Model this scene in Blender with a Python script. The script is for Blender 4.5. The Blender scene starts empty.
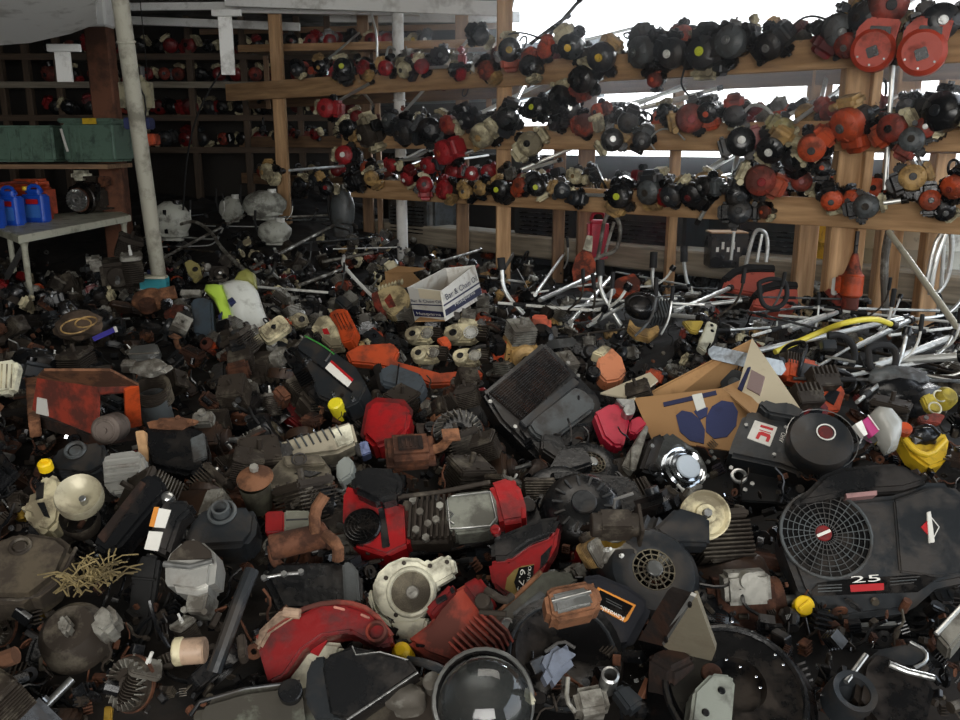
import bpy, bmesh, math, random
from mathutils import Matrix, Vector, Euler, noise
random.seed(7)
PI = math.pi
C = bpy.context.scene.collection
S = bpy.context.scene
# ------------------------------------------------------------------ camera
FPX = 870.0; EYE = 1.75; PITCH = math.radians(14.2)
cs, sn = math.cos(PITCH), math.sin(PITCH)
cam = bpy.data.objects.new('camera', bpy.data.cameras.new('camera')); C.objects.link(cam)
cam.location = (0, 0, EYE); cam.rotation_euler = (PI/2 - PITCH, 0, 0)
cam.data.sensor_width = 36; cam.data.lens = FPX/960*36; cam.data.clip_start = .05
S.camera = cam
CAM = Vector((0, 0, EYE))
def ray(px, py):
    u, v = (px-480)/FPX, (360-py)/FPX
    return Vector((u, cs+v*sn, -sn+v*cs))
def at_z(px, py, z):
    d = ray(px, py); return CAM + d*((z-EYE)/d.z)
def at_y(px, py, y):
    d = ray(px, py); return CAM + d*(y/d.y)
def pix(p):
    q = Vector(p)-CAM; dep = q.y*cs - q.z*sn
    if dep < .01: return (-999, -999, dep)
    return (480+FPX*q.x/dep, 360-FPX*(q.y*sn+q.z*cs)/dep, dep)
def smooth(a, b, x):
    t = min(1, max(0, (x-a)/(b-a))); return t*t*(3-2*t)
def heap(x, y):
    h = .74 + .05*noise.noise(Vector((x*1.3, y*1.3, 3.1))) + .03*noise.noise(Vector((x*3.1, y*3.1, 9)))
    h += .42*smooth(6.6, 9.8, y)*smooth(-.2, -2.2, x)
    h -= .12*smooth(.1, 1.0, (x-2.09)*.675+(y-5)*.737)*smooth(-1.6, -.2, x)   # lower ground behind the rack
    h -= .10*smooth(1.5, .9, y)
    return h
def on_heap(px, py, lift=0.0):
    d = ray(px, py)
    t = .8
    while t < 14:
        p = CAM + d*t
        g = p.z-heap(p.x, p.y)-lift
        if g <= .003: break
        t += max(.01, g*.8)
    return CAM + d*t
# ------------------------------------------------------------------ materials
def s2l(c): return tuple((x/12.92 if x <= .04045 else ((x+.055)/1.055)**2.4) for x in c)
def hexc(h): return s2l(tuple(int(h[i:i+2], 16)/255 for i in (0, 2, 4)))
MATS = {}
def M(name, col, rough=.5, metal=0, dirt=.45, dcol='2a221b', scale=9, bump=.25, var=.12, coat=0, trans=0, ss=None, stripes=None):
    if name in MATS: return MATS[name]
    m = bpy.data.materials.new(name); m.use_nodes = True; nt = m.node_tree; N = nt.nodes; L = nt.links
    b = N['Principled BSDF']
    tc = N.new('ShaderNodeTexCoord'); oi = N.new('ShaderNodeObjectInfo')
    off = N.new('ShaderNodeVectorMath'); off.operation = 'MULTIPLY_ADD'
    off.inputs[1].default_value = (1, 1, 1); L.new(tc.outputs['Object'], off.inputs[0])
    cmb = N.new('ShaderNodeCombineXYZ'); mm = N.new('ShaderNodeMath'); mm.operation = 'MULTIPLY'; mm.inputs[1].default_value = 37
    L.new(oi.outputs['Random'], mm.inputs[0]); L.new(mm.outputs[0], cmb.inputs[0]); L.new(mm.outputs[0], cmb.inputs[1]); L.new(cmb.outputs[0], off.inputs[2])
    n1 = N.new('ShaderNodeTexNoise'); n1.inputs['Scale'].default_value = scale; n1.inputs['Detail'].default_value = 8; n1.inputs['Roughness'].default_value = .65
    L.new(off.outputs[0], n1.inputs['Vector'])
    rp = N.new('ShaderNodeValToRGB'); lo = .62-.32*dirt
    rp.color_ramp.elements[0].position = lo; rp.color_ramp.elements[1].position = min(1, lo+.13)
    L.new(n1.outputs['Fac'], rp.inputs[0])
    mul = N.new('ShaderNodeMath'); mul.operation = 'MULTIPLY'; mul.inputs[1].default_value = min(1, .35+dirt*.75) if dirt > 0 else 0
    L.new(rp.outputs[0], mul.inputs[0])
    hs = N.new('ShaderNodeHueSaturation'); hs.inputs['Color'].default_value = (*hexc(col), 1)
    mr = N.new('ShaderNodeMapRange'); mr.inputs['To Min'].default_value = 1-var*1.6; mr.inputs['To Max'].default_value = 1+var
    L.new(oi.outputs['Random'], mr.inputs['Value']); L.new(mr.outputs[0], hs.inputs['Value'])
    mx = N.new('ShaderNodeMix'); mx.data_type = 'RGBA'
    L.new(mul.outputs[0], mx.inputs['Factor']); L.new(hs.outputs[0], mx.inputs['A']); mx.inputs['B'].default_value = (*hexc(dcol), 1)
    L.new(mx.outputs['Result'], b.inputs['Base Color'])
    r2 = N.new('ShaderNodeMapRange'); r2.inputs['To Min'].default_value = rough; r2.inputs['To Max'].default_value = min(1, rough+.35)
    L.new(mul.outputs[0], r2.inputs['Value']); L.new(r2.outputs[0], b.inputs['Roughness'])
    if metal:
        m3 = N.new('ShaderNodeMapRange'); m3.inputs['To Min'].default_value = metal; m3.inputs['To Max'].default_value = .1
        L.new(mul.outputs[0], m3.inputs['Value']); L.new(m3.outputs[0], b.inputs['Metallic'])
    b.inputs['Specular IOR Level'].default_value = .45
    if coat: b.inputs['Coat Weight'].default_value = coat; b.inputs['Coat Roughness'].default_value = .12
    if trans: b.inputs['Transmission Weight'].default_value = trans
    if bump:
        n2 = N.new('ShaderNodeTexNoise'); n2.inputs['Scale'].default_value = scale*6; n2.inputs['Detail'].default_value = 4
        L.new(off.outputs[0], n2.inputs['Vector'])
        bp = N.new('ShaderNodeBump'); bp.inputs['Strength'].default_value = bump; bp.inputs['Distance'].default_value = .004
        L.new(n2.outputs['Fac'], bp.inputs['Height']); L.new(bp.outputs[0], b.inputs['Normal'])
    MATS[name] = m; return m
black = M('black_plastic', '131416', .27, dirt=.4, dcol='2a241f')
dgrey = M('dark_grey_plastic', '25282b', .32, dirt=.45, dcol='352e27')
mgrey = M('mid_grey_plastic', '4d5152', .42, dirt=.5)
blacksteel = M('black_steel', '141415', .24, .4, dirt=.45, dcol='2e251d')
silver = M('clean_aluminium', 'b9b8b2', .33, .5, dirt=.35, dcol='5a5045')
alu = M('cast_aluminium', '9a988f', .42, .4, dirt=.65, dcol='3a3229')
alud = M('dirty_cast_aluminium', '665f53', .4, .35, dirt=.85, dcol='2a221a')
steel = M('bare_steel', 'a5a6a4', .28, .9, dirt=.35)
chrome = M('chrome', 'd4d8dc', .1, 1, dirt=.12, bump=.05)
brightalu = M('bright_aluminium_tube', 'cfd0cc', .3, .7, dirt=.2, bump=.08)
rust = M('rust', '5f3a26', .8, .1, dirt=.6, dcol='2c1a12', scale=14, bump=.6)
rustl = M('light_rust', '855a3e', .8, .1, dirt=.55, dcol='3a2418', scale=14, bump=.6)
rustd = M('dark_rust', '3d271c', .8, .2, dirt=.7, dcol='191310', scale=14, bump=.6)
red = M('red_paint', '9c191d', .28, dirt=.45, dcol='3a1210', coat=.3)
redd = M('dark_red_paint', '7a1517', .35, dirt=.5, dcol='2b1311', coat=.2)
redf = M('faded_red_paint', '8c3526', .55, dirt=.6, dcol='35211a')
orange = M('orange_plastic', 'bd4a22', .4, dirt=.45, dcol='4a2413')
oranged = M('dirty_orange_plastic', 'a3401c', .55, dirt=.7, dcol='33211a')
orangel = M('pale_orange_plastic', 'd9774b', .5, dirt=.4, dcol='5a3524')
pinkred = M('pink_red_plastic', 'b3253c', .35, dirt=.2, dcol='5a2024')
cream = M('cream_plastic', 'c9bf9c', .5, dirt=.6, dcol='4a3f30')
creaml = M('pale_cream_paint', 'd8d5be', .42, dirt=.45, dcol='4b4436')
tan = M('tan_plastic', 'b08e58', .55, dirt=.55, dcol='4a3826')
yellow = M('yellow_plastic', 'd9b32a', .45, dirt=.4, dcol='4a3b16')
yellowc = M('yellow_cap', 'e6bf1c', .35, dirt=.15, dcol='6a5512')
ycap2 = M('bright_yellow_cap', 'f0e030', .35, dirt=.05)
white = M('white_plastic', 'd6d6d0', .4, dirt=.35, dcol='6a655a')
whitep = M('white_painted_wood', 'eeeeea', .7, dirt=.3, dcol='9a968e', scale=6)
blue = M('blue_plastic', '1c4fbe', .3, dirt=.12, dcol='0c1f50')
bluel = M('blue_print', '252e58', .7, dirt=.15, dcol='2a2a40')
navy = M('navy_print', '1d2347', .7, dirt=.2)
teal = M('teal_plastic', '3a94a0', .4, dirt=.25)
lime = M('lime_film', 'a8c64a', .35, dirt=.15, dcol='4a5a20')
film = M('white_film', 'c7c9c2', .4, dirt=.3, dcol='77756a')
green = M('green_plastic', '566e60', .45, dirt=.35, dcol='1c2620')
card = M('cardboard', 'a07a50', .85, dirt=.18, dcol='6b4f33', bump=.1)
cardl = M('pale_cardboard', 'd8cdb2', .8, dirt=.15, dcol='a89a7c', bump=.1)
whitecard = M('white_cardboard', 'd9d7cf', .75, dirt=.3, dcol='9a8a72', bump=.1)
rubber = M('black_rubber', '121212', .75, dirt=.3, dcol='26221e')
grip = M('black_foam_grip', '1a1a1b', .8, dirt=.2)
decal = M('white_decal', 'dedcd4', .5, dirt=.15, dcol='8a857a')
decalr = M('red_decal', 'b52026', .4, dirt=.15)
decalo = M('orange_decal', 'd98a32', .5, dirt=.15)
magenta = M('magenta_card', 'a8326c', .6, dirt=.1)
brass = M('brass', 'b9953f', .3, .9, dirt=.3)
gold = M('gold_decal', '8e7a45', .4, .4, dirt=.2)
screenm = M('brown_wire_screen', '6a6250', .5, .4, dirt=.5)
clear = M('clear_plastic', 'c0c6c4', .07, 0, dirt=.0, trans=.95, bump=.03)
def wood(name, a, b, sc=1.0):
    m = bpy.data.materials.new(name); m.use_nodes = True; nt = m.node_tree; N = nt.nodes; L = nt.links; bs = N['Principled BSDF']
    tc = N.new('ShaderNodeTexCoord'); mp = N.new('ShaderNodeMapping'); mp.inputs['Scale'].default_value = (14*sc, 14*sc, 1.2*sc)
    L.new(tc.outputs['Object'], mp.inputs[0]); n = N.new('ShaderNodeTexNoise'); n.inputs['Scale'].default_value = 2.2; n.inputs['Detail'].default_value = 8
    L.new(mp.outputs[0], n.inputs['Vector']); r = N.new('ShaderNodeValToRGB')
    r.color_ramp.elements[0].color = (*hexc(a), 1); r.color_ramp.elements[1].color = (*hexc(b), 1)
    r.color_ramp.elements[0].position = .3; r.color_ramp.elements[1].position = .72
    L.new(n.outputs['Fac'], r.inputs[0]); L.new(r.outputs[0], bs.inputs['Base Color']); bs.inputs['Roughness'].default_value = .75
    bp = N.new('ShaderNodeBump'); bp.inputs['Strength'].default_value = .3; bp.inputs['Distance'].default_value = .004
    L.new(n.outputs['Fac'], bp.inputs['Height']); L.new(bp.outputs[0], bs.inputs['Normal'])
    return m
pine = wood('pine', '94704c', 'cba478'); pined = wood('aged_pine', '6b5340', '9c7c5c'); shadepine = wood('shaded_pine', '3b3026', '5e4c3b'); board = wood('grey_board', '6f675a', 'a39a88')  # shadepine: darker copy of pine, back-wall shade put into its colour
# ------------------------------------------------------------------ mesh building
def Tr(x=0, y=0, z=0): return Matrix.Translation((x, y, z))
def R(ax, d): return Matrix.Rotation(math.radians(d), 4, ax)
def align(axis):
    if axis == 'z': return Matrix.Identity(4)
    if axis == 'x': return R('Y', 90)
    if axis == 'y': return R('X', -90)
    v = Vector(axis).normalized(); return v.to_track_quat('Z', 'Y').to_matrix().to_4x4()
class MB:
    def __init__(s): s.bm = bmesh.new(); s.T = Matrix.Identity(4)
    def _fin(s, verts, Mx, bev=0, seg=2):
        bmesh.ops.transform(s.bm, matrix=s.T@Mx, verts=verts)
        if bev > 0:
            es = set()
            for v in verts:
                for e in v.link_edges:
                    if len(e.link_faces) == 2 and e.calc_face_angle(0) > .55: es.add(e)
            if es: bmesh.ops.bevel(s.bm, geom=list(es), offset=bev, segments=seg, affect='EDGES', clamp_overlap=True)
    def box(s, c, d, bev=.003, rot=None, seg=2):
        r = bmesh.ops.create_cube(s.bm, size=1)
        Mx = Tr(*c)@(rot or Matrix.Identity(4))@Matrix.Diagonal((d[0], d[1], d[2], 1))
        s._fin(r['verts'], Mx, bev, seg); return s
    def cyl(s, c, r, h, axis='z', r2=None, seg=20, bev=0, caps=True):
        q = bmesh.ops.create_cone(s.bm, cap_ends=caps, segments=seg, radius1=r, radius2=r if r2 is None else r2, depth=h)
        s._fin(q['verts'], Tr(*c)@align(axis), bev, 1); return s
    def lathe(s, c, prof, seg=24, axis='z', arc=360):
        rings = []; full = arc >= 360; n = seg if full else seg+1
        vs = []
        for (r, z) in prof:
            if r < 1e-5: v = s.bm.verts.new((0, 0, z)); rings.append([v]); vs.append(v); continue
            ring = [s.bm.verts.new((r*math.cos(math.radians(arc)*i/seg), r*math.sin(math.radians(arc)*i/seg), z)) for i in range(n)]
            rings.append(ring); vs += ring
        for a, b in zip(rings, rings[1:]):
            m = seg
            for i in range(m):
                j = (i+1) % n if full else i+1
                try:
                    if len(a) == 1 and len(b) == 1: continue
                    if len(a) == 1: s.bm.faces.new((a[0], b[j], b[i]))
                    elif len(b) == 1: s.bm.faces.new((a[i], a[j], b[0]))
                    else: s.bm.faces.new((a[i], a[j], b[j], b[i]))
                except ValueError: pass
        s._fin(vs, Tr(*c)@align(axis)); return s
    def tube(s, pts, r, seg=8, closed=False, sm=0, cap=True):
        P = [Vector(p) for p in pts]
        for _ in range(sm):
            Q = []
            n = len(P); rng = range(n) if closed else range(n-1)
            if not closed: Q.append(P[0])
            for i in rng:
                a, b = P[i], P[(i+1) % n]
                Q += [a.lerp(b, .25), a.lerp(b, .75)]
            if not closed: Q.append(P[-1])
            P = Q
        n = len(P); vs = []; rings = []; up = None
        for i in range(n):
            if closed: t = P[(i+1) % n]-P[i-1]
            else: t = P[min(i+1, n-1)]-P[max(i-1, 0)]
            if t.length < 1e-7: t = Vector((0, 0, 1))
            t.normalize()
            if up is None: up = t.orthogonal().normalized()
            up = (up - t*up.dot(t))
            if up.length < 1e-5: up = t.orthogonal()
            up.normalize(); w = t.cross(up)
            rr = r[i*len(r)//n] if isinstance(r, (list, tuple)) else r
            ring = [s.bm.verts.new(P[i]+(up*math.cos(2*PI*k/seg)+w*math.sin(2*PI*k/seg))*rr) for k in range(seg)]
            rings.append(ring); vs += ring
        for i in range(n if closed else n-1):
            a, b = rings[i], rings[(i+1) % n]
            for k in range(seg):
                s.bm.faces.new((a[k], a[(k+1) % seg], b[(k+1) % seg], b[k]))
        if not closed and cap:
            s.bm.faces.new(rings[0][::-1]); s.bm.faces.new(rings[-1])
        s._fin(vs, Matrix.Identity(4)); return s
    def prism(s, pts, z0, z1, bev=.004, seg=2, M=None, taper=1.0):
        A = sum(a[0]*b[1]-b[0]*a[1] for a, b in zip(pts, pts[1:]+pts[:1]))
        if A < 0: pts = pts[::-1]
        cx = sum(p[0] for p in pts)/len(pts); cy = sum(p[1] for p in pts)/len(pts)
        lo = [s.bm.verts.new((cx+(p[0]-cx)/taper, cy+(p[1]-cy)/taper, z0)) for p in pts]; hi = [s.bm.verts.new((p[0], p[1], z1)) for p in pts]
        s.bm.faces.new(lo[::-1]); s.bm.faces.new(hi)
        for i in range(len(pts)):
            j = (i+1) % len(pts); s.bm.faces.new((lo[i], lo[j], hi[j], hi[i]))
        s._fin(lo+hi, M or Matrix.Identity(4), bev, seg); return s
    def ell(s, c, d, nz=0, sub=3, seed=0, rot=None):
        q = bmesh.ops.create_icosphere(s.bm, subdivisions=sub, radius=.5)
        if nz:
            for v in q['verts']: v.co *= 1+nz*noise.noise(v.co*4+Vector((seed, seed*2, 0)))
        s._fin(q['verts'], Tr(*c)@(rot or Matrix.Identity(4))@Matrix.Diagonal((d[0], d[1], d[2], 1))); return s
    def ring(s, c, R_, r, axis='z', seg=28, ts=6):
        A = Tr(*c)@align(axis); s2 = s.T; s.T = s2@A
        s.tube([(R_*math.cos(2*PI*i/seg), R_*math.sin(2*PI*i/seg), 0) for i in range(seg)], r, ts, True); s.T = s2; return s
    def fins(s, c, d, n, axis='z', t=.35):
        i = 'xyz'.index(axis)
        for k in range(n):
            cc = list(c); cc[i] += d[i]*((k+.5)/n-.5); dd = list(d); dd[i] = d[i]/n*t
            s.box(cc, dd, 0)
        return s
    def bolts(s, pts, r=.006, h=.006, axis='z'):
        for p in pts: s.cyl(p, r, h, axis, seg=6)
        return s
    def screen(s, c, R_, nr=5, ns=16, w=.0015, axis='z'):
        for k in range(1, nr+1): s.ring(c, R_*k/nr, w, axis, 24, 4)
        A = Tr(*c)@align(axis); s2 = s.T; s.T = s2@A
        for k in range(ns):
            a = 2*PI*k/ns; s.tube([(R_*.18*math.cos(a), R_*.18*math.sin(a), 0), (R_*math.cos(a+.15), R_*math.sin(a+.15), 0)], w, 4)
        s.T = s2; return s
    def build(s, name, mat, parent=None, link=True, ang=35):
        bmesh.ops.recalc_face_normals(s.bm, faces=s.bm.faces)
        me = bpy.data.meshes.new(name); s.bm.to_mesh(me); s.bm.free()
        me.shade_smooth(); me.set_sharp_from_angle(angle=math.radians(ang))
        if isinstance(mat, bpy.types.Material): me.materials.append(mat)
        o = bpy.data.objects.new(name, me)
        if link: C.objects.link(o)
        if parent: o.parent = parent
        return o
def rrect(w, h, r, n=4, cx=0, cy=0):
    out = []
    for sx, sy, a0 in ((1, 1, 0), (-1, 1, 90), (-1, -1, 180), (1, -1, 270)):
        for i in range(n+1):
            a = math.radians(a0+90*i/n); out.append((cx+sx*(w/2-r)+r*math.cos(a), cy+sy*(h/2-r)+r*math.sin(a)))
    return out
def circ(r, n=24, cx=0, cy=0, a0=0, a1=360):
    return [(cx+r*math.cos(math.radians(a0+(a1-a0)*i/n)), cy+r*math.sin(math.radians(a0+(a1-a0)*i/n))) for i in range(n)]
def empty(name, Mx=None, link=True):
    o = bpy.data.objects.new(name, None); o.empty_display_size = .05
    if link: C.objects.link(o)
    if Mx is not None: o.matrix_world = Mx
    return o
def tag(o, label, cat, group=None):
    o['label'] = label; o['category'] = cat
    if group: o['group'] = group
    return o
def struct(o): o['kind'] = 'structure'; return o
def textmesh(s, size=1.0, ext=.001, bold=0):
    cu = bpy.data.curves.new('lettering', 'FONT'); cu.body = s; cu.size = size; cu.extrude = ext; cu.offset = bold; cu.resolution_u = 3
    t = bpy.data.objects.new('lettering', cu); C.objects.link(t)
    dg = bpy.context.evaluated_depsgraph_get(); dg.update()
    me = bpy.data.meshes.new_from_object(t.evaluated_get(dg)); bpy.data.objects.remove(t); bpy.data.curves.remove(cu)
    return me
# ------------------------------------------------------------------ prototypes (unlinked; copied into the scene)
PROTO = {}
class P:
    def __init__(s, name): s.root = empty(name, link=False); s.name = name; s.parts = []
    def add(s, name, mb, mat, parent=None, label=None):
        o = mb.build(name, mat, parent or s.root, link=False)
        o.material_slots[0].link = 'OBJECT'; o.material_slots[0].material = mat
        if label: o['label'] = label
        return o
def tree(o):
    yield o
    for c in o.children:
        yield from tree(c)
KIDS = {}
def kids(o):
    if o not in KIDS: KIDS[o] = list(o.children)
    return KIDS[o]
def dup(p, Mx, mats=None, scale=1.0, drop=()):
    r = p.root.copy(); C.objects.link(r); r.matrix_world = Mx@Matrix.Scale(scale, 4)
    def rec(src, dst):
        for ch in kids(src):
            base = ch.name.split('.')[0]
            if base in drop: continue
            c = ch.copy(); C.objects.link(c); c.parent = dst
            if mats and base in mats:
                c.material_slots[0].material = mats[base]
            rec(ch, c)
    rec(p.root, r)
    return r
def mk_vertical_engine():
    p = P('lawnmower_engine')
    b = MB(); b.lathe((0, 0, 0), [(.0, .105), (.035, .105), (.05, .10), (.085, .09), (.105, .07), (.112, .04), (.115, .0), (.10, .0)], 32)
    b.prism([(.03, -.105), (.17, -.08), (.175, .05), (.05, .11)], -.005, .055, .012, 2)
    p.add('blower_housing', b, black)
    b = MB()
    for k in range(14):
        a = 2*PI*k/14; b.box((.068*math.cos(a), .068*math.sin(a), .097), (.03, .007, .008), .001, R('Z', math.degrees(a)))
    b.cyl((0, 0, .108), .034, .01, seg=24, bev=.003); p.add('recoil_screen', b, dgrey)
    b = MB(); b.cyl((0, 0, -.04), .10, .08, seg=24, bev=.008); b.box((0, 0, -.085), (.2, .2, .02), .006); b.cyl((0, 0, -.12), .012, .08)
    p.add('crankcase', b, alud)
    b = MB(); b.fins((.16, 0, -.02), (.09, .1, .1), 9, 'x'); b.box((.16, 0, -.02), (.09, .07, .07), 0); b.box((.21, 0, -.02), (.012, .1, .1), .003)
    b.cyl((.23, 0, 0), .009, .04, 'x', seg=6)
    p.add('finned_cylinder', b, alud)
    b = MB(); b.box((-.13, .03, .0), (.09, .15, .09), .022, seg=3); t = p.add('fuel_tank', b, dgrey)
    b = MB(); b.cyl((-.13, .06, .055), .022, .022, seg=16, bev=.003); p.add('fuel_cap', b, blacksteel, t)
    b = MB(); b.box((.13, -.1, -.01), (.09, .05, .06), .008); b.tube([(.13, -.12, -.01), (.13, -.15, -.02)], .012); p.add('muffler', b, rust)
    b = MB(); b.box((-.03, -.13, -.02), (.05, .05, .06), .006); b.cyl((-.03, -.13, .02), .022, .02); b.cyl((-.03, -.15, -.03), .02, .02, 'y'); p.add('carburetor', b, alu)
    return p
def mk_block():
    p = P('engine_block')
    b = MB(); b.box((0, 0, 0), (.17, .15, .14), .018); b.cyl((0, -.09, 0), .055, .03, 'y', bev=.004); b.box((0, 0, -.075), (.21, .17, .015), .003)
    b.bolts([(x*.045, -.108, z*.045) for x in (-1, 1) for z in (-1, 1)], axis='y'); p.add('crankcase', b, alud)
    b = MB(); b.T = Tr(.05, 0, .08)@R('Y', 25); b.fins((0, 0, .045), (.12, .12, .09), 9, 'z'); b.box((0, 0, .045), (.085, .085, .1), .004); p.add('finned_cylinder', b, alud)
    b = MB(); b.T = Tr(.05, 0, .08)@R('Y', 25); b.box((0, 0, .105), (.13, .12, .022), .006)
    b.bolts([(x*.05, y*.045, .118) for x in (-1, 0, 1) for y in (-1, 1)]); b.cyl((0, 0, .13), .009, .04, seg=6); p.add('cylinder_head', b, alud)
    b = MB(); b.cyl((0, -.14, 0), .012, .09, 'y', seg=12); b.cyl((0, .12, 0), .012, .1, 'y', seg=12); p.add('crankshaft', b, steel)
    b = MB(); b.box((-.1, 0, .06), (.06, .1, .07), .01); b.cyl((-.13, 0, .08), .02, .03, 'x'); p.add('carburetor', b, alu)
    return p
def mk_flat_engine():
    p = P('horizontal_engine')
    b = MB(); b.lathe((0, 0, 0), [(.04, .04), (.06, .045), (.10, .04), (.125, .02), (.13, -.04), (.12, -.045)], 30, 'y')
    b.prism([(-.13, -.03), (.13, -.03), (.16, .14), (.02, .16), (-.13, .1)], -.04, .035, .012, 2, M=R('X', 90)@Tr(0, 0, 0))
    p.add('blower_shroud', b, redd)
    b = MB(); b.screen((0, -.045, 0), .07, 5, 14, .0018, 'y'); b.cyl((0, -.05, 0), .022, .02, 'y'); p.add('recoil_screen', b, screenm)
    b = MB(); b.box((.02, .13, 0), (.18, .16, .17), .02); b.box((.02, .13, -.09), (.24, .2, .014), .003); p.add('crankcase', b, alud)
    b = MB(); b.fins((.03, .12, .13), (.13, .12, .09), 8, 'z'); b.box((.03, .12, .13), (.09, .09, .1), .004); b.box((.03, .12, .185), (.13, .12, .02), .005); p.add('finned_cylinder', b, alud)
    b = MB(); b.box((-.08, .12, .2), (.16, .13, .09), .03, seg=3); t = p.add('fuel_tank', b, black)
    b = MB(); b.cyl((-.09, .12, .255), .024, .024, seg=14, bev=.003); p.add('fuel_cap', b, dgrey, t)
    b = MB(); b.box((.14, .11, .15), (.06, .11, .09), .012); b.box((.175, .11, .15), (.01, .09, .07), .002); p.add('muffler', b, rust)
    return p
def mk_powerhead():
    p = P('trimmer_powerhead')
    b = MB(); b.lathe((0, 0, 0), [(.0, .05), (.03, .05), (.045, .045), (.062, .03), (.066, .0), (.06, -.02)], 24)
    for k in range(8):
        a = 2*PI*k/8+.2; b.box((.048*math.cos(a), .048*math.sin(a), .043), (.022, .006, .008), .001, R('Z', math.degrees(a)+20)@R('Y', 25))
    p.add('starter_cover', b, black)
    b = MB(); b.cyl((0, 0, .053), .018, .008, seg=20, bev=.002); b.cyl((0, 0, .06), .009, .006, seg=6); p.add('hub_badge', b, mgrey)
    b = MB(); b.box((.0, .07, -.02), (.11, .075, .09), .02, seg=3); b.box((0, .108, -.02), (.06, .012, .06), .004); p.add('engine_cowl', b, orange)
    b = MB(); b.box((0, -.075, -.03), (.1, .045, .08), .014, seg=3); b.cyl((.035, -.075, .02), .014, .02, seg=12); p.add('fuel_tank', b, cream)
    b = MB(); b.fins((0, .03, -.03), (.085, .06, .07), 6, 'y'); b.box((0, 0, -.045), (.08, .1, .05), .01); p.add('cylinder', b, alud)
    b = MB(); b.box((.068, .03, -.03), (.035, .06, .06), .008); b.cyl((.09, .03, -.03), .01, .012, 'x', seg=10); p.add('muffler', b, blacksteel)
    b = MB(); b.box((-.066, .03, -.03), (.04, .055, .055), .01); b.cyl((-.088, .03, -.03), .016, .01, 'x', seg=14); p.add('air_filter', b, black)
    b = MB(); b.lathe((0, 0, -.06), [(.05, .0), (.045, -.03), (.025, -.05), (.02, -.09), (.0, -.09)], 16); p.add('clutch_housing', b, black)
    b = MB(); b.tube([(0, 0, -.14), (0, 0, -1.25)], .0125, 8); p.add('shaft_tube', b, brightalu)
    return p
def mk_chainsaw():
    p = P('chainsaw')
    b = MB(); b.box((0, 0, 0), (.2, .11, .1), .022, seg=3); b.box((-.04, -.02, .055), (.1, .07, .05), .02, seg=3); p.add('body', b, orange)
    b = MB(); b.lathe((.02, -.055, .005), [(.05, .0), (.048, .02), (.03, .028), (.0, .03)], 20, 'y')
    for k in range(7):
        a = 2*PI*k/7; b.box((.02+.036*math.cos(a), -.085, .005+.036*math.sin(a)), (.016, .006, .005), 0, R('Y', -math.degrees(a)))
    b.T = Matrix.Identity(4); p.add('starter_cover', MB_flip(b), black)
    b = MB(); b.box((-.02, .06, .0), (.13, .02, .075), .008); b.bolts([(-.05, .073, 0), (-.02, .073, 0)], .008, .01, 'y'); p.add('clutch_cover', b, dgrey)
    b = MB(); b.tube([(-.09, .02, -.03), (-.17, .02, -.045), (-.24, .02, -.02), (-.25, .02, .03), (-.19, .02, .055), (-.1, .02, .05)], .013, 8, sm=2); p.add('rear_handle', b, black)
    b = MB(); b.tube([(.05, -.08, -.03), (.06, -.09, .07), (.05, -.06, .13), (.03, .03, .14), (.03, .09, .11), (.05, .085, .03), (.05, .07, -.03)], .0095, 8, sm=2); p.add('front_handle', b, black)
    b = MB(); b.fins((.05, 0, .06), (.08, .07, .05), 6, 'x'); b.box((.05, 0, .06), (.06, .05, .04), .003); p.add('cylinder', b, alud)
    b = MB(); b.box((.11, 0, .02), (.045, .08, .06), .01); p.add('muffler', b, blacksteel)
    b = MB(); b.cyl((-.06, -.06, -.02), .017, .014, 'y', seg=12, bev=.002); p.add('fuel_cap', b, black)
    b = MB(); b.prism([(.1, .0), (.12, .035), (.44, .03), (.46, .01), (.46, -.01), (.44, -.03), (.12, -.03)], -.0025, .0025, 0, M=Tr(0, .055, -.01)@R('X', 90)); p.add('guide_bar', b, steel)
    return p
def MB_flip(b): return b
def mk_saw_engine():
    p = P('bare_saw_engine')
    b = MB(); b.box((0, 0, 0), (.12, .1, .08), .014); b.lathe((0, -.05, 0), [(.0, .03), (.03, .028), (.045, .015), (.047, 0)], 18, (0, -1, 0)); p.add('crankcase', b, cream)
    b = MB(); b.fins((0, 0, .07), (.09, .09, .07), 7, 'z'); b.box((0, 0, .07), (.06, .06, .07), .004); b.cyl((0, 0, .115), .009, .03, seg=6); p.add('finned_cylinder', b, alu)
    b = MB(); b.cyl((0, -.085, 0), .018, .01, 'y', seg=14); p.add('starter_hub', b, blacksteel)
    b = MB(); b.box((-.085, 0, .02), (.05, .075, .06), .012); b.cyl((-.115, 0, .02), .018, .012, 'x'); p.add('carburetor_box', b, black)
    b = MB(); b.box((.08, 0, .05), (.05, .07, .055), .01); p.add('muffler', b, blacksteel)
    return p
def mk_muffler():
    p = P('muffler')
    b = MB(); b.box((0, 0, .0), (.13, .1, .075), .016, seg=3); b.box((0, 0, 0), (.142, .112, .006), .002); p.add('shell', b, rust)
    b = MB(); b.tube([(.05, 0, 0), (.09, 0, .01), (.11, 0, .05)], .014, 10, sm=1); b.box((.115, 0, .065), (.05, .045, .006), .001); p.add('exhaust_pipe', b, rustl)
    b = MB(); b.box((0, 0, .041), (.07, .05, .008), .002)
    for k in range(5): b.box((-.024+.012*k, 0, .047), (.005, .04, .005), .001)
    p.add('heat_guard', b, rustd)
    return p
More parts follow.
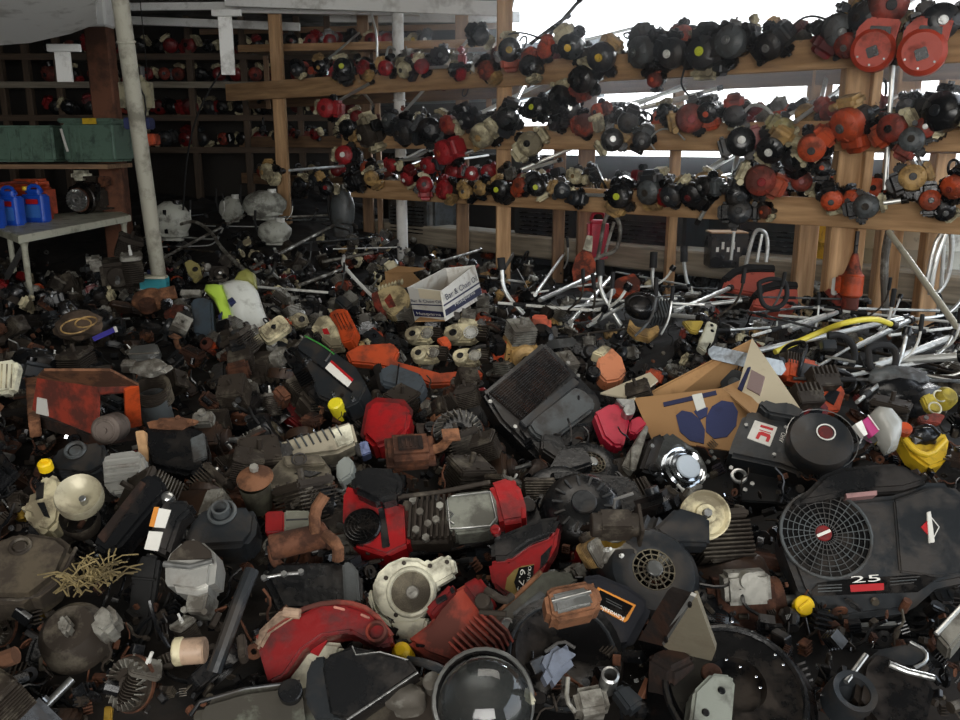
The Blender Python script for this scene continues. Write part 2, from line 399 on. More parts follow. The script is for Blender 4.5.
def mk_flywheel():
    p = P('flywheel')
    b = MB(); b.lathe((0, 0, 0), [(.015, .02), (.03, .025), (.035, .01), (.07, .008), (.1, .015), (.103, -.02), (.09, -.03), (.015, -.02), (.015, .02)], 36); p.add('disc', b, alud)
    b = MB()
    for k in range(22):
        a = 2*PI*k/22; b.box((.078*math.cos(a), .078*math.sin(a), .022), (.035, .004, .022), 0, R('Z', math.degrees(a)+25))
    p.add('cooling_fins', b, alu)
    b = MB()
    b.lathe((0, 0, -.012), [(.1, .007), (.108, .007), (.108, -.007), (.1, -.007)], 40); p.add('ring_gear', b, rust)
    return p
def mk_pulley():
    p = P('belt_pulley')
    b = MB(); b.lathe((0, 0, 0), [(.012, .018), (.025, .018), (.027, .004), (.05, .004), (.058, .014), (.062, .014), (.05, .0), (.062, -.014), (.058, -.014), (.05, -.006), (.012, -.01), (.012, .018)], 30); p.add('wheel', b, rustd)
    b = MB(); b.cyl((0, 0, .02), .011, .03, seg=6); p.add('hub_bolt', b, steel)
    return p
def mk_carb():
    p = P('carburetor')
    b = MB(); b.box((0, 0, 0), (.055, .04, .04), .004); b.cyl((.0, 0, 0), .02, .08, 'x', bev=.002); b.box((.04, 0, 0), (.006, .055, .045), .001); p.add('body', b, alu)
    b = MB(); b.lathe((0, 0, -.02), [(.022, 0), (.025, -.03), (.018, -.042), (0, -.044)], 18); b.cyl((0, 0, -.066), .005, .01, seg=6); p.add('float_bowl', b, brass)
    b = MB(); b.tube([(0, .025, .0), (0, .03, .03), (.03, .035, .04)], .003, 6); b.cyl((0, .022, 0), .008, .008, 'y'); p.add('throttle_lever', b, steel)
    return p
def mk_tank():
    p = P('fuel_tank')
    b = MB(); b.box((0, 0, 0), (.19, .13, .08), .03, seg=4); b.box((0, 0, -.002), (.2, .14, .006), .002); b.box((0, 0, .041), (.1, .05, .006), .002); p.add('shell', b, black)
    b = MB(); b.cyl((.055, 0, .05), .027, .022, seg=20, bev=.003); b.box((.055, 0, .063), (.035, .008, .008), .002); p.add('cap', b, black)
    b = MB(); b.tube([(-.08, 0, .0), (-.12, .01, 0), (-.14, .03, -.03)], .005, 6, sm=1); p.add('fuel_line', b, rubber)
    return p
def mk_cover():
    p = P('filter_cover')
    b = MB(); b.prism(rrect(.17, .12, .03), -.03, .03, .014, 3, taper=.93)
    for k in range(5): b.box((-.05+.025*k, 0, .031), (.01, .08, .006), .002)
    p.add('shell', b, dgrey)
    b = MB(); b.cyl((.0, .0, .04), .014, .018, seg=10, bev=.002); b.box((0, 0, .048), (.036, .008, .008), .002); p.add('knob', b, black)
    return p
def mk_cyl():
    p = P('finned_cylinder')
    b = MB()
    for k in range(10): b.prism(rrect(.1-.002*abs(k-5), .1, .02), k*.011, k*.011+.0035, 0)
    b.cyl((0, 0, .055), .035, .12, seg=20); p.add('barrel', b, alud)
    b = MB(); b.prism(rrect(.105, .105, .02), .112, .13, .004); b.bolts([(x*.04, y*.04, .133) for x in (-1, 1) for y in (-1, 1)]); p.add('head', b, alu)
    b = MB(); b.cyl((0, 0, .14), .009, .03, seg=6); b.cyl((0, 0, .165), .006, .03, seg=10); p.add('spark_plug', b, white)
    b = MB(); b.box((0, .06, .04), (.05, .03, .035), .003); b.cyl((0, .078, .04), .012, .004, 'y'); p.add('port_flange', b, alud)
    return p
def mk_housing():
    p = P('starter_housing')
    b = MB(); b.lathe((0, 0, 0), [(.045, .03), (.06, .035), (.09, .03), (.105, .012), (.11, -.04), (.105, -.04), (.1, .008), (.08, .02)], 32)
    b.prism([(.06, .06), (.15, .05), (.17, .12), (.1, .15), (.03, .1)], -.035, .015, .008)
    p.add('housing', b, black)
    b = MB(); b.screen((0, 0, .03), .046, 4, 14, .0018); p.add('screen', b, screenm)
    b = MB(); b.cyl((0, 0, .036), .018, .01, seg=18, bev=.002); p.add('hub', b, steel)
    b = MB(); b.tube([(.1, -.03, .0), (.14, -.05, .02), (.17, -.04, .02)], .004, 6, sm=1); b.box((.18, -.04, .02), (.014, .05, .014), .005); p.add('pull_handle', b, black)
    return p
def mk_bracket():
    p = P('steel_bracket')
    b = MB(); b.prism([(-.12, -.02), (.1, -.025), (.12, .0), (.1, .03), (-.02, .02), (-.06, .07), (-.09, .07), (-.12, .03)], -.003, .003, .001); b.box((.1, 0, .03), (.006, .05, .06), .001); p.add('plate', b, blacksteel)
    
    for q in ((-.08, .04, .006), (.05, 0, .006)): b = MB(); b.bolts([q], .009, .01); p.add('bolt', b, steel)
    return p
def mk_coil():
    p = P('ignition_coil')
    b = MB(); b.box((0, 0, 0), (.06, .04, .035), .005); b.fins((0, -.035, 0), (.055, .03, .02), 5, 'x', .8); p.add('core', b, blacksteel)
    b = MB(); b.tube([(.02, .02, 0), (.05, .06, .03), (.1, .06, .02), (.14, .02, .03)], .004, 6, sm=2); b.cyl((.145, .015, .03), .009, .04, (.6, -.6, .2), seg=10); p.add('plug_lead', b, rubber)
    return p
def mk_canister():
    p = P('plastic_canister')
    b = MB(); b.lathe((0, 0, 0), [(0, .12), (.02, .12), (.03, .1), (.06, .085), (.07, .06), (.07, -.1), (.06, -.11), (0, -.11)], 24); p.add('bottle', b, white)
    b = MB(); b.cyl((0, 0, .13), .022, .025, seg=16, bev=.003); p.add('cap', b, black)
    return p
def mk_shield():
    p = P('debris_shield')
    b = MB(); b.prism(circ(.15, 16, 0, 0, 10, 170)+[(-.1, -.02), (-.03, .01), (.03, .01), (.1, -.02)], -.004, .004, .002); b.tube([(.15*math.cos(math.radians(a)), .15*math.sin(math.radians(a)), -.02) for a in range(10, 171, 16)], .02, 4); p.add('shell', b, orange)
    b = MB(); b.box((0, .01, .012), (.07, .05, .02), .005); b.bolts([(-.02, .01, .025), (.02, .01, .025)]); p.add('clamp', b, black)
    return p
def mk_loop():
    p = P('loop_handle')
    b = MB(); b.tube([(-.06, 0, 0), (-.07, .0, .09), (-.05, 0, .14), (.05, 0, .14), (.07, 0, .09), (.06, 0, 0), (.02, 0, -.02), (-.02, 0, -.02)], .0095, 8, True, sm=2); p.add('loop', b, grip)
    b = MB(); b.box((0, 0, -.025), (.05, .04, .035), .006); b.cyl((.03, 0, -.025), .008, .03, 'x', seg=6); p.add('clamp', b, dgrey)
    return p
def mk_bent_tube():
    p = P('trimmer_shaft')
    b = MB(); b.tube([(-.5, 0, 0), (.3, 0, 0), (.45, 0, .02), (.56, 0, .1), (.62, 0, .2)], .0125, 10, sm=2); p.add('tube', b, brightalu)
    b = MB(); b.cyl((-.3, 0, 0), .018, .12, 'x', seg=12, bev=.004); p.add('grip', b, grip)
    b = MB(); b.lathe((.63, 0, .22), [(0, .03), (.03, .03), (.035, 0), (.03, -.03), (0, -.03)], 14, (.5, 0, .8)); p.add('cutting_head', b, black)
    return p
def mk_straight_tube():
    p = P('straight_shaft')
    b = MB(); b.tube([(-.65, 0, 0), (.6, 0, 0)], .0125, 10); p.add('tube', b, brightalu)
    b = MB(); b.cyl((-.3, 0, 0), .019, .16, 'x', seg=12, bev=.004); p.add('grip', b, grip)
    b = MB(); b.box((.62, 0, 0), (.07, .045, .045), .01); b.cyl((.66, 0, -.03), .025, .05, seg=14); p.add('gear_head', b, dgrey)
    return p
def mk_jhandle():
    p = P('handlebar_arm')
    b = MB(); b.tube([(0, 0, 0), (.12, 0, .1), (.16, 0, .22), (.16, 0, .36)], .0095, 8, sm=2); p.add('bar', b, brightalu)
    b = MB(); b.cyl((.16, 0, .34), .017, .13, seg=12, bev=.005); p.add('grip', b, grip)
    return p
def mk_hose():
    p = P('rubber_hose')
    b = MB(); b.tube([(-.2, 0, 0), (-.12, .05, .03), (-.05, -.03, .05), (.06, -.02, .03), (.12, .06, .04), (.2, .05, -.01)], .007, 8, sm=2); p.add('hose', b, rubber)
    b = MB(); b.cyl((-.2, 0, 0), .011, .03, 'x', seg=10); p.add('end_fitting', b, steel)
    return p
for k, f in dict(vengine=mk_vertical_engine, block=mk_block, hengine=mk_flat_engine, powerhead=mk_powerhead, chainsaw=mk_chainsaw, sawengine=mk_saw_engine,
                 muffler=mk_muffler, flywheel=mk_flywheel, pulley=mk_pulley, carb=mk_carb, tank=mk_tank, cover=mk_cover, cyl=mk_cyl, housing=mk_housing,
                 bracket=mk_bracket, coil=mk_coil, canister=mk_canister, shield=mk_shield, loop=mk_loop, bent=mk_bent_tube, straight=mk_straight_tube, jhandle=mk_jhandle, hose=mk_hose).items():
    PROTO[k] = f()
# ------------------------------------------------------------------ rack frame
RA = Vector((2.09, 5.0)); RD = Vector((-.737, .675)); RN = Vector((-.675, -.737))
def rk(s, off, z):
    p = RA+RD*s+RN*off; return Vector((p.x, p.y, z))
RYAW = math.degrees(math.atan2(RD.y, RD.x))
def on_rack(px, py, off=0.0):
    d = ray(px, py); o = RA+RN*off; n = Vector((RN.x, RN.y))
    t = (o.dot(n))/(d.x*n.x+d.y*n.y); return CAM+d*t
def rs(px, off=0.0):
    p = on_rack(px, 140, off); return (Vector((p.x, p.y))-RA-RN*off).dot(RD)
# ------------------------------------------------------------------ the setting
def slabobj(name, pts3, up, mat, kind=True, parent=None):
    bm = bmesh.new(); a = [bm.verts.new(p) for p in pts3]; b = [bm.verts.new(Vector(p)+Vector(up)) for p in pts3]
    bm.faces.new(a); bm.faces.new(b[::-1])
    for i in range(len(a)):
        j = (i+1) % len(a); bm.faces.new((a[i], b[i], b[j], a[j]))
    m = MB(); m.bm.free(); m.bm = bm; o = m.build(name, mat, parent)
    if kind: struct(o)
    return o
concrete = M('concrete_floor', '5a544b', .9, dirt=.5, scale=2, bump=.4, var=0)
roofm = M('roof_boards', '8f8d86', .85, dirt=.5, dcol='4d4a44', scale=3, var=0)
dwall = M('dark_wall', '2a2622', .9, dirt=.4, scale=2, var=0)
panelw = M('grey_wall_panel', '8b9296', .8, dirt=.3, dcol='55585a', scale=3, var=0)
gravel = M('pale_gravel_yard', 'b5b0a4', .95, dirt=.3, dcol='8b8578', scale=3, var=0)
def bxo(name, lo, hi, mat, k=True):
    m = MB(); m.box([(a+b)/2 for a, b in zip(lo, hi)], [b-a for a, b in zip(lo, hi)], 0)
    o = m.build(name, mat)
    if k: struct(o)
    return o
bxo('floor', (-6, -2.5, -.1), (7.5, 12, 0), concrete)
RZ = 3.12
bxo('ceiling', (-6, -2.5, RZ), (3.9, 8.1, RZ+.1), roofm)
bxo('ceiling_annex', (-6, 8.1, RZ+.002), (.35, 11.6, RZ+.1), roofm)
bxo('wall_left', (-6.1, -2.5, 0), (-6, 11.6, RZ), dwall)
bxo('wall_back', (-6, 11.5, 0), (.35, 11.6, RZ), dwall)
bxo('wall_camera_side', (-6, -2.6, 0), (3.9, -2.5, RZ), dwall)
# low dark wall behind the rack, with the open yard above it
a, b = rk(-3.2, -2.1, 0), rk(6.4, -2.1, 0); a2, b2 = rk(-3.2, -2.2, 0), rk(6.4, -2.2, 0)
slabobj('wall_low_rear', [a, b, b2, a2], (0, 0, 1.6), dwall)
wb = slabobj('wall_rear_upper', [rk(3.2, -2.12, 2.15), rk(6.4, -2.12, 2.15), rk(6.4, -2.18, 2.15), rk(3.2, -2.18, 2.15)], (0, 0, .55), panelw)
bxo('ground_yard', (-30, -10, -.2), (60, 90, -.11), gravel)
# eave fascia boards and conduits under the roof at the back left
def beam(name, p, q, w, h, mat, parent=None):
    p, q = Vector(p), Vector(q); d = q-p; m = MB()
    ax = d.normalized(); side = ax.cross(Vector((0, 0, 1)))
    if side.length < .01: side = Vector((1, 0, 0))
    side.normalize(); up = side.cross(ax)
    Mx = Matrix((side, up, ax)).transposed().to_4x4(); Mx.translation = (p+q)/2
    m.box((0, 0, 0), (w, h, d.length), min(w, h)*.08, seg=1)
    o = m.build(name, mat, parent)
    if parent is None: o.matrix_world = Mx
    else: o.matrix_parent_inverse = Matrix.Identity(4); o.matrix_local = parent.matrix_world.inverted()@Mx
    return o
for i, (x0, y0, x1, y1, Y, w, h) in enumerate([(120, 7, 330, 5, 8.9, .05, .07), (120, 20, 300, 27, 9.6, .05, .08), (225, -1, 505, 9, 8.2, .05, .12), (240, 10, 420, 13, 8.6, .05, .05), (330, 17, 520, 17, 9.3, .05, .1), (200, 32, 500, 26, 10.6, .05, .06)]):
    o = beam('trim_%d' % (i+1), at_y(x0, y0, Y), at_y(x1, y1, Y), w, h, whitep if i != 5 else pined); struct(o)
sp = [at_y(-60, -60, 4.4), at_y(90, -60, 4.4), at_y(97, 24, 5.7), at_y(70, 34, 5.7), at_y(30, 43, 5.7), at_y(-60, 50, 5.7)]
slabobj('ceiling_soffit', sp, (0, .03, .06), whitep)
# ------------------------------------------------------------------ heap base
def grid_mesh():
    bm = bmesh.new(); nx, ny = 150, 190; x0, x1, y0, y1 = -5.9, 6.2, .5, 11.3; V = []
    for j in range(ny+1):
        row = []
        for i in range(nx+1):
            x = x0+(x1-x0)*i/nx; y = y0+(y1-y0)*j/ny
            n = noise.noise(Vector((x*7, y*7, 1)))*.05+noise.noise(Vector((x*17, y*17, 4)))*.03
            row.append(bm.verts.new((x, y, max(.02, heap(x, y)-.10+n))))
        V.append(row)
    for j in range(ny):
        for i in range(nx):
            c = V[j][i].co; off = (c.x-RA.x)*RN.x+(c.y-RA.y)*RN.y; sd = (c.x-RA.x)*RD.x+(c.y-RA.y)*RD.y
            if off > -1.95 or sd > 6.6: bm.faces.new((V[j][i], V[j][i+1], V[j+1][i+1], V[j+1][i]))
    bmesh.ops.delete(bm, geom=[v for v in bm.verts if not v.link_faces], context='VERTS')
    be = [e for e in bm.edges if len(e.link_faces) == 1]; r = bmesh.ops.extrude_edge_only(bm, edges=be)
    for g in r['geom']:
        if isinstance(g, bmesh.types.BMVert): g.co.z = 0
    m = MB(); m.bm.free(); m.bm = bm; return m
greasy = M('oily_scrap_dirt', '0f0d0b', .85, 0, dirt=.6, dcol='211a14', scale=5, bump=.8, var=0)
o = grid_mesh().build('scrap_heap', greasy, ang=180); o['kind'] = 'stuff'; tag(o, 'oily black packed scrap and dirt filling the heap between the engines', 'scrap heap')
# small bits: bolts, tabs, plates, stubs
def behind(p, lim=-1.75): return (p.x-RA.x)*RN.x+(p.y-RA.y)*RN.y < lim and (p.x-RA.x)*RD.x+(p.y-RA.y)*RD.y < 6.7
def bits(name, mat, n, seed, label, szs=(.012, .035)):
    rnd = random.Random(seed); VAR = []
    for i in range(60):
        m = MB(); s = 1.0; k = rnd.random()
        if k < .3: m.box((0, 0, 0), (s, s*rnd.uniform(.3, .9), s*rnd.uniform(.06, .5)), s*.05, seg=1)
        elif k < .5: m.cyl((0, 0, 0), s*.35, s*rnd.uniform(.2, 1.2), seg=8)
        elif k < .65: m.tube([(0, 0, 0), (s, 0, s*.3), (s*1.6, s*.8, 0), (s*2.5, s, s*.5)], s*.1, 5, sm=1)
        elif k < .8: m.lathe((0, 0, 0), [(s*.2, .0), (s*.5, .0), (s*.5, s*.12), (s*.2, s*.12), (s*.2, 0)], 10)
        else: m.fins((0, 0, 0), (s, s*.8, s*.6), 4, 'x')
        bmesh.ops.recalc_face_normals(m.bm, faces=m.bm.faces); m.bm.verts.index_update()
        VAR.append(([v.co.copy() for v in m.bm.verts], [[v.index for v in f.verts] for f in m.bm.faces])); m.bm.free()
    V, F = [], []
    for _ in range(n):
        py = 250+470*rnd.random()**1.1; px = rnd.uniform(-30, 990); p = on_heap(px, min(py, 730), -.015); s = rnd.uniform(*szs)
        if behind(p): continue
        Mx = Tr(p.x, p.y, p.z+rnd.uniform(-.01, .04))@Euler((rnd.uniform(0, 6), rnd.uniform(0, 6), rnd.uniform(0, 6))).to_matrix().to_4x4()@Matrix.Scale(s, 4)
        vs, fs = rnd.choice(VAR); n0 = len(V); V += [Mx@v for v in vs]; F += [[i+n0 for i in f] for f in fs]
    me = bpy.data.meshes.new(name); me.from_pydata(V, [], F); me.shade_smooth(); me.set_sharp_from_angle(angle=math.radians(35)); me.materials.append(mat)
    o = bpy.data.objects.new(name, me); C.objects.link(o); o['kind'] = 'stuff'; tag(o, label, 'small scrap'); return o
bits('steel_scrap', alud, 1100, 1, 'small grey aluminium and steel scraps scattered across the heap')
bits('rusty_scrap', rust, 650, 2, 'small rusty brown scraps scattered across the heap')
bits('black_scrap', black, 1500, 3, 'small black plastic and steel fragments scattered across the heap', (.015, .045))
bits('glint_bits', chrome, 420, 4, 'tiny chrome bits added as glints across the heap', (.005, .014))  # chrome bits added to give small highlights over the heap
# ------------------------------------------------------------------ rack
HER = []   # (short phrase, px, py)
def note(short, px, py): HER.append((short, px, py))
rack = empty('storage_rack', Tr(*rk(0, 0, 0))); tag(rack, 'long timber storage rack of square posts and three plank beams, crowded with trimmer engines', 'rack')
def rpost(px, w, z0, z1, name='post', off=-.06, mat=pine, parent=rack, dp=.1, lab=None):
    s = rs(px, off); o = beam(name, rk(s, off, z0), rk(s, off, z1), w, dp, mat, parent)
    if lab: o['label'] = lab
    return o
bpy.context.view_layer.update()
for px, w in ((281, .115), (503.5, .115), (851, .155)): rpost(px, w, .0, RZ)
rpost(868, .05, 0, RZ, 'stud', mat=pine, off=-.08)
def zbeam(py, px=740): return on_rack(px, py).z
BZ = [zbeam(60), zbeam(135), zbeam(206)]
BTH = [.165, .165, .16]
for i, z in enumerate(BZ):
    s0, s1 = -2.2, rs(232)
    if i == 1: s1 = rs(345)
    if i == 2: s1 = rs(352)
    beam('crossbeam', rk(s0, .02, z), rk(s1, .02, z+(.0 if i == 0 else -.02)), .045, BTH[i], pine, rack)
rack2 = empty('rear_storage_rack', Tr(*rk(0, -.95, 0))); tag(rack2, 'second timber rack standing behind the long rack, half hidden in shadow', 'rack')
bpy.context.view_layer.update()
for px, w in ((248, .07), (366, .11), (378, .05), (462, .12), (560, .1), (587, .13), (676, .07), (815, .14), (900, .15), (945, .12)):
    rpost(px, w, .0, RZ if px < 520 else BZ[0]+.02, parent=rack2, off=-.95, mat=pined if px < 600 else pine)
for i, z in enumerate(BZ): beam('crossbeam', rk(-2.6, -.9, z-.05), rk(rs(240, -.9), -.9, z-.05), .045, .12, pined, rack2)
led = beam('ground_timber', rk(-2.6, -1.25, .80), rk(5.6, -1.25, .80), .3, .2, board); tag(led, 'long grey weathered timber lying on the ground behind the racks', 'timber')
# shelving along the back left
shelf = empty('back_shelving', Tr(*at_y(150, 200, 10.7))); tag(shelf, 'dim timber shelving across the far back wall, packed with engines', 'shelving')
bpy.context.view_layer.update()
SHY = 10.6
for px, w in ((-20, .1), (5, .09), (31, .09), (62, .09), (193, .1), (246, .09), (300, .08), (330, .08)):
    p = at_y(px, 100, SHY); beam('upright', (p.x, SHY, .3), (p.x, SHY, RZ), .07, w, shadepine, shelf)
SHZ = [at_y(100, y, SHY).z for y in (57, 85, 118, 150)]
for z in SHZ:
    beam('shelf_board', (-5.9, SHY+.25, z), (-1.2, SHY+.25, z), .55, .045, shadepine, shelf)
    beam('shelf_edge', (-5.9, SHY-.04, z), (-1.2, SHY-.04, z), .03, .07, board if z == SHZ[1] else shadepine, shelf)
ush = empty('high_shelf', Tr(*at_y(360, 50, 9.4))); tag(ush, 'high plank shelf with a warm lit front edge behind the rack posts, engines on top', 'shelf')
bpy.context.view_layer.update()
pa, pb = at_y(256, 51, 9.9), at_y(500, 46, 8.4)
beam('plank', pa, pb, .5, .05, pined, ush); beam('front_edge', pa+Vector((-.12, -.25, 0)), pb+Vector((-.12, -.25, 0)), .03, .07, pine, ush)
beam('bracket', pa+Vector((.1, 0, -.05)), pa+Vector((.1, 0, -.6)), .05, .05, pined, ush); beam('bracket', pb+Vector((-.1, 0, -.05)), pb+Vector((-.1, 0, -.6)), .05, .05, pined, ush)
# posts, pipes and hanging sheets
st = M('rusty_steel_post', '6e4632', .75, .2, dirt=.5, dcol='3b2a22', scale=5, bump=.3, var=0)
p0 = at_y(106, 100, 7.4)
o = beam('steel_post', (p0.x, 7.4, 0), (p0.x, 7.4, at_y(106, 27, 7.4).z), .19, .15, st); tag(o, 'red-brown rusty steel post behind the leaning pipe', 'post'); note('the rusty steel post', 106, 150)
o = beam('post_cap_box', (p0.x-.02, 7.38, at_y(106, 28, 7.4).z), (p0.x-.02, 7.38, RZ), .26, .2, whitep); tag(o, 'square whitewashed timber box capping the rusty steel post', 'post')
pp = M('weathered_white_pipe', 'a9a697', .6, dirt=.45, dcol='5a564a', scale=5, var=0)
m = MB(); A, B = at_y(116, -30, 5.3), at_y(160, 285, 5.75); m.tube([A, B], .048, 16); m.ring(A.lerp(B, .2), .05, .006, (B-A)); o = m.build('leaning_pipe', pp); tag(o, 'thick dirty-white pipe leaning from ceiling to heap beside the steel post', 'pipe'); note('the leaning white pipe', 140, 180)
A, B = at_y(397, -10, 8.3), at_y(399, 300, 8.3); m = MB(); m.tube([A, (A.x, A.y, .5)], .052, 16); m.ring((A.x, A.y, 2.1), .054, .008); o = m.build('vertical_pipe', whitep); tag(o, 'vertical white pipe standing behind the rack, left of the middle bay', 'pipe')
for (x0, y0, x1, y1, Y, lab) in ((218, 9, 235, 75, 7.2, 'long white wooden offcut hanging from the roof left of the rack'), (54, 44, 73, 82, 6.4, 'short white board hanging below the white soffit panel')):
    a, b = at_y((x0+x1)/2-2, y0, Y), at_y((x0+x1)/2+2, y1, Y); w = (x1-x0)/FPX*Y
    r = empty('hanging_board', Tr(*b)); tag(r, lab, 'board'); bpy.context.view_layer.update()
    beam('board', a, b, w*.75, .03, whitep, r); c = at_y(x1-3, y0+4, Y-.02); beam('top_cleat', c+Vector((-w*1.1, 0, 0)), c+Vector((w*.5, 0, 0)), .05, .05, whitep, r)
m = MB(); m.tube([at_y(140, 0, 7.5), at_y(146, 60, 7.5), at_y(150, 110, 7.6)], .004, 5, sm=1); m.tube([at_y(225, 65, 7.4), at_y(200, 105, 7.4), at_y(187, 150, 7.4), at_y(183, 210, 7.5)], .008, 6, sm=2)
o = m.build('hanging_cable', rubber); tag(o, 'thin dark cables hanging in front of the back shelving', 'cable')
# ------------------------------------------------------------------ individually modelled things on the heap
class H:
    def __init__(s, name, label, cat, short, px, py, yaw=0, tilt=25, spin=0, lift=.06, P=None, group=None):
        s.px, s.py = px, py
        p = P if P is not None else on_heap(px, py, lift)
        s.M = Tr(*p)@R('Z', yaw)@R('X', tilt)@R('Z', spin); s.Mi = s.M.inverted()
        s.root = empty(name, s.M); tag(s.root, label, cat, group)
        s.k = (pix(p)[2])/FPX
        if short: note(short, px, py)
    def t(s, px, py, z=0.0):
        o = s.Mi@CAM; d = (s.Mi.to_3x3()@ray(px, py)); q = o+d*((z-o.z)/d.z); return Vector((q.x, q.y, z))
    def part(s, name, mat, ops, parent=None, label=None):
        one = {'screws': 'screw', 'bolts': 'bolt', 'rivets': 'rivet', 'holes': 'hole', 'slots': 'slot', 'glint_specks': 'glint_speck', 'ports': 'port', 'bright_clips': 'clip', 'bolt_bosses': 'bolt_boss', 'ribs': 'rib', 'teeth': 'tooth', 'small_print': 'print_line', 'louvres': 'louvre', 'white_print': 'print_block', 'print_marks': 'print_mark', 'vents': 'vent'}
        if name in one:
            for op in ops:
                for o2 in ([('bolt', [q], *op[2:]) for q in op[1]] if op[0] == 'bolt' else [op]): r_ = s.part(one[name], mat, [o2], parent)
            return r_
        m = MB(); k = s.k
        for op in ops:
            a = op[0]; g = list(op[1:])
            if a == 'poly':
                pts, z0, z1 = g[:3]; bev = g[3] if len(g) > 3 else .004; tp = g[4] if len(g) > 4 else 1
                m.prism([tuple(s.t(x, y, z1)[:2]) for x, y in pts], z0, z1, bev, 2, taper=tp)
            elif a == 'disc':
                c, r, z0, z1 = g[:4]; bev = g[4] if len(g) > 4 else .002; q = s.t(*c, z1)
                m.cyl((q.x, q.y, (z0+z1)/2), r*k, abs(z1-z0), seg=32, bev=bev)
            elif a == 'dome':
                c, r, prof = g[:3]; q = s.t(*c, prof[0][1]); m.lathe((q.x, q.y, 0), [(f*r*k, z) for f, z in prof], 36)
            elif a == 'box':
                c, wh, z0, z1 = g[:4]; rot = g[4] if len(g) > 4 else 0; bev = g[5] if len(g) > 5 else .004; q = s.t(*c, z1)
                m.box((q.x, q.y, (z0+z1)/2), (wh[0]*k, wh[1]*k, abs(z1-z0)), bev, R('Z', rot), 3)
            elif a == 'fins':
                c, wh, z0, z1, n, ax = g[:6]; rot = g[6] if len(g) > 6 else 0; th = g[7] if len(g) > 7 else .4; q = s.t(*c, z1); T = m.T
                m.T = T@Tr(q.x, q.y, (z0+z1)/2)@R('Z', rot); m.fins((0, 0, 0), (wh[0]*k, wh[1]*k, abs(z1-z0)), n, ax, th); m.T = T
            elif a == 'tube':
                pts, r = g[:2]; m.tube([s.t(x, y, z) for x, y, z in pts], r, 10, sm=g[2] if len(g) > 2 else 1)
            elif a == 'ring':
                c, R_, r, z = g[:4]; q = s.t(*c, z); m.ring(q, R_*k, r)
            elif a == 'screen':
                c, R_, z = g[:3]; q = s.t(*c, z); m.screen(q, R_*k, *(g[3:] if len(g) > 3 else (6, 18, .0016)))
            elif a == 'bolt':
                pts, r, z = g[:3]
                for x, y in pts: q = s.t(x, y, z); m.cyl(q, r, r*1.2, seg=6)
            elif a == 'ell':
                c, d3, z = g[:3]; q = s.t(*c, z); m.ell(q, (d3[0]*k, d3[1]*k, d3[2]), g[3] if len(g) > 3 else 0, 3, s.px)
            elif a == 'hcyl':   # cylinder lying in plane between two px points
                p, q2, r, z = g[:4]; A, B = s.t(*p, z), s.t(*q2, z); m.cyl((A+B)/2, r*k, (B-A).length, (B-A), seg=24, bev=.003)
            elif a == 'mbox': m.box(g[0], g[1], g[2] if len(g) > 2 else .01, seg=3)
            elif a == 'mtube': m.tube([Vector(v) for v in g[0]], g[1], 10, sm=1)
        return m.build(name, mat, parent or s.root)
    def text(s, body, p0, p1, hpx, mat, z=.001, parent=None, name='lettering'):
        me = textmesh(body, 1, .0); A, B = s.t(*p0, z), s.t(*p1, z); d = B-A
        xs = [v.co.x for v in me.vertices]; ys = [v.co.y for v in me.vertices]; w = max(xs)-min(xs); h = max(ys)-min(ys)
        ang = math.atan2(d.y, d.x); T = Tr(*A)@Matrix.Rotation(ang, 4, 'Z')@Matrix.Diagonal((d.length/w, hpx*s.k/h, 1, 1))@Tr(-min(xs), -min(ys), 0)
        me.transform(T); me.materials.clear(); me.materials.append(mat)
        o = bpy.data.objects.new(name, me); C.objects.link(o); o.parent = parent or s.root; return o

# ---- big black twin-cylinder riding-mower engine (right)
h = H('riding_mower_engine', 'big black twin engine with round screen, red and white 25 decal at lower right', 'engine', 'the big black 25 engine', 865, 545, -6, 52, 0, .10)
top = h.part('engine_cover', dgrey, [('poly', [(783, 545), (786, 520), (800, 503), (895, 494), (930, 481), (953, 482), (968, 496), (990, 540), (975, 580), (938, 588), (918, 606), (905, 613), (845, 620), (815, 610), (800, 590)], -.10, 0, .014)])
h.part('air_duct_hood', black, [('poly', [(790, 505), (806, 492), (824, 474), (842, 467), (900, 462), (932, 481), (905, 489), (860, 492), (820, 500)], -.12, .03, .01)])
h.part('side_cover', dgrey, [('poly', [(894, 500), (930, 487), (952, 488), (964, 500), (982, 540), (970, 572), (940, 577), (900, 572)], -.02, .008, .004)], top)
h.part('decal_strip', blacksteel, [('poly', [(812, 590), (818, 583), (850, 579), (925, 574), (938, 578), (918, 592), (812, 596)], -.004, .004, .001)], top)
h.part('screen_recess', blacksteel, [('disc', (826, 534), 44, -.04, .006, .003)], top)
sc = h.part('rotating_screen', mgrey, [('screen', (826, 534), 43, .012, 8, 26, .0013), ('ring', (826, 534), 44, .004, .012)])
h.part('screen_hub', redd, [('disc', (824, 533), 8, .008, .016)], sc); h.part('hub_bar', decal, [('box', (824, 533), (15, 3), .016, .019, 25, .001)], sc)
h.text('25', (852, 583), (881, 581), 6.5, decal, .0065, top); h.part('red_stripe', decalr, [('poly', [(850, 585), (884, 583), (884, 590), (851, 592)], .002, .0055, 0)], top)
h.part('small_print', mgrey, [('poly', [(818, 585+i*3), (842, 584+i*3), (842, 585+i*3), (818, 586.2+i*3)], .002, .0055, 0) for i in range(3)]+[('poly', [(890, 578+i*3.2), (920-i*3, 576+i*3), (920-i*3, 577+i*3), (890, 579+i*3.2)], .002, .0055, 0) for i in range(3)], top)
h.part('diamond_emblem', decalr, [('poly', [(921, 527), (929, 519), (929, 536)], .006, .011, 0)], top); h.part('emblem_bar', decal, [('poly', [(927, 512), (931, 511), (935, 542), (929, 543)], .006, .013, .001)], top)
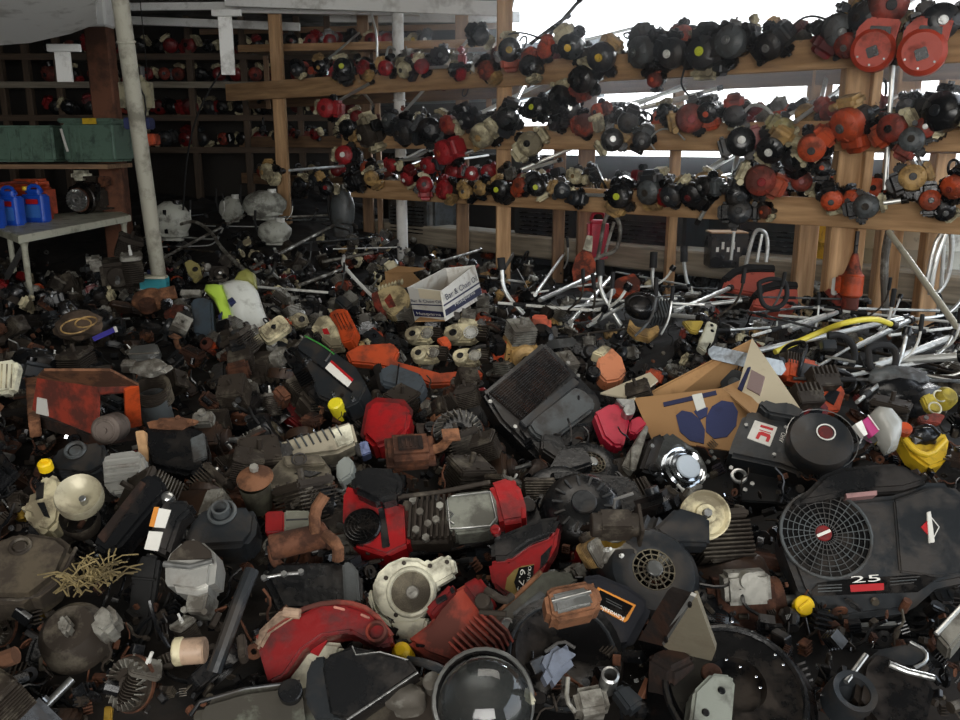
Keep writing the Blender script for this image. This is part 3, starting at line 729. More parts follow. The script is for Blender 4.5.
h.part('emblem_outline', decal, [('tube', [(931, 517, .011), (939, 527, .011), (934, 537, .011)], .0012, 0)], top)
h.part('warning_label', M('pink_label', 'a07a78', .5, dirt=.3), [('poly', [(846, 493.5), (877, 490.5), (877, 495), (847, 498)], 0, .033, 0)], top)
h.part('foil_label', steel, [('poly', [(857, 623), (898, 621), (899, 625), (858, 627)], -.09, -.03, .001)])
h.part('crankcase', blacksteel, [('box', (840, 610), (150, 60), -.26, -.10, 0, .02), ('fins', (905, 640), (60, 60), -.2, -.1, 7, 'y'), ('fins', (790, 600), (40, 60), -.25, -.1, 7, 'y')])
h.part('oil_filler', black, [('tube', [(800, 600, -.12), (805, 606, -.02)], .016)]); h.part('oil_cap', yellowc, [('disc', (805, 605), 9.5, -.02, .012, .003), ('box', (805, 605), (14, 4), .012, .02, 40, .002)], label='yellow oil filler cap')
# ---- I/C engine
h = H('mower_engine', 'dark grey engine, red lettered label and domed cover with a round red badge', 'engine', 'the domed grey engine', 790, 445, -8, 42, 0, .10)
hs = h.part('housing', dgrey, [('poly', [(728, 455), (733, 440), (744, 413), (756, 409), (800, 418), (826, 411), (848, 425), (856, 448), (852, 468), (840, 478), (812, 478), (780, 466)], -.10, 0, .012)])
h.part('rear_duct', dgrey, [('poly', [(758, 404), (764, 398), (776, 402), (790, 401), (806, 410), (800, 419), (768, 413)], -.06, .035, .008)])
dm = h.part('domed_cover', dgrey, [('dome', (822, 437), 31, [(0, .075), (.6, .073), (.93, .066), (1.0, .055), (1.02, .02), (.95, -.02)])])
h.part('dome_lip', steel, [('ring', (822, 439), 34, .0016, .03)], dm)
h.part('round_badge', redd, [('disc', (826, 432), 7, .07, .08)], dm); h.part('badge_ring', decal, [('ring', (826, 432), 8.5, .0022, .078)], dm)
lb = h.part('model_label', decal, [('poly', [(755, 420), (777.5, 427), (770, 446.5), (747, 438)], -.002, .003, .001)], hs)
for bdy, a, b, hh in (('C', (761, 431.5), (769, 434), 11), ('I', (762, 424), (773.5, 427.3), 4)):
    pass
h.part('label_letter_bar', decalr, [('poly', [(761, 424.5), (773.5, 428.3), (772.6, 430.4), (760, 426.6)], .002, .0045, 0)], lb)
h.part('label_letter_c', decalr, [('poly', [(755.5, 438), (758.5, 432), (762, 431.5), (770, 434.5), (770.8, 437), (768.5, 442), (765.5, 441), (767, 437), (761, 434.8), (758.5, 439.2)], .002, .0045, 0)], lb)
h.part('label_slash', decalr, [('poly', [(759.5, 429.2), (771, 432.8), (770.8, 433.4), (759.3, 429.8)], .002, .0045, 0)], lb)
h.text('OHV', (781.5, 432), (778.5, 441), 4.5, decal, .002, hs)
h.part('screws', steel, [('bolt', [(746, 425), (785.5, 427.5), (774, 454.5), (843, 458)], .006, .004)], hs)
h.part('finned_cylinder', rubber, [('fins', (756, 478), (36, 26), -.17, -.10, 8, 'x'), ('box', (770, 480), (60, 50), -.2, -.08)])
h.part('exhaust_port', steel, [('ring', (739, 476), 6.5, .006, -.02), ('bolt', [(745, 490), (731, 468), (752, 484)], .007, -.02)])
h.part('crankcase', blacksteel, [('disc', (800, 470), 52, -.20, -.09, .01)])
h.part('side_pipe', chrome, [('tube', [(853, 452, 0), (866, 446, .02), (870, 438, .05)], .022)])
# ---- large cardboard box with blue prints
def board3(hh, name, quad3, mat, parent, th=.005):
    return None
h = H('cardboard_box', 'large open cardboard box with dark blue paw-like prints beside the domed grey engine', 'box', 'the large cardboard box', 700, 400, 0, 0, 0, .0)
def panel(hh, name, pts, mat, th=.006, parent=None, plane=None):   # pts: (px,py,local z) corners; flat sheet with thickness
    P3 = [hh.t(*p) for p in pts]
    if plane:
        Q = [hh.t(*p) for p in plane[:3]]; n = (Q[1]-Q[0]).cross(Q[2]-Q[0]).normalized(); o_ = hh.Mi@CAM; P3 = []
        for p in pts:
            d_ = hh.Mi.to_3x3()@ray(p[0], p[1]); P3.append(o_+d_*((Q[0]-o_).dot(n)/d_.dot(n)))
    n = (P3[1]-P3[0]).cross(P3[2]-P3[0]).normalized()
    if n.dot(hh.Mi@CAM-P3[0]) < 0: n = -n
    bm = bmesh.new(); a = [bm.verts.new(p) for p in P3]; b = [bm.verts.new(p-n*th) for p in P3]
    bm.faces.new(a); bm.faces.new(b[::-1])
    for i in range(len(a)):
        j = (i+1) % len(a); bm.faces.new((a[i], b[i], b[j], a[j]))
    m = MB(); m.bm.free(); m.bm = bm; return m.build(name, mat, parent or hh.root)
panel(h, 'back_panel', [(640, 398, .06), (752, 340, .26), (758, 375, .10), (655, 415, .0)], card)
f = panel(h, 'front_panel', [(634, 398, .10), (722, 388, .16), (752, 412, .14), (740, 452, .0), (652, 440, .0)], card, plane=[(634, 398, .10), (722, 388, .16), (740, 452, .0)])
panel(h, 'side_flap', [(752, 338, .27), (800, 408, .14), (772, 418, .1), (735, 398, .12)], cardl, plane=[(752, 338, .27), (800, 408, .14), (735, 398, .12)])  # paler card carries the daylight falling on this flap
panel(h, 'inner_panel', [(722, 388, .15), (752, 375, .15), (776, 405, .11), (752, 414, .13)], card)
panel(h, 'left_flap', [(600, 393, .07), (650, 372, .11), (658, 380, .12), (634, 399, .10)], cardl)
def decalpoly(hh, name, quad_plane, pts, mat, parent=None, off=.004):
    P3 = [hh.t(*p) for p in quad_plane]; n = (P3[1]-P3[0]).cross(P3[2]-P3[0]).normalized()
    o = hh.Mi@CAM
    if n.dot(o-P3[0]) < 0: n = -n
    V = []
    for (x, y) in pts:
        d = hh.Mi.to_3x3()@ray(x, y); t = (P3[0]-o).dot(n)/d.dot(n); V.append(o+d*t+n*off)
    bm = bmesh.new(); a = [bm.verts.new(v) for v in V]; b = [bm.verts.new(v-n*(off*1.2)) for v in V]
    bm.faces.new(a); bm.faces.new(b[::-1])
    for i in range(len(a)):
        j = (i+1) % len(a); bm.faces.new((a[i], b[i], b[j], a[j]))
    m = MB(); m.bm.free(); m.bm = bm; return m.build(name, mat, parent or hh.root)
fp = [(634, 398, .10), (722, 388, .16), (740, 452, .0)]
decalpoly(h, 'printed_band', fp, [(663, 403), (716, 391), (717, 395), (664, 407)], navy)
decalpoly(h, 'blue_print', fp, [(676, 416), (682, 411), (692, 413), (700, 420), (705, 430), (704, 444), (690, 441), (680, 432)], bluel)
decalpoly(h, 'blue_print', fp, [(706, 418), (712, 407), (722, 401), (733, 403), (738, 412), (736, 426), (727, 437), (714, 439), (706, 432)], bluel)
decalpoly(h, 'blue_print', fp, [(694, 412), (700, 407), (708, 408), (707, 416), (700, 420)], bluel)
decalpoly(h, 'packing_tape', fp, [(692, 396), (702, 394), (706, 408), (697, 412)], film, off=.007)
sp_ = [(752, 338, .27), (800, 408, .14), (735, 398, .12)]
decalpoly(h, 'printed_text_block', [(752, 338, .27), (800, 408, .14), (735, 398, .12)], [(752, 371), (765, 378), (760, 396), (747, 389)], M('brown_print', '8d7a78', .8, dirt=.1), off=.007)
decalpoly(h, 'printed_stripe', sp_, [(748, 369), (751, 368), (742, 392), (738, 390)], navy, off=.007)
h = H('fan_wheel', 'dark finned fan wheel lying inside the large cardboard box', 'fan wheel', None, 735, 380, -20, 60, 0, .1)
h.part('disc', dgrey, [('disc', (734, 382), 13, -.01, .01)]); h.part('blades', blacksteel, [('screen', (734, 380), 20, .0, 2, 26, .003)]); h.part('hub', mgrey, [('disc', (734, 383), 6, .01, .018)])
# ---- chrome recoil starter
h = H('chrome_starter_engine', 'small engine with mirror-chrome ringed starter below the large cardboard box', 'engine', 'the chrome ringed starter', 683, 458, 18, 48, 0, .08)
h.part('housing', chrome, [('poly', [(652, 462), (660, 438), (671, 430), (703, 452), (706, 470), (697, 488), (680, 486), (664, 478)], -.09, 0, .012)])
h.part('recoil_rings', chrome, [('dome', (688, 466), 23, [(.55, .035), (.6, .03), (.68, .034), (.72, .024), (.82, .028), (.86, .018), (.96, .02), (1.0, 0)])])
h.part('centre_disc', M('pale_enamel', 'b9c3cc', .3, dirt=.1), [('disc', (689, 466), 12.5, .0, .037, .004)])
h.part('air_box', black, [('poly', [(640, 470), (652, 437), (664, 432), (668, 440), (662, 476)], -.08, -.01, .01), ('ring', (655, 470), 6, .004, .0)])
h.part('bolts', steel, [('bolt', [(652, 446), (708, 462), (711, 452), (707, 476), (714, 458)], .007, .005)])
h = H('aluminium_cover_plate', 'narrow dull aluminium cover plate leaning left of the chrome ringed starter', 'cover plate', None, 636, 450, 22, 40, -25, .09)
h.part('plate', alu, [('poly', [(622, 466), (631, 448), (646, 424), (649, 428), (641, 452), (634, 472)], -.04, .0, .004), ('poly', [(632, 448), (646, 424), (649, 427), (636, 470), (631, 470)], 0, .02, .003)])
h = H('red_fabric_bag', 'crumpled crimson plastic shroud left of the large cardboard box', 'shroud', 'the crimson shroud', 620, 425, 10, 40, 0, .08)
h.part('shell', pinkred, [('poly', [(594, 412), (612, 402), (626, 404), (630, 420), (624, 446), (614, 446), (603, 436)], -.06, 0, .01), ('poly', [(630, 420), (640, 415), (648, 424), (636, 434), (629, 432)], -.06, -.005, .006)])
h.part('top_clip', steel, [('poly', [(616, 398), (634, 399), (636, 410), (622, 406)], -.02, .02, .003), ('disc', (629, 410), 6, 0, .035)])
# ---- radiator style black grille engine
h = H('grille_engine', 'black engine with ribbed rectangular grille and sleek grey cover, centre of the heap', 'engine', 'the ribbed grille engine', 540, 400, 18, 45, 0, .12)
h.part('frame', black, [('poly', [(483, 392), (545, 340), (602, 398), (600, 420), (555, 472), (535, 455), (500, 420)], -.10, -.012, .012)])
h.part('grille', rustd, [('poly', [(489, 392), (544, 347), (571, 374), (521, 420)], -.02, -.006, .002)])
gr = []
for i in range(17):
    t = (i+.5)/17; a = (489+(521-489)*t, 392+(420-392)*t); b = (544+(571-544)*t, 347+(374-347)*t); gr.append(('tube', [(a[0], a[1], .0), (b[0], b[1], .0)], .0022, 0))
for i in range(11):
    t = (i+.5)/11; a = (489+(544-489)*t, 392+(347-392)*t); b = (521+(571-521)*t, 420+(374-420)*t); gr.append(('tube', [(a[0], a[1], -.002), (b[0], b[1], -.002)], .0016, 0))
h.part('grille_bars', blacksteel, gr)
h.part('grey_cover', mgrey, [('poly', [(528, 424), (532, 418), (573, 386), (583, 388), (596, 400), (594, 410), (556, 438), (545, 440), (534, 434)], -.06, .012, .01)])
h.part('trim_bar', dgrey, [('poly', [(520, 421), (574, 377), (580, 382), (526, 427)], -.03, .012, .003)])
h.part('lower_band', black, [('poly', [(520, 428), (532, 440), (556, 446), (596, 418), (598, 426), (552, 468)], -.08, .004, .006)])
h.part('screws', steel, [('bolt', [(515, 427), (568, 363), (490, 402), (578, 376)], .008, .002)])
# ---- black mower deck engine with yellow cap and white label
h = H('labelled_mower_engine', 'black mower engine with white and red warning label and bright yellow cap', 'engine', 'the black engine with yellow cap', 330, 375, -22, 35, 0, .12)
b_ = h.part('shroud', dgrey, [('poly', [(296, 346), (303, 336), (318, 340), (355, 366), (366, 384), (360, 400), (345, 408), (318, 396)], -.09, 0, .008)])
h.part('base_frame', black, [('poly', [(282, 352), (292, 345), (320, 372), (350, 400), (345, 416), (325, 410), (300, 385)], -.12, -.02, .006)])
h.part('rib', black, [('tube', [(325, 362, .0), (332, 352, .0)], .006, 0), ('tube', [(296, 348, .002), (320, 366, .002), (352, 392, .002)], .004, 0)], b_)
lb = h.part('warning_label', decal, [('poly', [(331, 361), (352, 380.5), (347, 387.5), (325, 368)], -.002, .003, 0)], b_)
h.part('label_red_edge', decalr, [('poly', [(331.5, 360), (353, 379), (351.5, 381.2), (330.3, 362)], -.002, .0045, 0)], b_)
h.part('green_cord', M('green_cord', '3d8a3c', .6, dirt=.1), [('tube', [(305, 336, .003), (322, 345, .003), (334, 354, .003)], .003)])
h.part('linkage', blacksteel, [('tube', [(285, 352, 0), (291, 350, .02), (298, 360, .01)], .004), ('bolt', [(290, 357), (297, 362), (303, 361), (342, 395)], .007, .005), ('fins', (305, 378), (30, 14), -.04, .0, 8, 'x', -40)])
h.part('bright_clips', chrome, [('tube', [(286, 350, .01), (289, 354, .015), (294, 356, .01)], .004), ('tube', [(288, 364, .01), (293, 369, .01)], .004), ('bolt', [(305.5, 359), (352.5, 398), (333, 393)], .008, .008)])
h.part('oil_cap', ycap2, [('disc', (334.5, 402.5), 7.5, -.06, .025, .005)], label='bright yellow oil cap')
h = H('red_fuel_tank', 'glossy bright red rectangular tank right of the black engine with yellow cap', 'fuel tank', 'the glossy red tank', 388, 420, -15, 30, 0, .10)
h.part('shell', red, [('poly', [(368, 404), (376, 399), (402, 401), (411, 410), (408, 428), (395, 440), (374, 446), (362, 434)], -.09, 0, .014)])
h.part('seam', redd, [('poly', [(366, 404), (376, 397), (404, 399), (413, 410), (410, 429), (396, 442), (373, 448), (360, 435)], -.05, -.044, .002)])
h = H('grey_filter_cover', 'two-part slate grey plastic cover on the heap behind the glossy red tank', 'cover', 'the slate grey cover', 402, 378, -25, 28, 0, .10)
h.part('shell', M('slate_plastic', '454c52', .4, dirt=.2), [('poly', [(378, 369), (392, 362), (420, 372), (426, 384), (418, 396), (396, 386), (380, 382)], -.06, 0, .012)])
h.part('band', black, [('tube', [(399, 364, .001), (396, 386, .001)], .003, 0)]); h.part('base', black, [('poly', [(372, 366), (380, 361), (385, 380), (420, 397), (405, 402), (380, 392)], -.08, -.03, .006)])
# ---- red and cream horizontal engine, centre
h = H('red_shrouded_engine', 'long horizontal engine with red shrouds at both ends and pale finned block, black air box', 'engine', 'the red double-shroud engine', 435, 515, -6, 40, 0, .10)
h.part('front_shroud', red, [('poly', [(343, 490), (350, 482), (372, 500), (398, 502), (408, 506), (410, 545), (386, 556), (352, 545), (342, 520)], -.10, 0, .010)])
h.part('side_panel', black, [('poly', [(378, 508), (384, 507), (390, 546), (382, 548)], -.02, .004, .002)])
h.part('flywheel_screen', blacksteel, [('disc', (362, 525), 19, -.03, .012, .004), ('screen', (361, 525), 17, .016, 5, 16, .0015)])
h.part('air_box', black, [('poly', [(350, 474), (362, 465), (395, 467), (402, 480), (400, 496), (378, 502), (352, 490)], -.07, .045, .012)])
h.part('engine_block', alud, [('box', (425, 520), (55, 48), -.12, -.01, 4, .01), ('fins', (432, 515), (50, 46), -.03, .006, 9, 'x', 4)])
h.part('bolt_bosses', alu, [('bolt', [(413, 500), (420, 512), (416, 530), (428, 524), (440, 506), (436, 520), (426, 538)], .010, .004)])
vc = h.part('valve_cover', M('pale_grey_metal', '8f9186', .45, .3, dirt=.45), [('poly', [(445, 498), (452, 493), (490, 489), (496, 500), (498, 522), (490, 530), (455, 534), (447, 526)], -.06, .008, .006)])
h.part('gasket_rim', steel, [('tube', [(447, 500, .01), (450, 529, .01), (490, 526, .01), (496, 518, .01), (490, 492, .01), (452, 496, .01)], .003, 0), ('tube', [(447, 510, .01), (453, 514, .01), (448, 520, .01), (454, 524, .01)], .003, 0)], vc)
h.part('rear_shroud', red, [('poly', [(488, 482), (510, 475), (519, 482), (526, 505), (526, 520), (500, 524), (494, 500)], -.10, .01, .012)])
h.part('base', blacksteel, [('poly', [(400, 545), (450, 533), (525, 520), (525, 535), (440, 552), (405, 556)], -.14, -.06, .008)])
h.part('top_rail', alud, [('tube', [(398, 497, .02), (440, 492, .02), (490, 482, .02)], .006, 0)])
# ---- craftsman-style red cover 6.75
h = H('red_engine_cover', 'glossy red and black engine cover with 6.75 decal at the centre foreground', 'engine', 'the red 6.75 engine', 525, 560, -10, 50, 0, .09)
h.part('red_shell', red, [('poly', [(488, 562), (494, 560), (508, 560), (530, 545), (548, 538), (560, 524), (556, 546), (540, 575), (524, 598), (510, 600), (492, 585)], -.08, .0, .008)])
h.part('black_top', black, [('poly', [(491, 560), (490, 540), (500, 534), (540, 518), (562, 515), (553, 534), (530, 543), (508, 559)], -.10, .012, .010)])
dc = h.part('decal', gold, [('poly', [(505, 589), (507, 578), (514, 570), (522, 566), (534, 564), (533, 577), (528, 590), (518, 597)], -.002, .003, 0)])
h.part('decal_black', blacksteel, [('poly', [(519, 568), (534, 565), (532, 588), (518, 594), (514, 582)], -.001, .005, 0)], dc)
h.text('6.75', (520.5, 569), (517, 592), 5.5, decal, .0056, dc); h.text('CRAFTSMAN', (528.5, 566), (525.5, 590), 3, decal, .0056, dc)
h.part('red_cap', redd, [('disc', (495, 529), 5, 0, .03), ('box', (495, 529), (8, 2), .03, .034)])
h.part('side_knob', blacksteel, [('disc', (483, 586), 7, .0, .03, .004), ('ring', (483, 586), 5, .002, .03)])
h.part('vent_slot', black, [('poly', [(541, 556), (552, 545), (547, 562), (540, 568)], -.01, .003, 0)])
# ---- cream recoil housing
h = H('cream_blower_housing', 'chipped cream-white round blower housing with brown wire screen, foreground centre', 'blower housing', 'the cream blower housing', 412, 595, -8, 58, 0, .08)
h.part('housing', creaml, [('poly', [(373, 600), (372, 585), (378, 572), (388, 563), (402, 557), (418, 558), (427, 563), (444, 554), (452, 556), (456, 575), (434, 588), (431, 600), (425, 615), (412, 621), (396, 621), (382, 614)], -.05, 0, .008)])
h.part('raised_ring', creaml, [('dome', (411, 592), 25, [(.78, .004), (.84, .014), (.95, .012), (1.02, 0)])])
h.part('wire_screen', screenm, [('disc', (411, 592), 20, -.01, .003, .001), ('screen', (411, 592), 20, .006, 9, 30, .0012)])
h.part('hub', alu, [('disc', (412, 592), 6.5, .0, .012), ('box', (412, 592), (9, 2), .012, .015, 40)])
h.part('lower_skirt', creaml, [('poly', [(390, 620), (428, 618), (424, 634), (412, 645), (398, 642)], -.07, -.01, .006), ('poly', [(370, 588), (376, 612), (390, 622), (392, 628), (376, 618), (367, 600)], -.06, -.012, .004)])
h.part('rivets', alud, [('bolt', [(386, 578), (430, 566), (447, 562), (396, 615), (427, 608), (404, 563)], .005, .002)])
# ---- faded red block
h = H('faded_red_engine', 'rusty faded red engine block between the cream blower housing and the red 6.75 engine', 'engine', 'the faded red engine', 447, 622, -20, 38, 0, .09)
h.part('block', redf, [('poly', [(404, 640), (428, 622), (448, 592), (468, 580), (492, 610), (494, 640), (482, 664), (460, 668), (425, 655)], -.13, 0, .010)])
h.part('red_head', redd, [('poly', [(424, 608), (450, 582), (456, 588), (430, 617)], -.08, .018, .006), ('poly', [(460, 584), (478, 574), (490, 590), (476, 606)], -.08, .02, .008)])
h.part('ports', black, [('box', (441, 599), (12, 6), .015, .020, 40, .001), ('box', (452, 590), (4, 6), .015, .020, 40, .001)])
h.part('fins', redf, [('fins', (478, 636), (36, 52), -.05, .022, 9, 'y', -30)]); h.part('carburetor', alud, [('disc', (482, 600), 8, 0, .035), ('tube', [(486, 590, .03), (505, 602, .03), (512, 596, .02)], .008), ('tube', [(480, 612, .02), (506, 614, .02)], .006)])
h.part('yellow_cap', yellowc, [('disc', (400, 650), 9.5, -.04, .012, .006), ('disc', (400, 650), 7, .01, .018, .004)], label='yellow fuel cap')
# ---- dark red arched shroud
h = H('arched_red_shroud', 'dark red arched sheet-metal shroud with a round hole at its right end', 'shroud', 'the arched red shroud', 320, 635, -4, 45, 0, .10)
h.part('shell', redd, [('poly', [(258, 650), (257, 637), (280, 622), (304, 612), (322, 603), (345, 603), (372, 612), (388, 628), (393, 645), (380, 648), (350, 632), (322, 636), (302, 650), (284, 676), (268, 684)], -.07, 0, .006)])
h.part('rolled_edge', redf, [('tube', [(257, 638, .0), (285, 618, .003), (312, 605, .003), (345, 601, .003), (372, 610, .003), (392, 636, .0)], .005)])
h.part('slots', M('pale_slot', 'b77a6a', .6, dirt=.3), [('box', (339, 608), (12, 2.5), -.002, .004, -12, .001), ('box', (365, 616), (10, 2.5), -.002, .004, -20, .001)])
h.part('round_collar', redf, [('dome', (379, 636), 11, [(.7, -.02), (.72, .02), (.95, .018), (1, -.01)])])
h.part('pale_lining', M('worn_pink_cream', 'ab8f78', .6, dirt=.6), [('poly', [(254, 646), (256, 632), (278, 611), (296, 606), (300, 612), (270, 632), (260, 650)], -.05, .008, .006), ('tube', [(284, 612, .014), (300, 614, .014)], .010)])
h = H('striped_hood', 'cream hood with a red stripe tucked under the arched red shroud', 'hood', None, 320, 660, 0, 40, 0, .05)
h.part('hood', creaml, [('poly', [(282, 680), (300, 658), (322, 640), (345, 642), (338, 662), (322, 690), (290, 700)], -.06, 0, .01)]); h.part('red_stripe', decalr, [('poly', [(310, 652), (323, 638), (329, 638), (318, 656)], -.003, .003, 0)])
h = H('black_plastic_box', 'torn open black plastic box below the arched red shroud, bottom centre', 'box', 'the torn black box', 360, 675, -12, 42, 0, .12)
h.part('box', black, [('poly', [(322, 668), (326, 655), (352, 646), (408, 658), (418, 672), (350, 720), (330, 716)], -.05, 0, .005)]); h.part('side', dgrey, [('poly', [(306, 672), (312, 657), (326, 655), (330, 690), (352, 722), (316, 722), (304, 700)], -.10, -.005, .006)])
h.part('torn_edge', steel, [('tube', [(352, 646, .002), (356, 655, .002), (380, 652, .002), (408, 660, .002)], .0015, 0), ('tube', [(347, 720, .003), (418, 672, .003)], .0025, 0)])
h = H('grey_engine_deck', 'dirty pale grey engine deck plate, bottom edge right of the torn black box', 'engine', 'the grey deck plate', 410, 695, -20, 30, 0, .06)
h.part('deck', alud, [('poly', [(345, 722), (420, 672), (452, 684), (470, 730), (350, 745)], -.06, 0, .008)]); h.part('casting', alu, [('ell', (405, 698), (46, 34, .07), .01, .25), ('disc', (432, 680), 10, 0, .03)]); h.part('strap', dgrey, [('tube', [(408, 660, .03), (430, 664, .04), (455, 676, .03)], .008)])
h = H('grey_tank', 'greenish grey dirty tank at the bottom edge left of the torn black box', 'tank', 'the greenish grey tank', 255, 700, 6, 35, 0, .10)
h.part('shell', M('greenish_grey', '6a6f62', .45, dirt=.7), [('poly', [(192, 712), (200, 698), (245, 685), (298, 678), (312, 690), (318, 740), (190, 745)], -.12, 0, .018)]); h.part('seam', dgrey, [('tube', [(190, 716, -.02), (200, 702, -.02), (245, 689, -.02), (300, 682, -.02)], .004, 0)]); h.part('cap', black, [('disc', (290, 690), 12, 0, .02)])
# ---- long grey cover, rusty muffler, kawasaki-style label cover
h = H('long_grey_cover', 'long rounded grey cover with a round boss, below the red 6.75 engine', 'cover', 'the long grey cover', 535, 605, 0, 42, 0, .10)
h.part('shell', M('worn_grey_cover', '55564c', .3, .3, dirt=.6), [('poly', [(489, 623), (494, 612), (540, 572), (560, 568), (576, 574), (580, 582), (560, 596), (520, 636), (508, 645), (494, 638)], -.06, 0, .010)])
h.part('recess', mgrey, [('poly', [(512, 613), (540, 590), (546, 595), (520, 620)], -.01, .003, .002)]); h.part('round_boss', steel, [('disc', (507, 624), 7, 0, .008), ('ring', (507, 624), 5, .002, .009)])
h.part('edge', rustl, [('tube', [(489, 622, -.012), (515, 598, -.012), (541, 572, -.012)], .006, 0)])
h = H('rusty_rim_muffler', 'small box muffler with orange rusty rim and shiny silver face', 'muffler', 'the rusty-rimmed silver muffler', 572, 601, 4, 40, 0, .17)
h.part('rim', rustl, [('poly', [(544, 592), (552, 586), (590, 579), (598, 584), (604, 602), (598, 612), (556, 621), (548, 616)], -.06, 0, .010)]); h.part('face', steel, [('poly', [(551, 594), (587, 586), (594, 604), (556, 613)], -.01, .008, .005)]); h.part('ridge', steel, [('tube', [(552, 602, .011), (591, 592, .011)], .003, 0)])
h = H('labelled_engine_cover', 'black engine cover with upside-down lettered label in a pale orange border', 'engine cover', 'the orange-bordered label', 615, 598, 8, 38, 0, .09)
h.part('shell', M('satin_black', '232429', .3, dirt=.25), [('poly', [(572, 590), (580, 574), (600, 572), (630, 584), (654, 602), (650, 615), (632, 648), (612, 652), (585, 625)], -.10, 0, .014)])
h.part('label_border', decalo, [('poly', [(598, 587), (636, 605), (628, 620), (625, 622), (590, 603)], -.002, .003, 0)]); lb = h.part('label_face', blacksteel, [('poly', [(600, 590), (633, 606), (625, 618), (593, 602)], -.001, .0045, 0)])
h.text('Kawasaki', (624.5, 617), (601, 605), 5, decal, .005, lb); h.part('small_print', mgrey, [('poly', [(606, 598+i*2.5), (622, 606+i*2.5), (622, 606.8+i*2.5), (606, 598.8+i*2.5)], .002, .0055, 0) for i in range(2)], lb)
# ---- muffler box
h = H('steel_box_muffler', 'large square muffler box, brown rusty side and pale steel face with four holes', 'muffler', 'the pale steel muffler box', 680, 640, 0, 0, 0, .0)
def hexa(hh, name, top, dz, mat):  # traced quad at heights, extruded down
    pass
panel(h, 'rusty_side', [(638, 640, .06), (668, 590, .26), (694, 598, .28), (663, 646, .10)], rustd, .01)
panel(h, 'front_side', [(638, 640, .06), (663, 646, .10), (690, 700, -.02), (645, 672, -.02)], blacksteel, .01)
h.part('body', rustd, [('box', (672, 655), (34, 30), -.1, .09, 35, .01)])
pf = [(663, 646, .10), (694, 598, .28), (697, 598, .28), (716, 650, .12), (712, 660, .08), (690, 700, -.02)]
panel(h, 'pale_face', pf, M('pale_steel_face', '8a8270', .45, .4, dirt=.3, dcol='5d5344'), .012, plane=[(663, 646, .10), (694, 598, .28), (712, 660, .08)])
for q in ((687, 600.5), (663, 636)): decalpoly(h, 'bolt_hole', [(663, 646, .10), (694, 598, .28), (712, 660, .08)], circ(2.2, 10, q[0]+3, q[1]+3), black, off=.004)
panel(h, 'flange', [(660, 641, .105), (690, 595, .285), (695, 597, .285), (664, 646, .105)], brightalu, .006)
# ---- black round mower pan
h = H('round_mower_deck', 'big round black steel pan with glinting specks at bottom right', 'mower deck', 'the round black pan', 735, 675, 0, 28, 0, .05)
h.part('pan', blacksteel, [('dome', (735, 690), 82, [(0, .03), (.3, .03), (.34, .05), (.78, .05), (.84, .03), (1.0, .0), (1.03, -.05), (1, -.06)])])
h.part('ridge', black, [('ring', (735, 690), 66, .006, .05)]); h.part('rust_patch', rust, [('disc', (712, 672), 10, .03, .056, .002)])
h.part('glint_specks', chrome, [('ell', q, (3.5, 2.5, .004), .053) for q in ((732, 622), (767, 640), (726, 660), (740, 667), (756, 677), (783, 665), (760, 688), (752, 632), (775, 655), (730, 681))])  # chrome specks set on the pan as glints
h = H('rectangular_cover_plate', 'pale grey rectangular lid with holes, bottom edge beside the steel muffler box', 'cover plate', None, 712, 700, 10, 35, 0, .14)
h.part('plate', M('pale_grey_lid', '8c9086', .5, dirt=.45), [('poly', [(690, 722), (694, 690), (712, 672), (732, 674), (736, 680), (732, 730)], -.05, 0, .008)]); h.part('holes', black, [('disc', (722, 690), 4, -.001, .003), ('disc', (706, 712), 4, -.001, .003)])
# ---- clear chrome bowl
h = H('glass_headlamp', 'clear glossy round lamp bowl with bright rim at the bottom edge', 'lamp', 'the clear lamp bowl', 487, 690, -6, 45, 0, .12)
h.part('bowl', clear, [('dome', (482, 698), 48, [(0, .06), (.4, .055), (.75, .035), (.95, .01), (1, -.02)])]); h.part('reflector', blacksteel, [('dome', (482, 700), 46, [(.0, -.05), (.5, -.04), (.9, -.01), (1.0, -.01)])])
h.part('rim', steel, [('ring', (483, 700), 49, .006, -.015)]); h.part('mounting_tab', creaml, [('poly', [(520, 688), (530, 690), (537, 702), (528, 706), (516, 700)], -.02, .0, .004)])
h = H('grey_funnel', 'smoky grey translucent plastic funnel right of the clear lamp bowl', 'funnel', None, 562, 655, 10, 45, 0, .13)
h.part('cone', M('smoky_grey', '6b7280', .3, dirt=.35), [('poly', [(541, 668), (548, 648), (562, 640), (574, 646), (580, 660), (566, 672), (552, 690)], -.05, 0, .014)]); h.part('rim', mgrey, [('tube', [(545, 652, .002), (562, 640, .002), (575, 648, .002)], .003)])
h = H('round_steel_pan', 'wide round dark pan under the rusty-rimmed silver muffler', 'pan', 'the wide dark pan', 565, 650, 0, 35, 0, .02)
h.part('pan', blacksteel, [('dome', (562, 655), 62, [(0, .01), (.5, .015), (.75, .03), (.95, .025), (1.0, -.01), (1, -.03)])]); h.part('edge_bead', dgrey, [('ring', (562, 655), 52, .004, .029)])
h = H('tall_carburetor', 'yellowish grey carburetor with an open round throat, bottom edge', 'carburetor', None, 595, 695, 0, 35, 0, .12)
h.part('body', alu, [('box', (592, 698), (34, 28), -.06, 0, 10, .01), ('tube', [(568, 678, .0), (566, 700, .01), (575, 712, 0)], .004)]); h.part('throat', steel, [('dome', (606, 690), 9, [(.7, -.04), (.72, .03), (1, .028), (1, -.03)])]); h.part('bracket', dgrey, [('poly', [(612, 688), (626, 682), (646, 700), (630, 712)], -.03, .01, .006)])
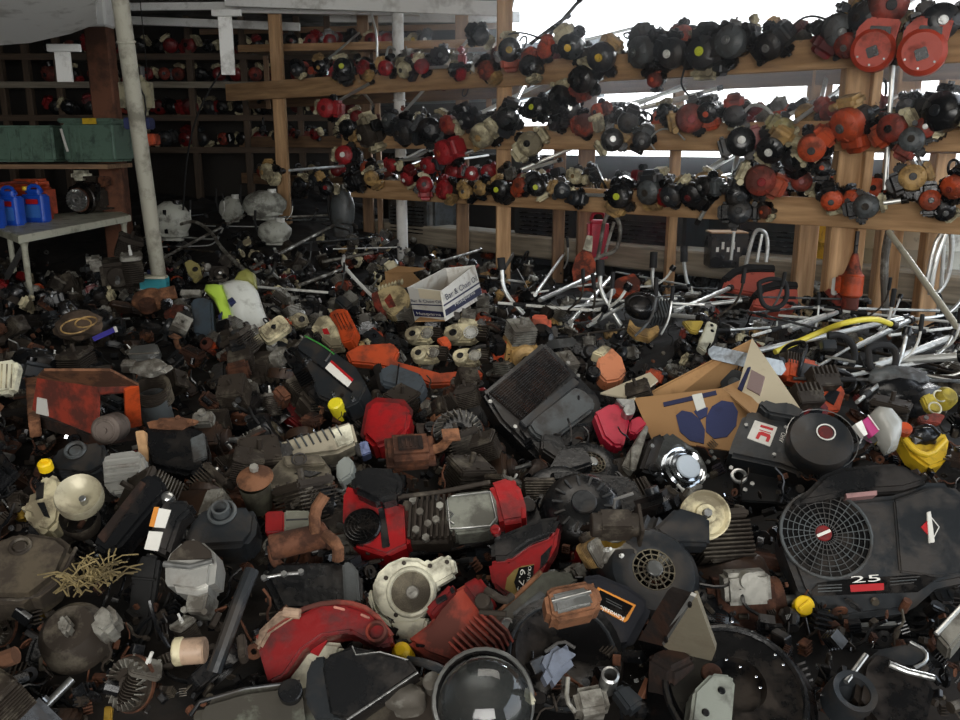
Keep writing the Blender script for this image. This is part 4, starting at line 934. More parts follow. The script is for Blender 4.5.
# ---- bottom right housings
h = H('metal_air_housing', 'worn black metal housing with a bright bent edge and oval mouth at the bottom right', 'housing', 'the bent metal housing', 895, 688, 8, 30, 0, .12)
h.part('box', blacksteel, [('poly', [(862, 662), (872, 651), (888, 654), (930, 672), (936, 690), (925, 735), (880, 730), (855, 700)], -.10, 0, .010)]); h.part('bright_edge', steel, [('tube', [(889, 664, .003), (906, 671, .003), (934, 678, .003)], .006, 0), ('tube', [(846, 682, .0), (866, 655, .0)], .005, 0)])
h.part('mouth', dgrey, [('dome', (848, 700), 24, [(0, -.03), (.55, -.025), (.65, .004), (.9, .006), (1, -.02), (1, -.05)])])
h = H('oval_lamp_housing', 'oval dark steel cover behind the bent metal housing', 'cover', None, 905, 655, 0, 25, 0, .08); h.part('shell', dgrey, [('poly', [(868, 658), (880, 648), (910, 642), (925, 650), (928, 660), (915, 668), (890, 666)], -.03, 0, .006)]); h.part('rim', steel, [('tube', [(910, 642, 0), (926, 651, 0), (927, 662, 0), (914, 668, 0)], .004)])
h = H('alu_cover_box', 'bright aluminium angle cover at the right edge below the big black 25 engine', 'cover', None, 948, 625, -30, 30, 0, .08); h.part('plate', alu, [('poly', [(936, 634), (962, 604), (975, 620), (950, 650)], -.05, 0, .006)]); h.part('lip', brightalu, [('tube', [(936, 634, .002), (962, 606, .002)], .005, 0)])
# ================================================================== left side of the heap
h = H('rusty_generator_box', 'rusty red box housing with an open end showing a round grey canister', 'generator housing', 'the rusty red box', 85, 400, 0, 0, 0, .06)
fr = [(98, 385, .22), (140, 378, .23), (141, 428, .05), (98, 436, .05)]
panel(h, 'side_panel', [(37, 378, .20), (98, 387, .20), (97, 436, .03), (32, 410, .03)], redf, .01, plane=[(37, 378, .20), (98, 387, .20), (97, 436, .03)])
panel(h, 'top_panel', [(37, 378, .20), (44, 371, .27), (110, 371, .27), (139, 386, .20), (98, 387, .20)], rustl, .008)
panel(h, 'end_panel', [(125, 391, .19), (139, 386, .20), (142, 426, .03), (126, 429, .03)], orange, .012)
panel(h, 'end_lip', [(97, 387, .20), (128, 385, .20), (127, 391, .185), (100, 393, .185)], redf, .01)
h.part('yellow_side', rustl, [('poly', [(25, 378), (38, 376), (40, 420), (28, 422)], -.03, .03, .004)])
m_ = h.t(111, 428, .09); mb = MB(); mb.T = Tr(*m_)@R('X', 80)@R('Z', 0); mb.cyl((0, 0, 0), .045, .10, seg=28, bev=.008); mb.ring((0, 0, .05), .03, .003); mb.cyl((0, 0, .052), .01, .01); mb.build('canister', M('grey_brown_canister', '6b5f57', .7, dirt=.5), h.root)
decalpoly(h, 'worn_label', [(37, 378, .20), (98, 387, .20), (97, 436, .03)], [(38, 397), (47, 399), (49, 416), (37, 413)], decal)
h.part('base', rustd, [('poly', [(30, 414), (96, 436), (140, 428), (80, 408)], -.02, .02, .004)])
h = H('grey_fuel_tank', 'grey plastic tank with raised round filler neck, below the rusty red box', 'fuel tank', 'the grey tank with filler neck', 78, 455, 5, 35, 0, .10)
h.part('shell', dgrey, [('poly', [(50, 462), (54, 450), (62, 445), (100, 440), (106, 446), (104, 466), (90, 474), (56, 476)], -.07, 0, .012)]); h.part('neck', mgrey, [('ring', (75, 450), 9, .006, .006), ('disc', (75, 450), 6, 0, .01)]); h.part('seam', black, [('tube', [(52, 468, .0), (90, 473, .0), (105, 464, .0)], .003, 0)])
h = H('yellow_capped_filler', 'oil filler neck with a small yellow cap beside the grey tank', 'oil filler', None, 44, 462, 0, 20, 0, .12); h.part('cap', yellowc, [('disc', (44, 462), 7, -.01, .02, .004), ('box', (44, 459), (9, 3), .02, .03)]); h.part('neck', black, [('disc', (44, 463), 5, -.08, -.01)])
h = H('ribbed_silver_cover', 'ribbed silver rectangular cover right of the grey tank', 'cover', 'the ribbed silver cover', 122, 470, -4, 48, 0, .11)
h.part('shell', silver, [('poly', [(101, 458), (106, 453), (135, 449), (142, 454), (145, 478), (140, 490), (110, 494), (103, 484)], -.05, 0, .010)]); h.part('ribs', silver, [('tube', [(105, 461+i*7, .004), (140, 457+i*7, .004)], .006, 0) for i in range(4)])
h = H('wood_offcut', 'short pale wood offcut standing between the rusty red box and the ribbed cover', 'wood offcut', None, 142, 445, 0, 55, 6, .13); h.part('block', pine, [('poly', [(135, 431), (144, 430), (149, 462), (140, 463)], -.03, 0, .002)])
h = H('white_canister_engine', 'dirty white tank and round dish-shaped cover at the left side', 'tank', 'the dirty white tank', 42, 500, 10, 45, 0, .10)
h.part('tank', cream, [('poly', [(18, 512), (22, 500), (33, 496), (36, 478), (46, 472), (60, 476), (64, 492), (60, 522), (48, 534), (34, 530), (28, 516)], -.08, 0, .014)]); h.part('black_print', black, [('poly', [(36, 483), (44, 482), (43, 498), (36, 500)], -.001, .003, 0), ('poly', [(37, 503), (44, 502), (50, 518), (44, 516)], -.001, .003, 0)])
h = H('round_dish_cover', 'shallow round cream dish cover with a centre knob in front of the dirty white tank', 'cover', None, 80, 500, 12, 42, 0, .16); h.part('dish', M('dusty_cream_dish', 'a39c84', .4, .2, dirt=.5, dcol='54493a'), [('dome', (80, 498), 23, [(.0, .0), (.5, .005), (.85, .02), (.95, .024), (1, .015), (.98, -.01)])]); h.part('knob', steel, [('disc', (82, 498), 3.5, 0, .03)])
h.part('lower_can', alud, [('dome', (78, 516), 18, [(1, .0), (1.02, -.03), (.9, -.06)])])
h = H('diagonal_black_housing', 'long black and rust edged housing lying diagonally right of the round dish cover', 'housing', 'the diagonal black housing', 130, 510, 5, 38, 0, .14)
h.part('shell', black, [('poly', [(92, 545), (96, 535), (140, 478), (150, 471), (163, 478), (166, 490), (118, 548), (105, 554)], -.08, 0, .010)]); h.part('rusty_top', rustd, [('poly', [(97, 536), (140, 480), (146, 483), (104, 543)], -.001, .005, .002)]); h.part('bright_corner', steel, [('dome', (166, 494), 7, [(0, .0), (.8, -.01), (1, -.03)])])
h = H('labelled_black_duct', 'upright black duct with an orange and white warning label, left centre', 'duct', 'the labelled black duct', 155, 550, 8, 50, 0, .10)
h.part('upper_duct', black, [('poly', [(146, 545), (158, 505), (170, 499), (190, 500), (193, 508), (180, 520), (168, 556)], -.08, 0, .010)]); lb = h.part('label_orange', decalo, [('poly', [(154, 507), (159, 507), (154, 527), (149, 526)], 0, .003, 0)]); h.part('label_white', decal, [('poly', [(159, 508), (171, 510), (165, 528), (154, 527)], 0, .003, 0), ('poly', [(149, 531), (163, 532), (158, 551), (144, 549)], 0, .003, 0)])
h.part('lower_duct', rubber, [('poly', [(132, 575), (143, 552), (160, 556), (155, 590), (150, 630), (136, 650), (126, 630)], -.06, -.02, .008), ('tube', [(132, 578, -.015), (155, 580, -.015)], .003, 0)])
h = H('silver_box_cover', 'shiny silver box cover with scratched top, left foreground', 'cover', 'the shiny silver box cover', 188, 565, -4, 45, 0, .12)
h.part('shell', silver, [('poly', [(163, 562), (168, 552), (184, 537), (198, 537), (212, 550), (215, 562), (212, 588), (195, 594), (168, 590), (163, 580)], -.09, 0, .014)]); h.part('scratched_top', alud, [('poly', [(171, 553), (186, 540), (198, 540), (211, 551), (212, 559), (168, 560)], -.001, .004, .002)]); h.part('front_edge', steel, [('tube', [(164, 564, .003), (190, 567, .003), (213, 561, .003)], .007, 0)]); h.part('neck', alu, [('box', (196, 600), (20, 22), -.1, -.02), ('bolt', [(184, 610), (205, 612)], .007, -.02)])
h = H('black_round_neck_tank', 'dirty black tank with an open round neck right of the diagonal black housing', 'fuel tank', 'the open-neck black tank', 220, 525, 0, 32, 0, .10)
h.part('shell', dgrey, [('poly', [(182, 540), (195, 512), (212, 505), (250, 505), (257, 515), (255, 532), (245, 545), (190, 548)], -.09, 0, .012)]); h.part('neck', mgrey, [('ring', (222, 512), 13, .005, .004), ('dome', (222, 512), 9, [(1, .0), (1, .022), (.75, .022), (.7, -.01)])])
h = H('dark_square_canister', 'dark square engine shroud with crumbled dirt on top, right of the rusty red box', 'shroud', 'the dark square shroud', 172, 440, 4, 30, 0, .14)
h.part('shell', black, [('poly', [(140, 432), (150, 422), (180, 420), (205, 430), (206, 468), (190, 474), (150, 466)], -.12, 0, .012)]); h.part('side_plate', mgrey, [('poly', [(190, 438), (204, 432), (207, 456), (193, 462)], -.01, .006, .003)]); h.part('dirt_top', rustl, [('ell', (172, 424), (46, 16, .03), .005, .35), ('bolt', [(178, 418), (190, 422), (162, 424)], .008, .016)])
h = H('vertical_finned_engine', 'upright finned grey cylinder with crusty carburetor right of the rusty red box', 'engine', 'the upright finned cylinder', 152, 385, 0, 25, 0, .16)
h.part('fins', alud, [('dome', (152, 385), 17, [(1, -.01*i+.04 if j == 0 else -.01*i+.036) if j < 2 else (.8, -.01*i+.034) for i in range(8) for j in (0, 1, 2)])]); h.part('cylinder', mgrey, [('dome', (152, 398), 15, [(1, .0), (1, -.10), (.9, -.12)])]); h.part('carburetor', alu, [('ell', (150, 368), (38, 24, .05), .05, .4), ('box', (128, 362), (14, 10), .03, .07), ('tube', [(133, 368, .04), (136, 388, .0)], .005, 0)])
# ribbed cream cover cluster
h = H('ribbed_cream_cover', 'long ribbed cover, dark at its left and bright cream at its right end', 'cover', 'the long ribbed cream cover', 315, 440, 10, 35, 0, .12)
h.part('shell', M('worn_cream_grey', '98907c', .4, .1, dirt=.4), [('poly', [(266, 452), (270, 444), (330, 426), (352, 420), (358, 442), (338, 452), (290, 458), (272, 460)], -.07, 0, .010)]); h.part('bright_end', creaml, [('poly', [(330, 430), (350, 423), (354, 441), (338, 447)], -.01, .004, .003)]); h.part('ribs', mgrey, [('tube', [(280+i*7, 442-i*2.1, .002), (286+i*7, 452-i*2, .002)], .003, 0) for i in range(9)]); h.part('dark_end', black, [('poly', [(264, 455), (270, 444), (292, 440), (296, 455), (280, 462)], -.07, .006, .008)])
h = H('flat_grey_cover', 'wide flat olive grey cover with a round dent, below the long ribbed cream cover', 'cover', 'the flat olive grey cover', 295, 475, 6, 32, 0, .10)
h.part('shell', M('olive_grey', '6f6858', .5, .15, dirt=.5), [('poly', [(262, 490), (270, 470), (282, 456), (322, 456), (332, 470), (330, 486), (300, 494)], -.06, 0, .008), ('poly', [(282, 455), (320, 454), (326, 464), (286, 466)], 0, .016, .004)]); h.part('round_dent', dgrey, [('ring', (299, 459), 7, .003, .017), ('disc', (299, 459), 5, .01, .018)]); h.part('oval_dent', black, [('poly', [(294, 473), (305, 470), (322, 472), (310, 477)], -.002, .004, .001)]); h.part('front_lip', mgrey, [('tube', [(262, 490, .002), (300, 494, .002), (331, 487, .002)], .005, 0)])
h = H('small_green_pot', 'small round pot with a flat bolted lid left of the flat olive grey cover', 'pot', None, 254, 475, 0, 25, 0, .12); h.part('pot', M('pot_green_grey', '5c5a4a', .6, dirt=.5), [('dome', (254, 482), 15, [(1.05, .04), (1, .02), (.8, -.06)])]); h.part('lid', rustl, [('dome', (254, 474), 17, [(0, .05), (.4, .046), (.9, .04), (1.05, .035)])]); h.part('bolt', alu, [('bolt', [(254, 468)], .012, .055)])
h = H('light_grey_box', 'small pale grey box on a stem right of the flat olive grey cover', 'switch box', None, 347, 468, -10, 40, 0, .13); h.part('box', M('pale_grey_box', '8c918c', .45, dirt=.2), [('poly', [(336, 462), (346, 454), (354, 462), (352, 474), (340, 482), (336, 478)], -.04, 0, .006)]); h.part('stem', steel, [('tube', [(342, 480, -.02), (346, 492, -.03), (336, 490, -.03)], .007)])
h = H('blue_steel_cube', 'small shiny blue-grey cube beside the bright end of the long ribbed cream cover', 'relay', None, 364, 446, 0, 40, 0, .14); h.part('cube', M('blue_steel', '5f6a8c', .25, .6, dirt=.1), [('poly', [(359, 442), (367, 440), (371, 452), (362, 456)], -.04, 0, .003)]); h.part('side', black, [('poly', [(354, 446), (359, 442), (362, 456), (358, 456)], -.04, -.001, .002)])
h = H('red_white_box', 'small red and off-white cased part above the rusty pipe muffler', 'case', 'the red and off-white case', 288, 520, 0, 40, 0, .12); h.part('red_half', redd, [('poly', [(265, 511), (284, 510), (284, 532), (265, 533)], -.05, 0, .004)]); h.part('pale_half', M('greenish_white', '8b8c7c', .5, dirt=.4), [('poly', [(284, 510), (310, 510), (310, 530), (284, 532)], -.05, 0, .004)]); h.part('groove', dgrey, [('tube', [(286, 520, .001), (308, 519, .001)], .002, 0)])
h = H('rusty_pipe_muffler', 'rust-brown cylindrical muffler with branching pipes, left of the red double-shroud engine', 'muffler', 'the rusty pipe muffler', 300, 540, 0, 30, 0, .12)
h.part('canister', rust, [('hcyl', (270, 548), (325, 535), 13, .0)]); h.part('pipe_branch', rustl, [('tube', [(316, 534, .02), (314, 512, .05), (325, 495, .07)], .014)]); h.part('pipe_branch', rustl, [('tube', [(326, 535, .02), (338, 545, .03), (338, 560, .0)], .014)]); h.part('pipe_branch', rust, [('tube', [(272, 545, .0), (274, 560, -.02), (280, 566, -.04)], .012)]); h.part('end_band', rust, [('hcyl', (322, 537), (328, 534), 15, .0)])
h = H('wide_dark_engine', 'wide dark engine with a grey finned side below the rusty pipe muffler', 'engine', None, 310, 582, 0, 30, 0, .06)
h.part('case', black, [('poly', [(262, 575), (275, 560), (345, 560), (362, 570), (362, 610), (280, 612)], -.12, 0, .014)]); h.part('grey_side', mgrey, [('poly', [(342, 562), (350, 560), (358, 570), (360, 602), (344, 604)], -.02, .02, .005)]); h.part('lever', steel, [('tube', [(262, 578, .02), (285, 574, .02), (303, 573, .02)], .004, 0), ('bolt', [(264, 578), (284, 574), (301, 572)], .007, .025)])
h = H('big_flat_engine_cover', 'big dusty flat engine cover with a round filler at the left edge', 'engine cover', 'the dusty flat cover', 30, 555, 14, 30, 0, .12)
h.part('shell', M('dusty_olive', '4f4638', .6, dirt=.6), [('poly', [(-20, 560), (-10, 540), (20, 528), (60, 534), (74, 545), (62, 575), (30, 600), (-20, 600)], -.10, 0, .018)]); h.part('filler', alud, [('ring', (20, 546), 9, .005, .003), ('disc', (20, 546), 6, 0, .012)]); h.part('rim', alud, [('tube', [(-15, 598, -.02), (30, 601, -.02), (60, 580, -.02), (76, 548, -.02)], .005)])
h = H('twin_lobed_casting', 'dirty aluminium casting with two raised square bosses below the dusty flat cover', 'casting', 'the two-boss casting', 80, 622, 0, 35, 0, .10)
h.part('casting', alud, [('dome', (68, 628), 34, [(0, .0), (.7, .0), (.95, -.02), (1.05, -.06)])]); h.part('boss', alu, [('poly', [(56, 618), (64, 612), (72, 622), (66, 634), (58, 630)], 0, .03, .006)]); h.part('boss', alu, [('poly', [(88, 618), (104, 600), (114, 608), (117, 622), (102, 636), (92, 630)], -.02, .04, .010)])
h = H('fluffy_grass_tuft', 'tuft of dry straw and leaves lying above the two-boss casting', 'straw tuft', None, 90, 585, 0, 0, 0, .08)
rnd = random.Random(5); mb = MB()
for i in range(90):
    a = rnd.uniform(0, 6.28); r0 = rnd.uniform(0, .06); p = Vector((r0*math.cos(a), r0*math.sin(a), rnd.uniform(0, .03))); q = p+Vector((rnd.uniform(-.06, .06), rnd.uniform(-.05, .05), rnd.uniform(-.01, .04)))
    mb.tube([p, p.lerp(q, .5)+Vector((0, 0, .01)), q], .0018, 4)
o = mb.build('straw', M('straw', '8a7a52', .8, dirt=.4), h.root); o['kind'] = 'stuff'
h = H('pale_pink_bottle', 'stubby worn pink-white plastic filter lying left of the arched red shroud', 'filter', None, 192, 650, 0, 30, 0, .12); h.part('body', M('pale_pink', 'b0957e', .5, dirt=.5), [('hcyl', (177, 652), (206, 650), 13, .0)]); h.part('cap', cream, [('hcyl', (174, 652), (184, 651), 14, .0)])
h = H('angle_iron_bar', 'long dark angle iron bar leaning between the silver box cover and arched red shroud', 'bar', None, 228, 620, 0, 30, 0, .16); h.part('bar', dgrey, [('tube', [(252, 570, .06), (240, 600, .05), (214, 672, .0)], .014, 0)]); h.part('grey_tab', alud, [('poly', [(236, 635), (244, 632), (246, 655), (238, 658)], .0, .03, .003)])
h = H('rusty_rod_end', 'orange rusty pipe end poking in at the left edge below the dusty flat cover', 'pipe', None, 6, 660, 0, 10, 0, .12); h.part('pipe', rustl, [('tube', [(-20, 668, 0), (16, 655, .02)], .016, 0)])
h = H('yellow_tab', 'small brass yellow tab at the bottom left edge', 'tab', None, 107, 712, 0, 40, 0, .12); h.part('tab', brass, [('poly', [(104, 706), (112, 706), (111, 722), (103, 722)], -.01, 0, .002)])
h = H('rope_ball_engine', 'round dusty brown engine lump wrapped with cord near the table', 'engine', None, 78, 328, 0, 20, 0, .10); h.part('lump', M('dusty_brown', '5a4a3c', .9, dirt=.5), [('ell', (80, 326), (46, 36, .12), .0, .3)]); h.part('cord', tan, [('ring', (76, 326), 14, .004, .06), ('ring', (86, 322), 10, .004, .06)])
h = H('white_rag_bottle', 'white ribbed bottle cut by the left edge beside the rusty red box', 'bottle', None, 4, 378, 0, 55, 0, .16); h.part('bottle', creaml, [('poly', [(-14, 362), (14, 358), (17, 366), (11, 392), (-4, 394), (-14, 388)], -.06, 0, .014)]); h.part('ribs', cream, [('tube', [(-8+i*5, 364, .004), (-9+i*5, 388, .004)], .0025, 0) for i in range(5)])
h = H('blue_tag', 'small violet-blue label strip lying below the table', 'label', None, 104, 333, 0, 30, 0, .12); h.part('strip', M('violet_label', '453f9a', .4, dirt=.1), [('poly', [(92, 337), (114, 327), (116, 331), (94, 341)], -.004, 0, 0)]); h.part('white_edge', decal, [('poly', [(113, 327), (116, 326), (118, 331), (115, 332)], -.003, .001, 0)])
# ---- bag of fertilizer-like film
h = H('lime_white_bag', 'crumpled lime green and white plastic sack standing on the heap, left of centre', 'sack', 'the lime and white sack', 240, 308, 0, 48, 0, .12)
def sack(hh, name, pts, th, mat, seed):
    # puffed sheet from a traced outline
    P2 = [hh.t(*p) for p in pts]; c = sum(P2, Vector())/len(P2); bm = bmesh.new(); rings = []
    for f, z in ((1, -.02), (.96, .35), (.8, .7), (.55, .9), (.25, 1.0)):
        rings.append([bm.verts.new((c.x+(p.x-c.x)*f, c.y+(p.y-c.y)*f, th*z+ .016*noise.noise(Vector((p.x*22*f, p.y*22*f, seed))) )) for p in P2])
    n = len(P2); top = bm.verts.new((c.x, c.y, th)); low = bm.verts.new((c.x, c.y, -.08))
    for a, b in zip(rings, rings[1:]):
        for i in range(n): bm.faces.new((a[i], a[(i+1) % n], b[(i+1) % n], b[i]))
    for i in range(n): bm.faces.new((rings[-1][i], rings[-1][(i+1) % n], top)); bm.faces.new((rings[0][(i+1) % n], rings[0][i], low))
    m = MB(); m.bm.free(); m.bm = bm; return m.build(name, mat, hh.root, ang=60)
sack(h, 'green_side', [(204, 290), (206, 285), (214, 285), (224, 286), (230, 305), (240, 338), (228, 334), (222, 318), (214, 300)], .05, lime, 1)
sack(h, 'white_side', [(222, 285), (234, 281), (250, 280), (258, 292), (264, 310), (271, 330), (271, 342), (250, 342), (238, 338), (232, 318), (227, 300)], .06, film, 2)
sack(h, 'twisted_top', [(234, 282), (238, 274), (248, 270), (256, 276), (258, 290), (250, 286)], .05, M('yellowed_film', '8f8f4c', .4, dirt=.3), 3)
h.part('print_marks', navy, [('poly', [(227, 300), (232, 297), (234, 299), (229, 303)], .04, .0645, 0), ('poly', [(229, 303), (235, 300), (236, 302), (230, 305)], .04, .0645, 0), ('poly', [(218, 316), (222, 311), (222, 314), (219, 320)], .04, .0575, 0)])
# ---- white printed open box
h = H('bar_oil_box', 'white open cardboard box with navy printed bands, tilted on the heap centre', 'box', 'the white printed box', 445, 292, 0, 0, 0, .08)
c0 = (446, 322, .0); L0 = (415, 320, .03); R0 = (483, 302, .02)
qf = [(408, 288, .17), (441, 291, .17), (446, 321, -.01), (415, 322, -.01)]; qr = [(441, 291, .17), (475, 265, .20), (483, 297, .02), (446, 321, -.01)]
panel(h, 'end_panel', qf, whitecard, .006, plane=qf); panel(h, 'long_panel', qr, whitecard, .006, plane=qr)
panel(h, 'back_panel', [(408, 288, .17), (446, 268, .21), (450, 290, .05), (415, 315, -.0)], whitecard, .006); panel(h, 'far_end_panel', [(446, 268, .21), (475, 265, .20), (478, 290, .05), (450, 290, .05)], whitecard, .006)
panel(h, 'bottom', [(415, 321, -.005), (446, 320, -.005), (480, 298, .02), (450, 292, .02)], card, .006)
decalpoly(h, 'navy_band', qf, [(413, 309), (444, 312), (445, 317), (415, 316)], navy, off=.003); decalpoly(h, 'thin_line', qf, [(411.5, 303.7), (443, 305), (443, 305.8), (411.5, 304.5)], navy, off=.003)
decalpoly(h, 'navy_band', qr, [(445, 310), (480, 287), (481.5, 294), (446, 316)], navy, off=.003); decalpoly(h, 'thin_line', qr, [(443.5, 305), (479, 282), (479.3, 283.5), (443.8, 306.5)], navy, off=.003)
def textq(hh, body, quad, p0, p1, hpx, mat, off=.0045):
    P3 = [hh.t(*p) for p in quad]; n = (P3[1]-P3[0]).cross(P3[2]-P3[0]).normalized(); o = hh.Mi@CAM
    if n.dot(o-P3[0]) < 0: n = -n
    def hit(x, y):
        d = hh.Mi.to_3x3()@ray(x, y); return o+d*((P3[0]-o).dot(n)/d.dot(n))+n*off
    A, B = hit(*p0), hit(*p1); ux = (B-A); w_ = ux.length; ux.normalize(); up = n.cross(ux)
    me = textmesh(body, 1, 0); xs = [v.co.x for v in me.vertices]; ys = [v.co.y for v in me.vertices]
    Mx = Matrix((ux, up, n)).transposed().to_4x4(); Mx.translation = A
    me.transform(Mx@Matrix.Diagonal((w_/(max(xs)-min(xs)), hpx*hh.k/(max(ys)-min(ys)), 1, 1))@Tr(-min(xs), -min(ys), 0)); me.materials.clear(); me.materials.append(mat)
    o_ = bpy.data.objects.new('lettering', me); C.objects.link(o_); o_.parent = hh.root
textq(h, 'Husqvarna', qf, (418, 315), (442, 316.5), 4.2, decal); textq(h, 'Bar & Chain Oil', qf, (412, 301.5), (442, 303), 3.2, navy)
textq(h, 'Husqvarna', qr, (455, 307.5), (475, 294.5), 4, decal); textq(h, 'Bar & Chain Oil', qr, (446, 300.5), (477, 280.5), 5, navy)
decalpoly(h, 'water_stain', qf, [(418, 288.5), (440, 291), (441, 300), (420, 298)], cardl, off=.002)
h = H('brown_carton', 'small crushed brown carton behind the white printed box', 'carton', None, 398, 278, 0, 0, 0, .05)
panel(h, 'front', [(385, 272, .12), (410, 270, .12), (425, 285, .0), (386, 290, .0)], card); panel(h, 'top', [(385, 272, .12), (398, 266, .15), (425, 268, .15), (412, 272, .12)], card)
# ---- orange items mid
h = H('orange_curved_shroud', 'long curved bright orange blower shroud sweeping right of the slate grey cover', 'shroud', 'the long orange shroud', 425, 370, 6, 35, 0, .07)
h.part('shell', orange, [('poly', [(345, 352), (360, 344), (392, 342), (400, 350), (395, 360), (440, 372), (478, 368), (484, 374), (470, 382), (430, 384), (400, 370), (372, 364), (350, 362)], -.04, 0, .008)]); h.part('hole', black, [('disc', (418, 376), 3, -.001, .003), ('disc', (455, 378), 2.5, -.001, .003)])
h = H('orange_saw_body', 'orange and cream chainsaw body with red decal, above the black engine with yellow cap', 'chainsaw', 'the orange and cream saw', 332, 328, -22, 40, 0, .10)
h.part('orange_cowl', orange, [('poly', [(328, 313), (336, 308), (346, 308), (356, 328), (352, 340), (342, 343), (336, 325)], -.06, .015, .008)]); h.part('cream_body', cream, [('poly', [(310, 328), (318, 316), (328, 314), (344, 338), (342, 346), (330, 347)], -.06, 0, .008)]); h.part('red_decal', decalr, [('poly', [(322, 329), (327, 328), (330, 334), (324, 334)], -.001, .003, 0)]); h.part('vents', black, [('tube', [(334+i*3.4, 314-i*.5, .018), (342+i*3.4, 330-i*.5, .018)], .0016, 0) for i in range(4)])
h = H('cream_saw_body', 'cream and red-orange chainsaw body with toothed top edge, left of the white printed box', 'chainsaw', 'the toothed cream saw', 392, 300, -12, 42, 0, .10)
h.part('cream_body', M('cream_brown', 'b7a57c', .5, dirt=.5), [('poly', [(376, 292), (386, 284), (402, 285), (410, 296), (408, 308), (392, 316), (382, 310)], -.07, 0, .009)]); h.part('red_side', redf, [('poly', [(371, 293), (378, 290), (386, 312), (384, 318), (374, 306)], -.06, -.004, .005)]); h.part('teeth', cream, [('box', (379+i*3.2, 287-i*1.0), (2, 5), -.02, .012) for i in range(8)]); h.part('recess', redf, [('poly', [(384, 300), (390, 293), (396, 306), (389, 308)], -.002, .003, .001)])
for (x, y, s_, lab) in ((418, 333, 1.0, 'left upper of the cream bare trimmer engines below the white printed box'), (460, 332, 1.2, 'cream bare trimmer engine with a toothed white wheel, directly below the white printed box'), (424, 352, 1.0, 'lower left cream bare trimmer engine in front of the white printed box'), (466, 355, 1.0, 'lower right cream bare trimmer engine behind the ribbed grille engine')):
    h = H('bare_trimmer_engine', lab, 'engine', None, x, y, -15, 45, 0, .09); k_ = s_
    h.part('crankcase', cream, [('poly', [(x-14*k_, y-4*k_), (x-6*k_, y-8*k_), (x+16*k_, y-8*k_), (x+22*k_, y-2*k_), (x+10*k_, y+8*k_), (x-10*k_, y+8*k_)], -.05, 0, .010), ('disc', (x-6*k_, y), 8*k_, -.03, .02, .005)]); h.part('shaft_hole', black, [('disc', (x-6*k_, y), 3.4*k_, .015, .023)]); h.part('flywheel', alu if s_ == 1 else white, [('screen', (x+9*k_, y), 6*k_, .015, 3, 16, .0025), ('disc', (x+9*k_, y), 4*k_, 0, .018)]); h.part('fins', alud, [('fins', (x+18*k_, y-1), (9*k_, 13*k_), -.03, .012, 5, 'y')])
h = H('red_homelite_tool', 'orange fan housing with cream snout beside the long orange shroud', 'housing', None, 458, 345, 0, 40, 0, .11); h.part('housing', orange, [('poly', [(436, 338), (446, 335), (452, 344), (446, 350)], -.03, 0, .006)]); h.part('snout', cream, [('disc', (432, 350), 6, -.02, .02, .004)])
# pinkish saw + dark unit near the big carton
h = H('faded_orange_saw', 'faded salmon-orange chainsaw engine with a cream top, left of the large cardboard box', 'chainsaw', 'the salmon saw engine', 612, 362, 8, 38, 0, .10)
h.part('body', M('salmon', 'c27a55', .5, dirt=.35), [('poly', [(597, 362), (602, 350), (612, 346), (622, 356), (627, 372), (620, 380), (606, 382), (598, 374)], -.07, 0, .009)]); h.part('cream_top', cream, [('poly', [(592, 352), (604, 344), (612, 347), (603, 356)], -.05, .01, .006)]); h.part('dark_wheel', black, [('disc', (594, 371), 7, -.03, .015, .004), ('ring', (594, 371), 5, .003, .016)])
h = H('finned_grey_engine', 'round dark finned engine on a yellow tank, right of the tall bent handlebars', 'engine', 'the finned engine on yellow tank', 650, 308, 4, 35, 0, .14)
h.part('cylinder', mgrey, [('fins', (662, 308), (24, 26), -.05, .015, 8, 'x', 0, .5), ('box', (662, 308), (20, 22), -.05, .0)]); h.part('dark_case', black, [('ell', (642, 306), (36, 34, .12), .0, .15), ('ring', (640, 304), 12, .004, .06)]); h.part('yellow_tank', tan, [('poly', [(630, 318), (636, 326), (650, 328), (658, 324), (660, 330), (650, 338), (636, 334), (628, 326)], -.03, .02, .006)])
h = H('vented_white_cover', 'small white cover with two square holes, behind the large cardboard box', 'cover', None, 711, 330, 14, 40, 0, .12); h.part('cover', creaml, [('poly', [(698, 346), (708, 320), (718, 324), (714, 340), (706, 352)], -.04, 0, .006)]); h.part('holes', black, [('box', (712, 325), (3.4, 3.4), -.001, .003), ('box', (712.5, 330.5), (3.4, 3.4), -.001, .003)])
h = H('yellow_triangular_cover', 'pale yellow triangular cover behind the large cardboard box', 'cover', None, 693, 324, 0, 35, 0, .12); h.part('cover', M('pale_yellow', 'bfa64e', .5, dirt=.3), [('poly', [(682, 320), (704, 320), (698, 332), (690, 330)], -.03, 0, .006)])
h = H('red_saw_shroud', 'faded orange-red angular saw housing lying behind the finned engine on yellow tank', 'housing', 'the orange-red saw housing', 628, 283, 10, 35, 0, .12); h.part('shell', redf if 0 else oranged, [('poly', [(612, 292), (616, 278), (634, 272), (641, 280), (640, 290), (622, 298)], -.06, 0, .010)])
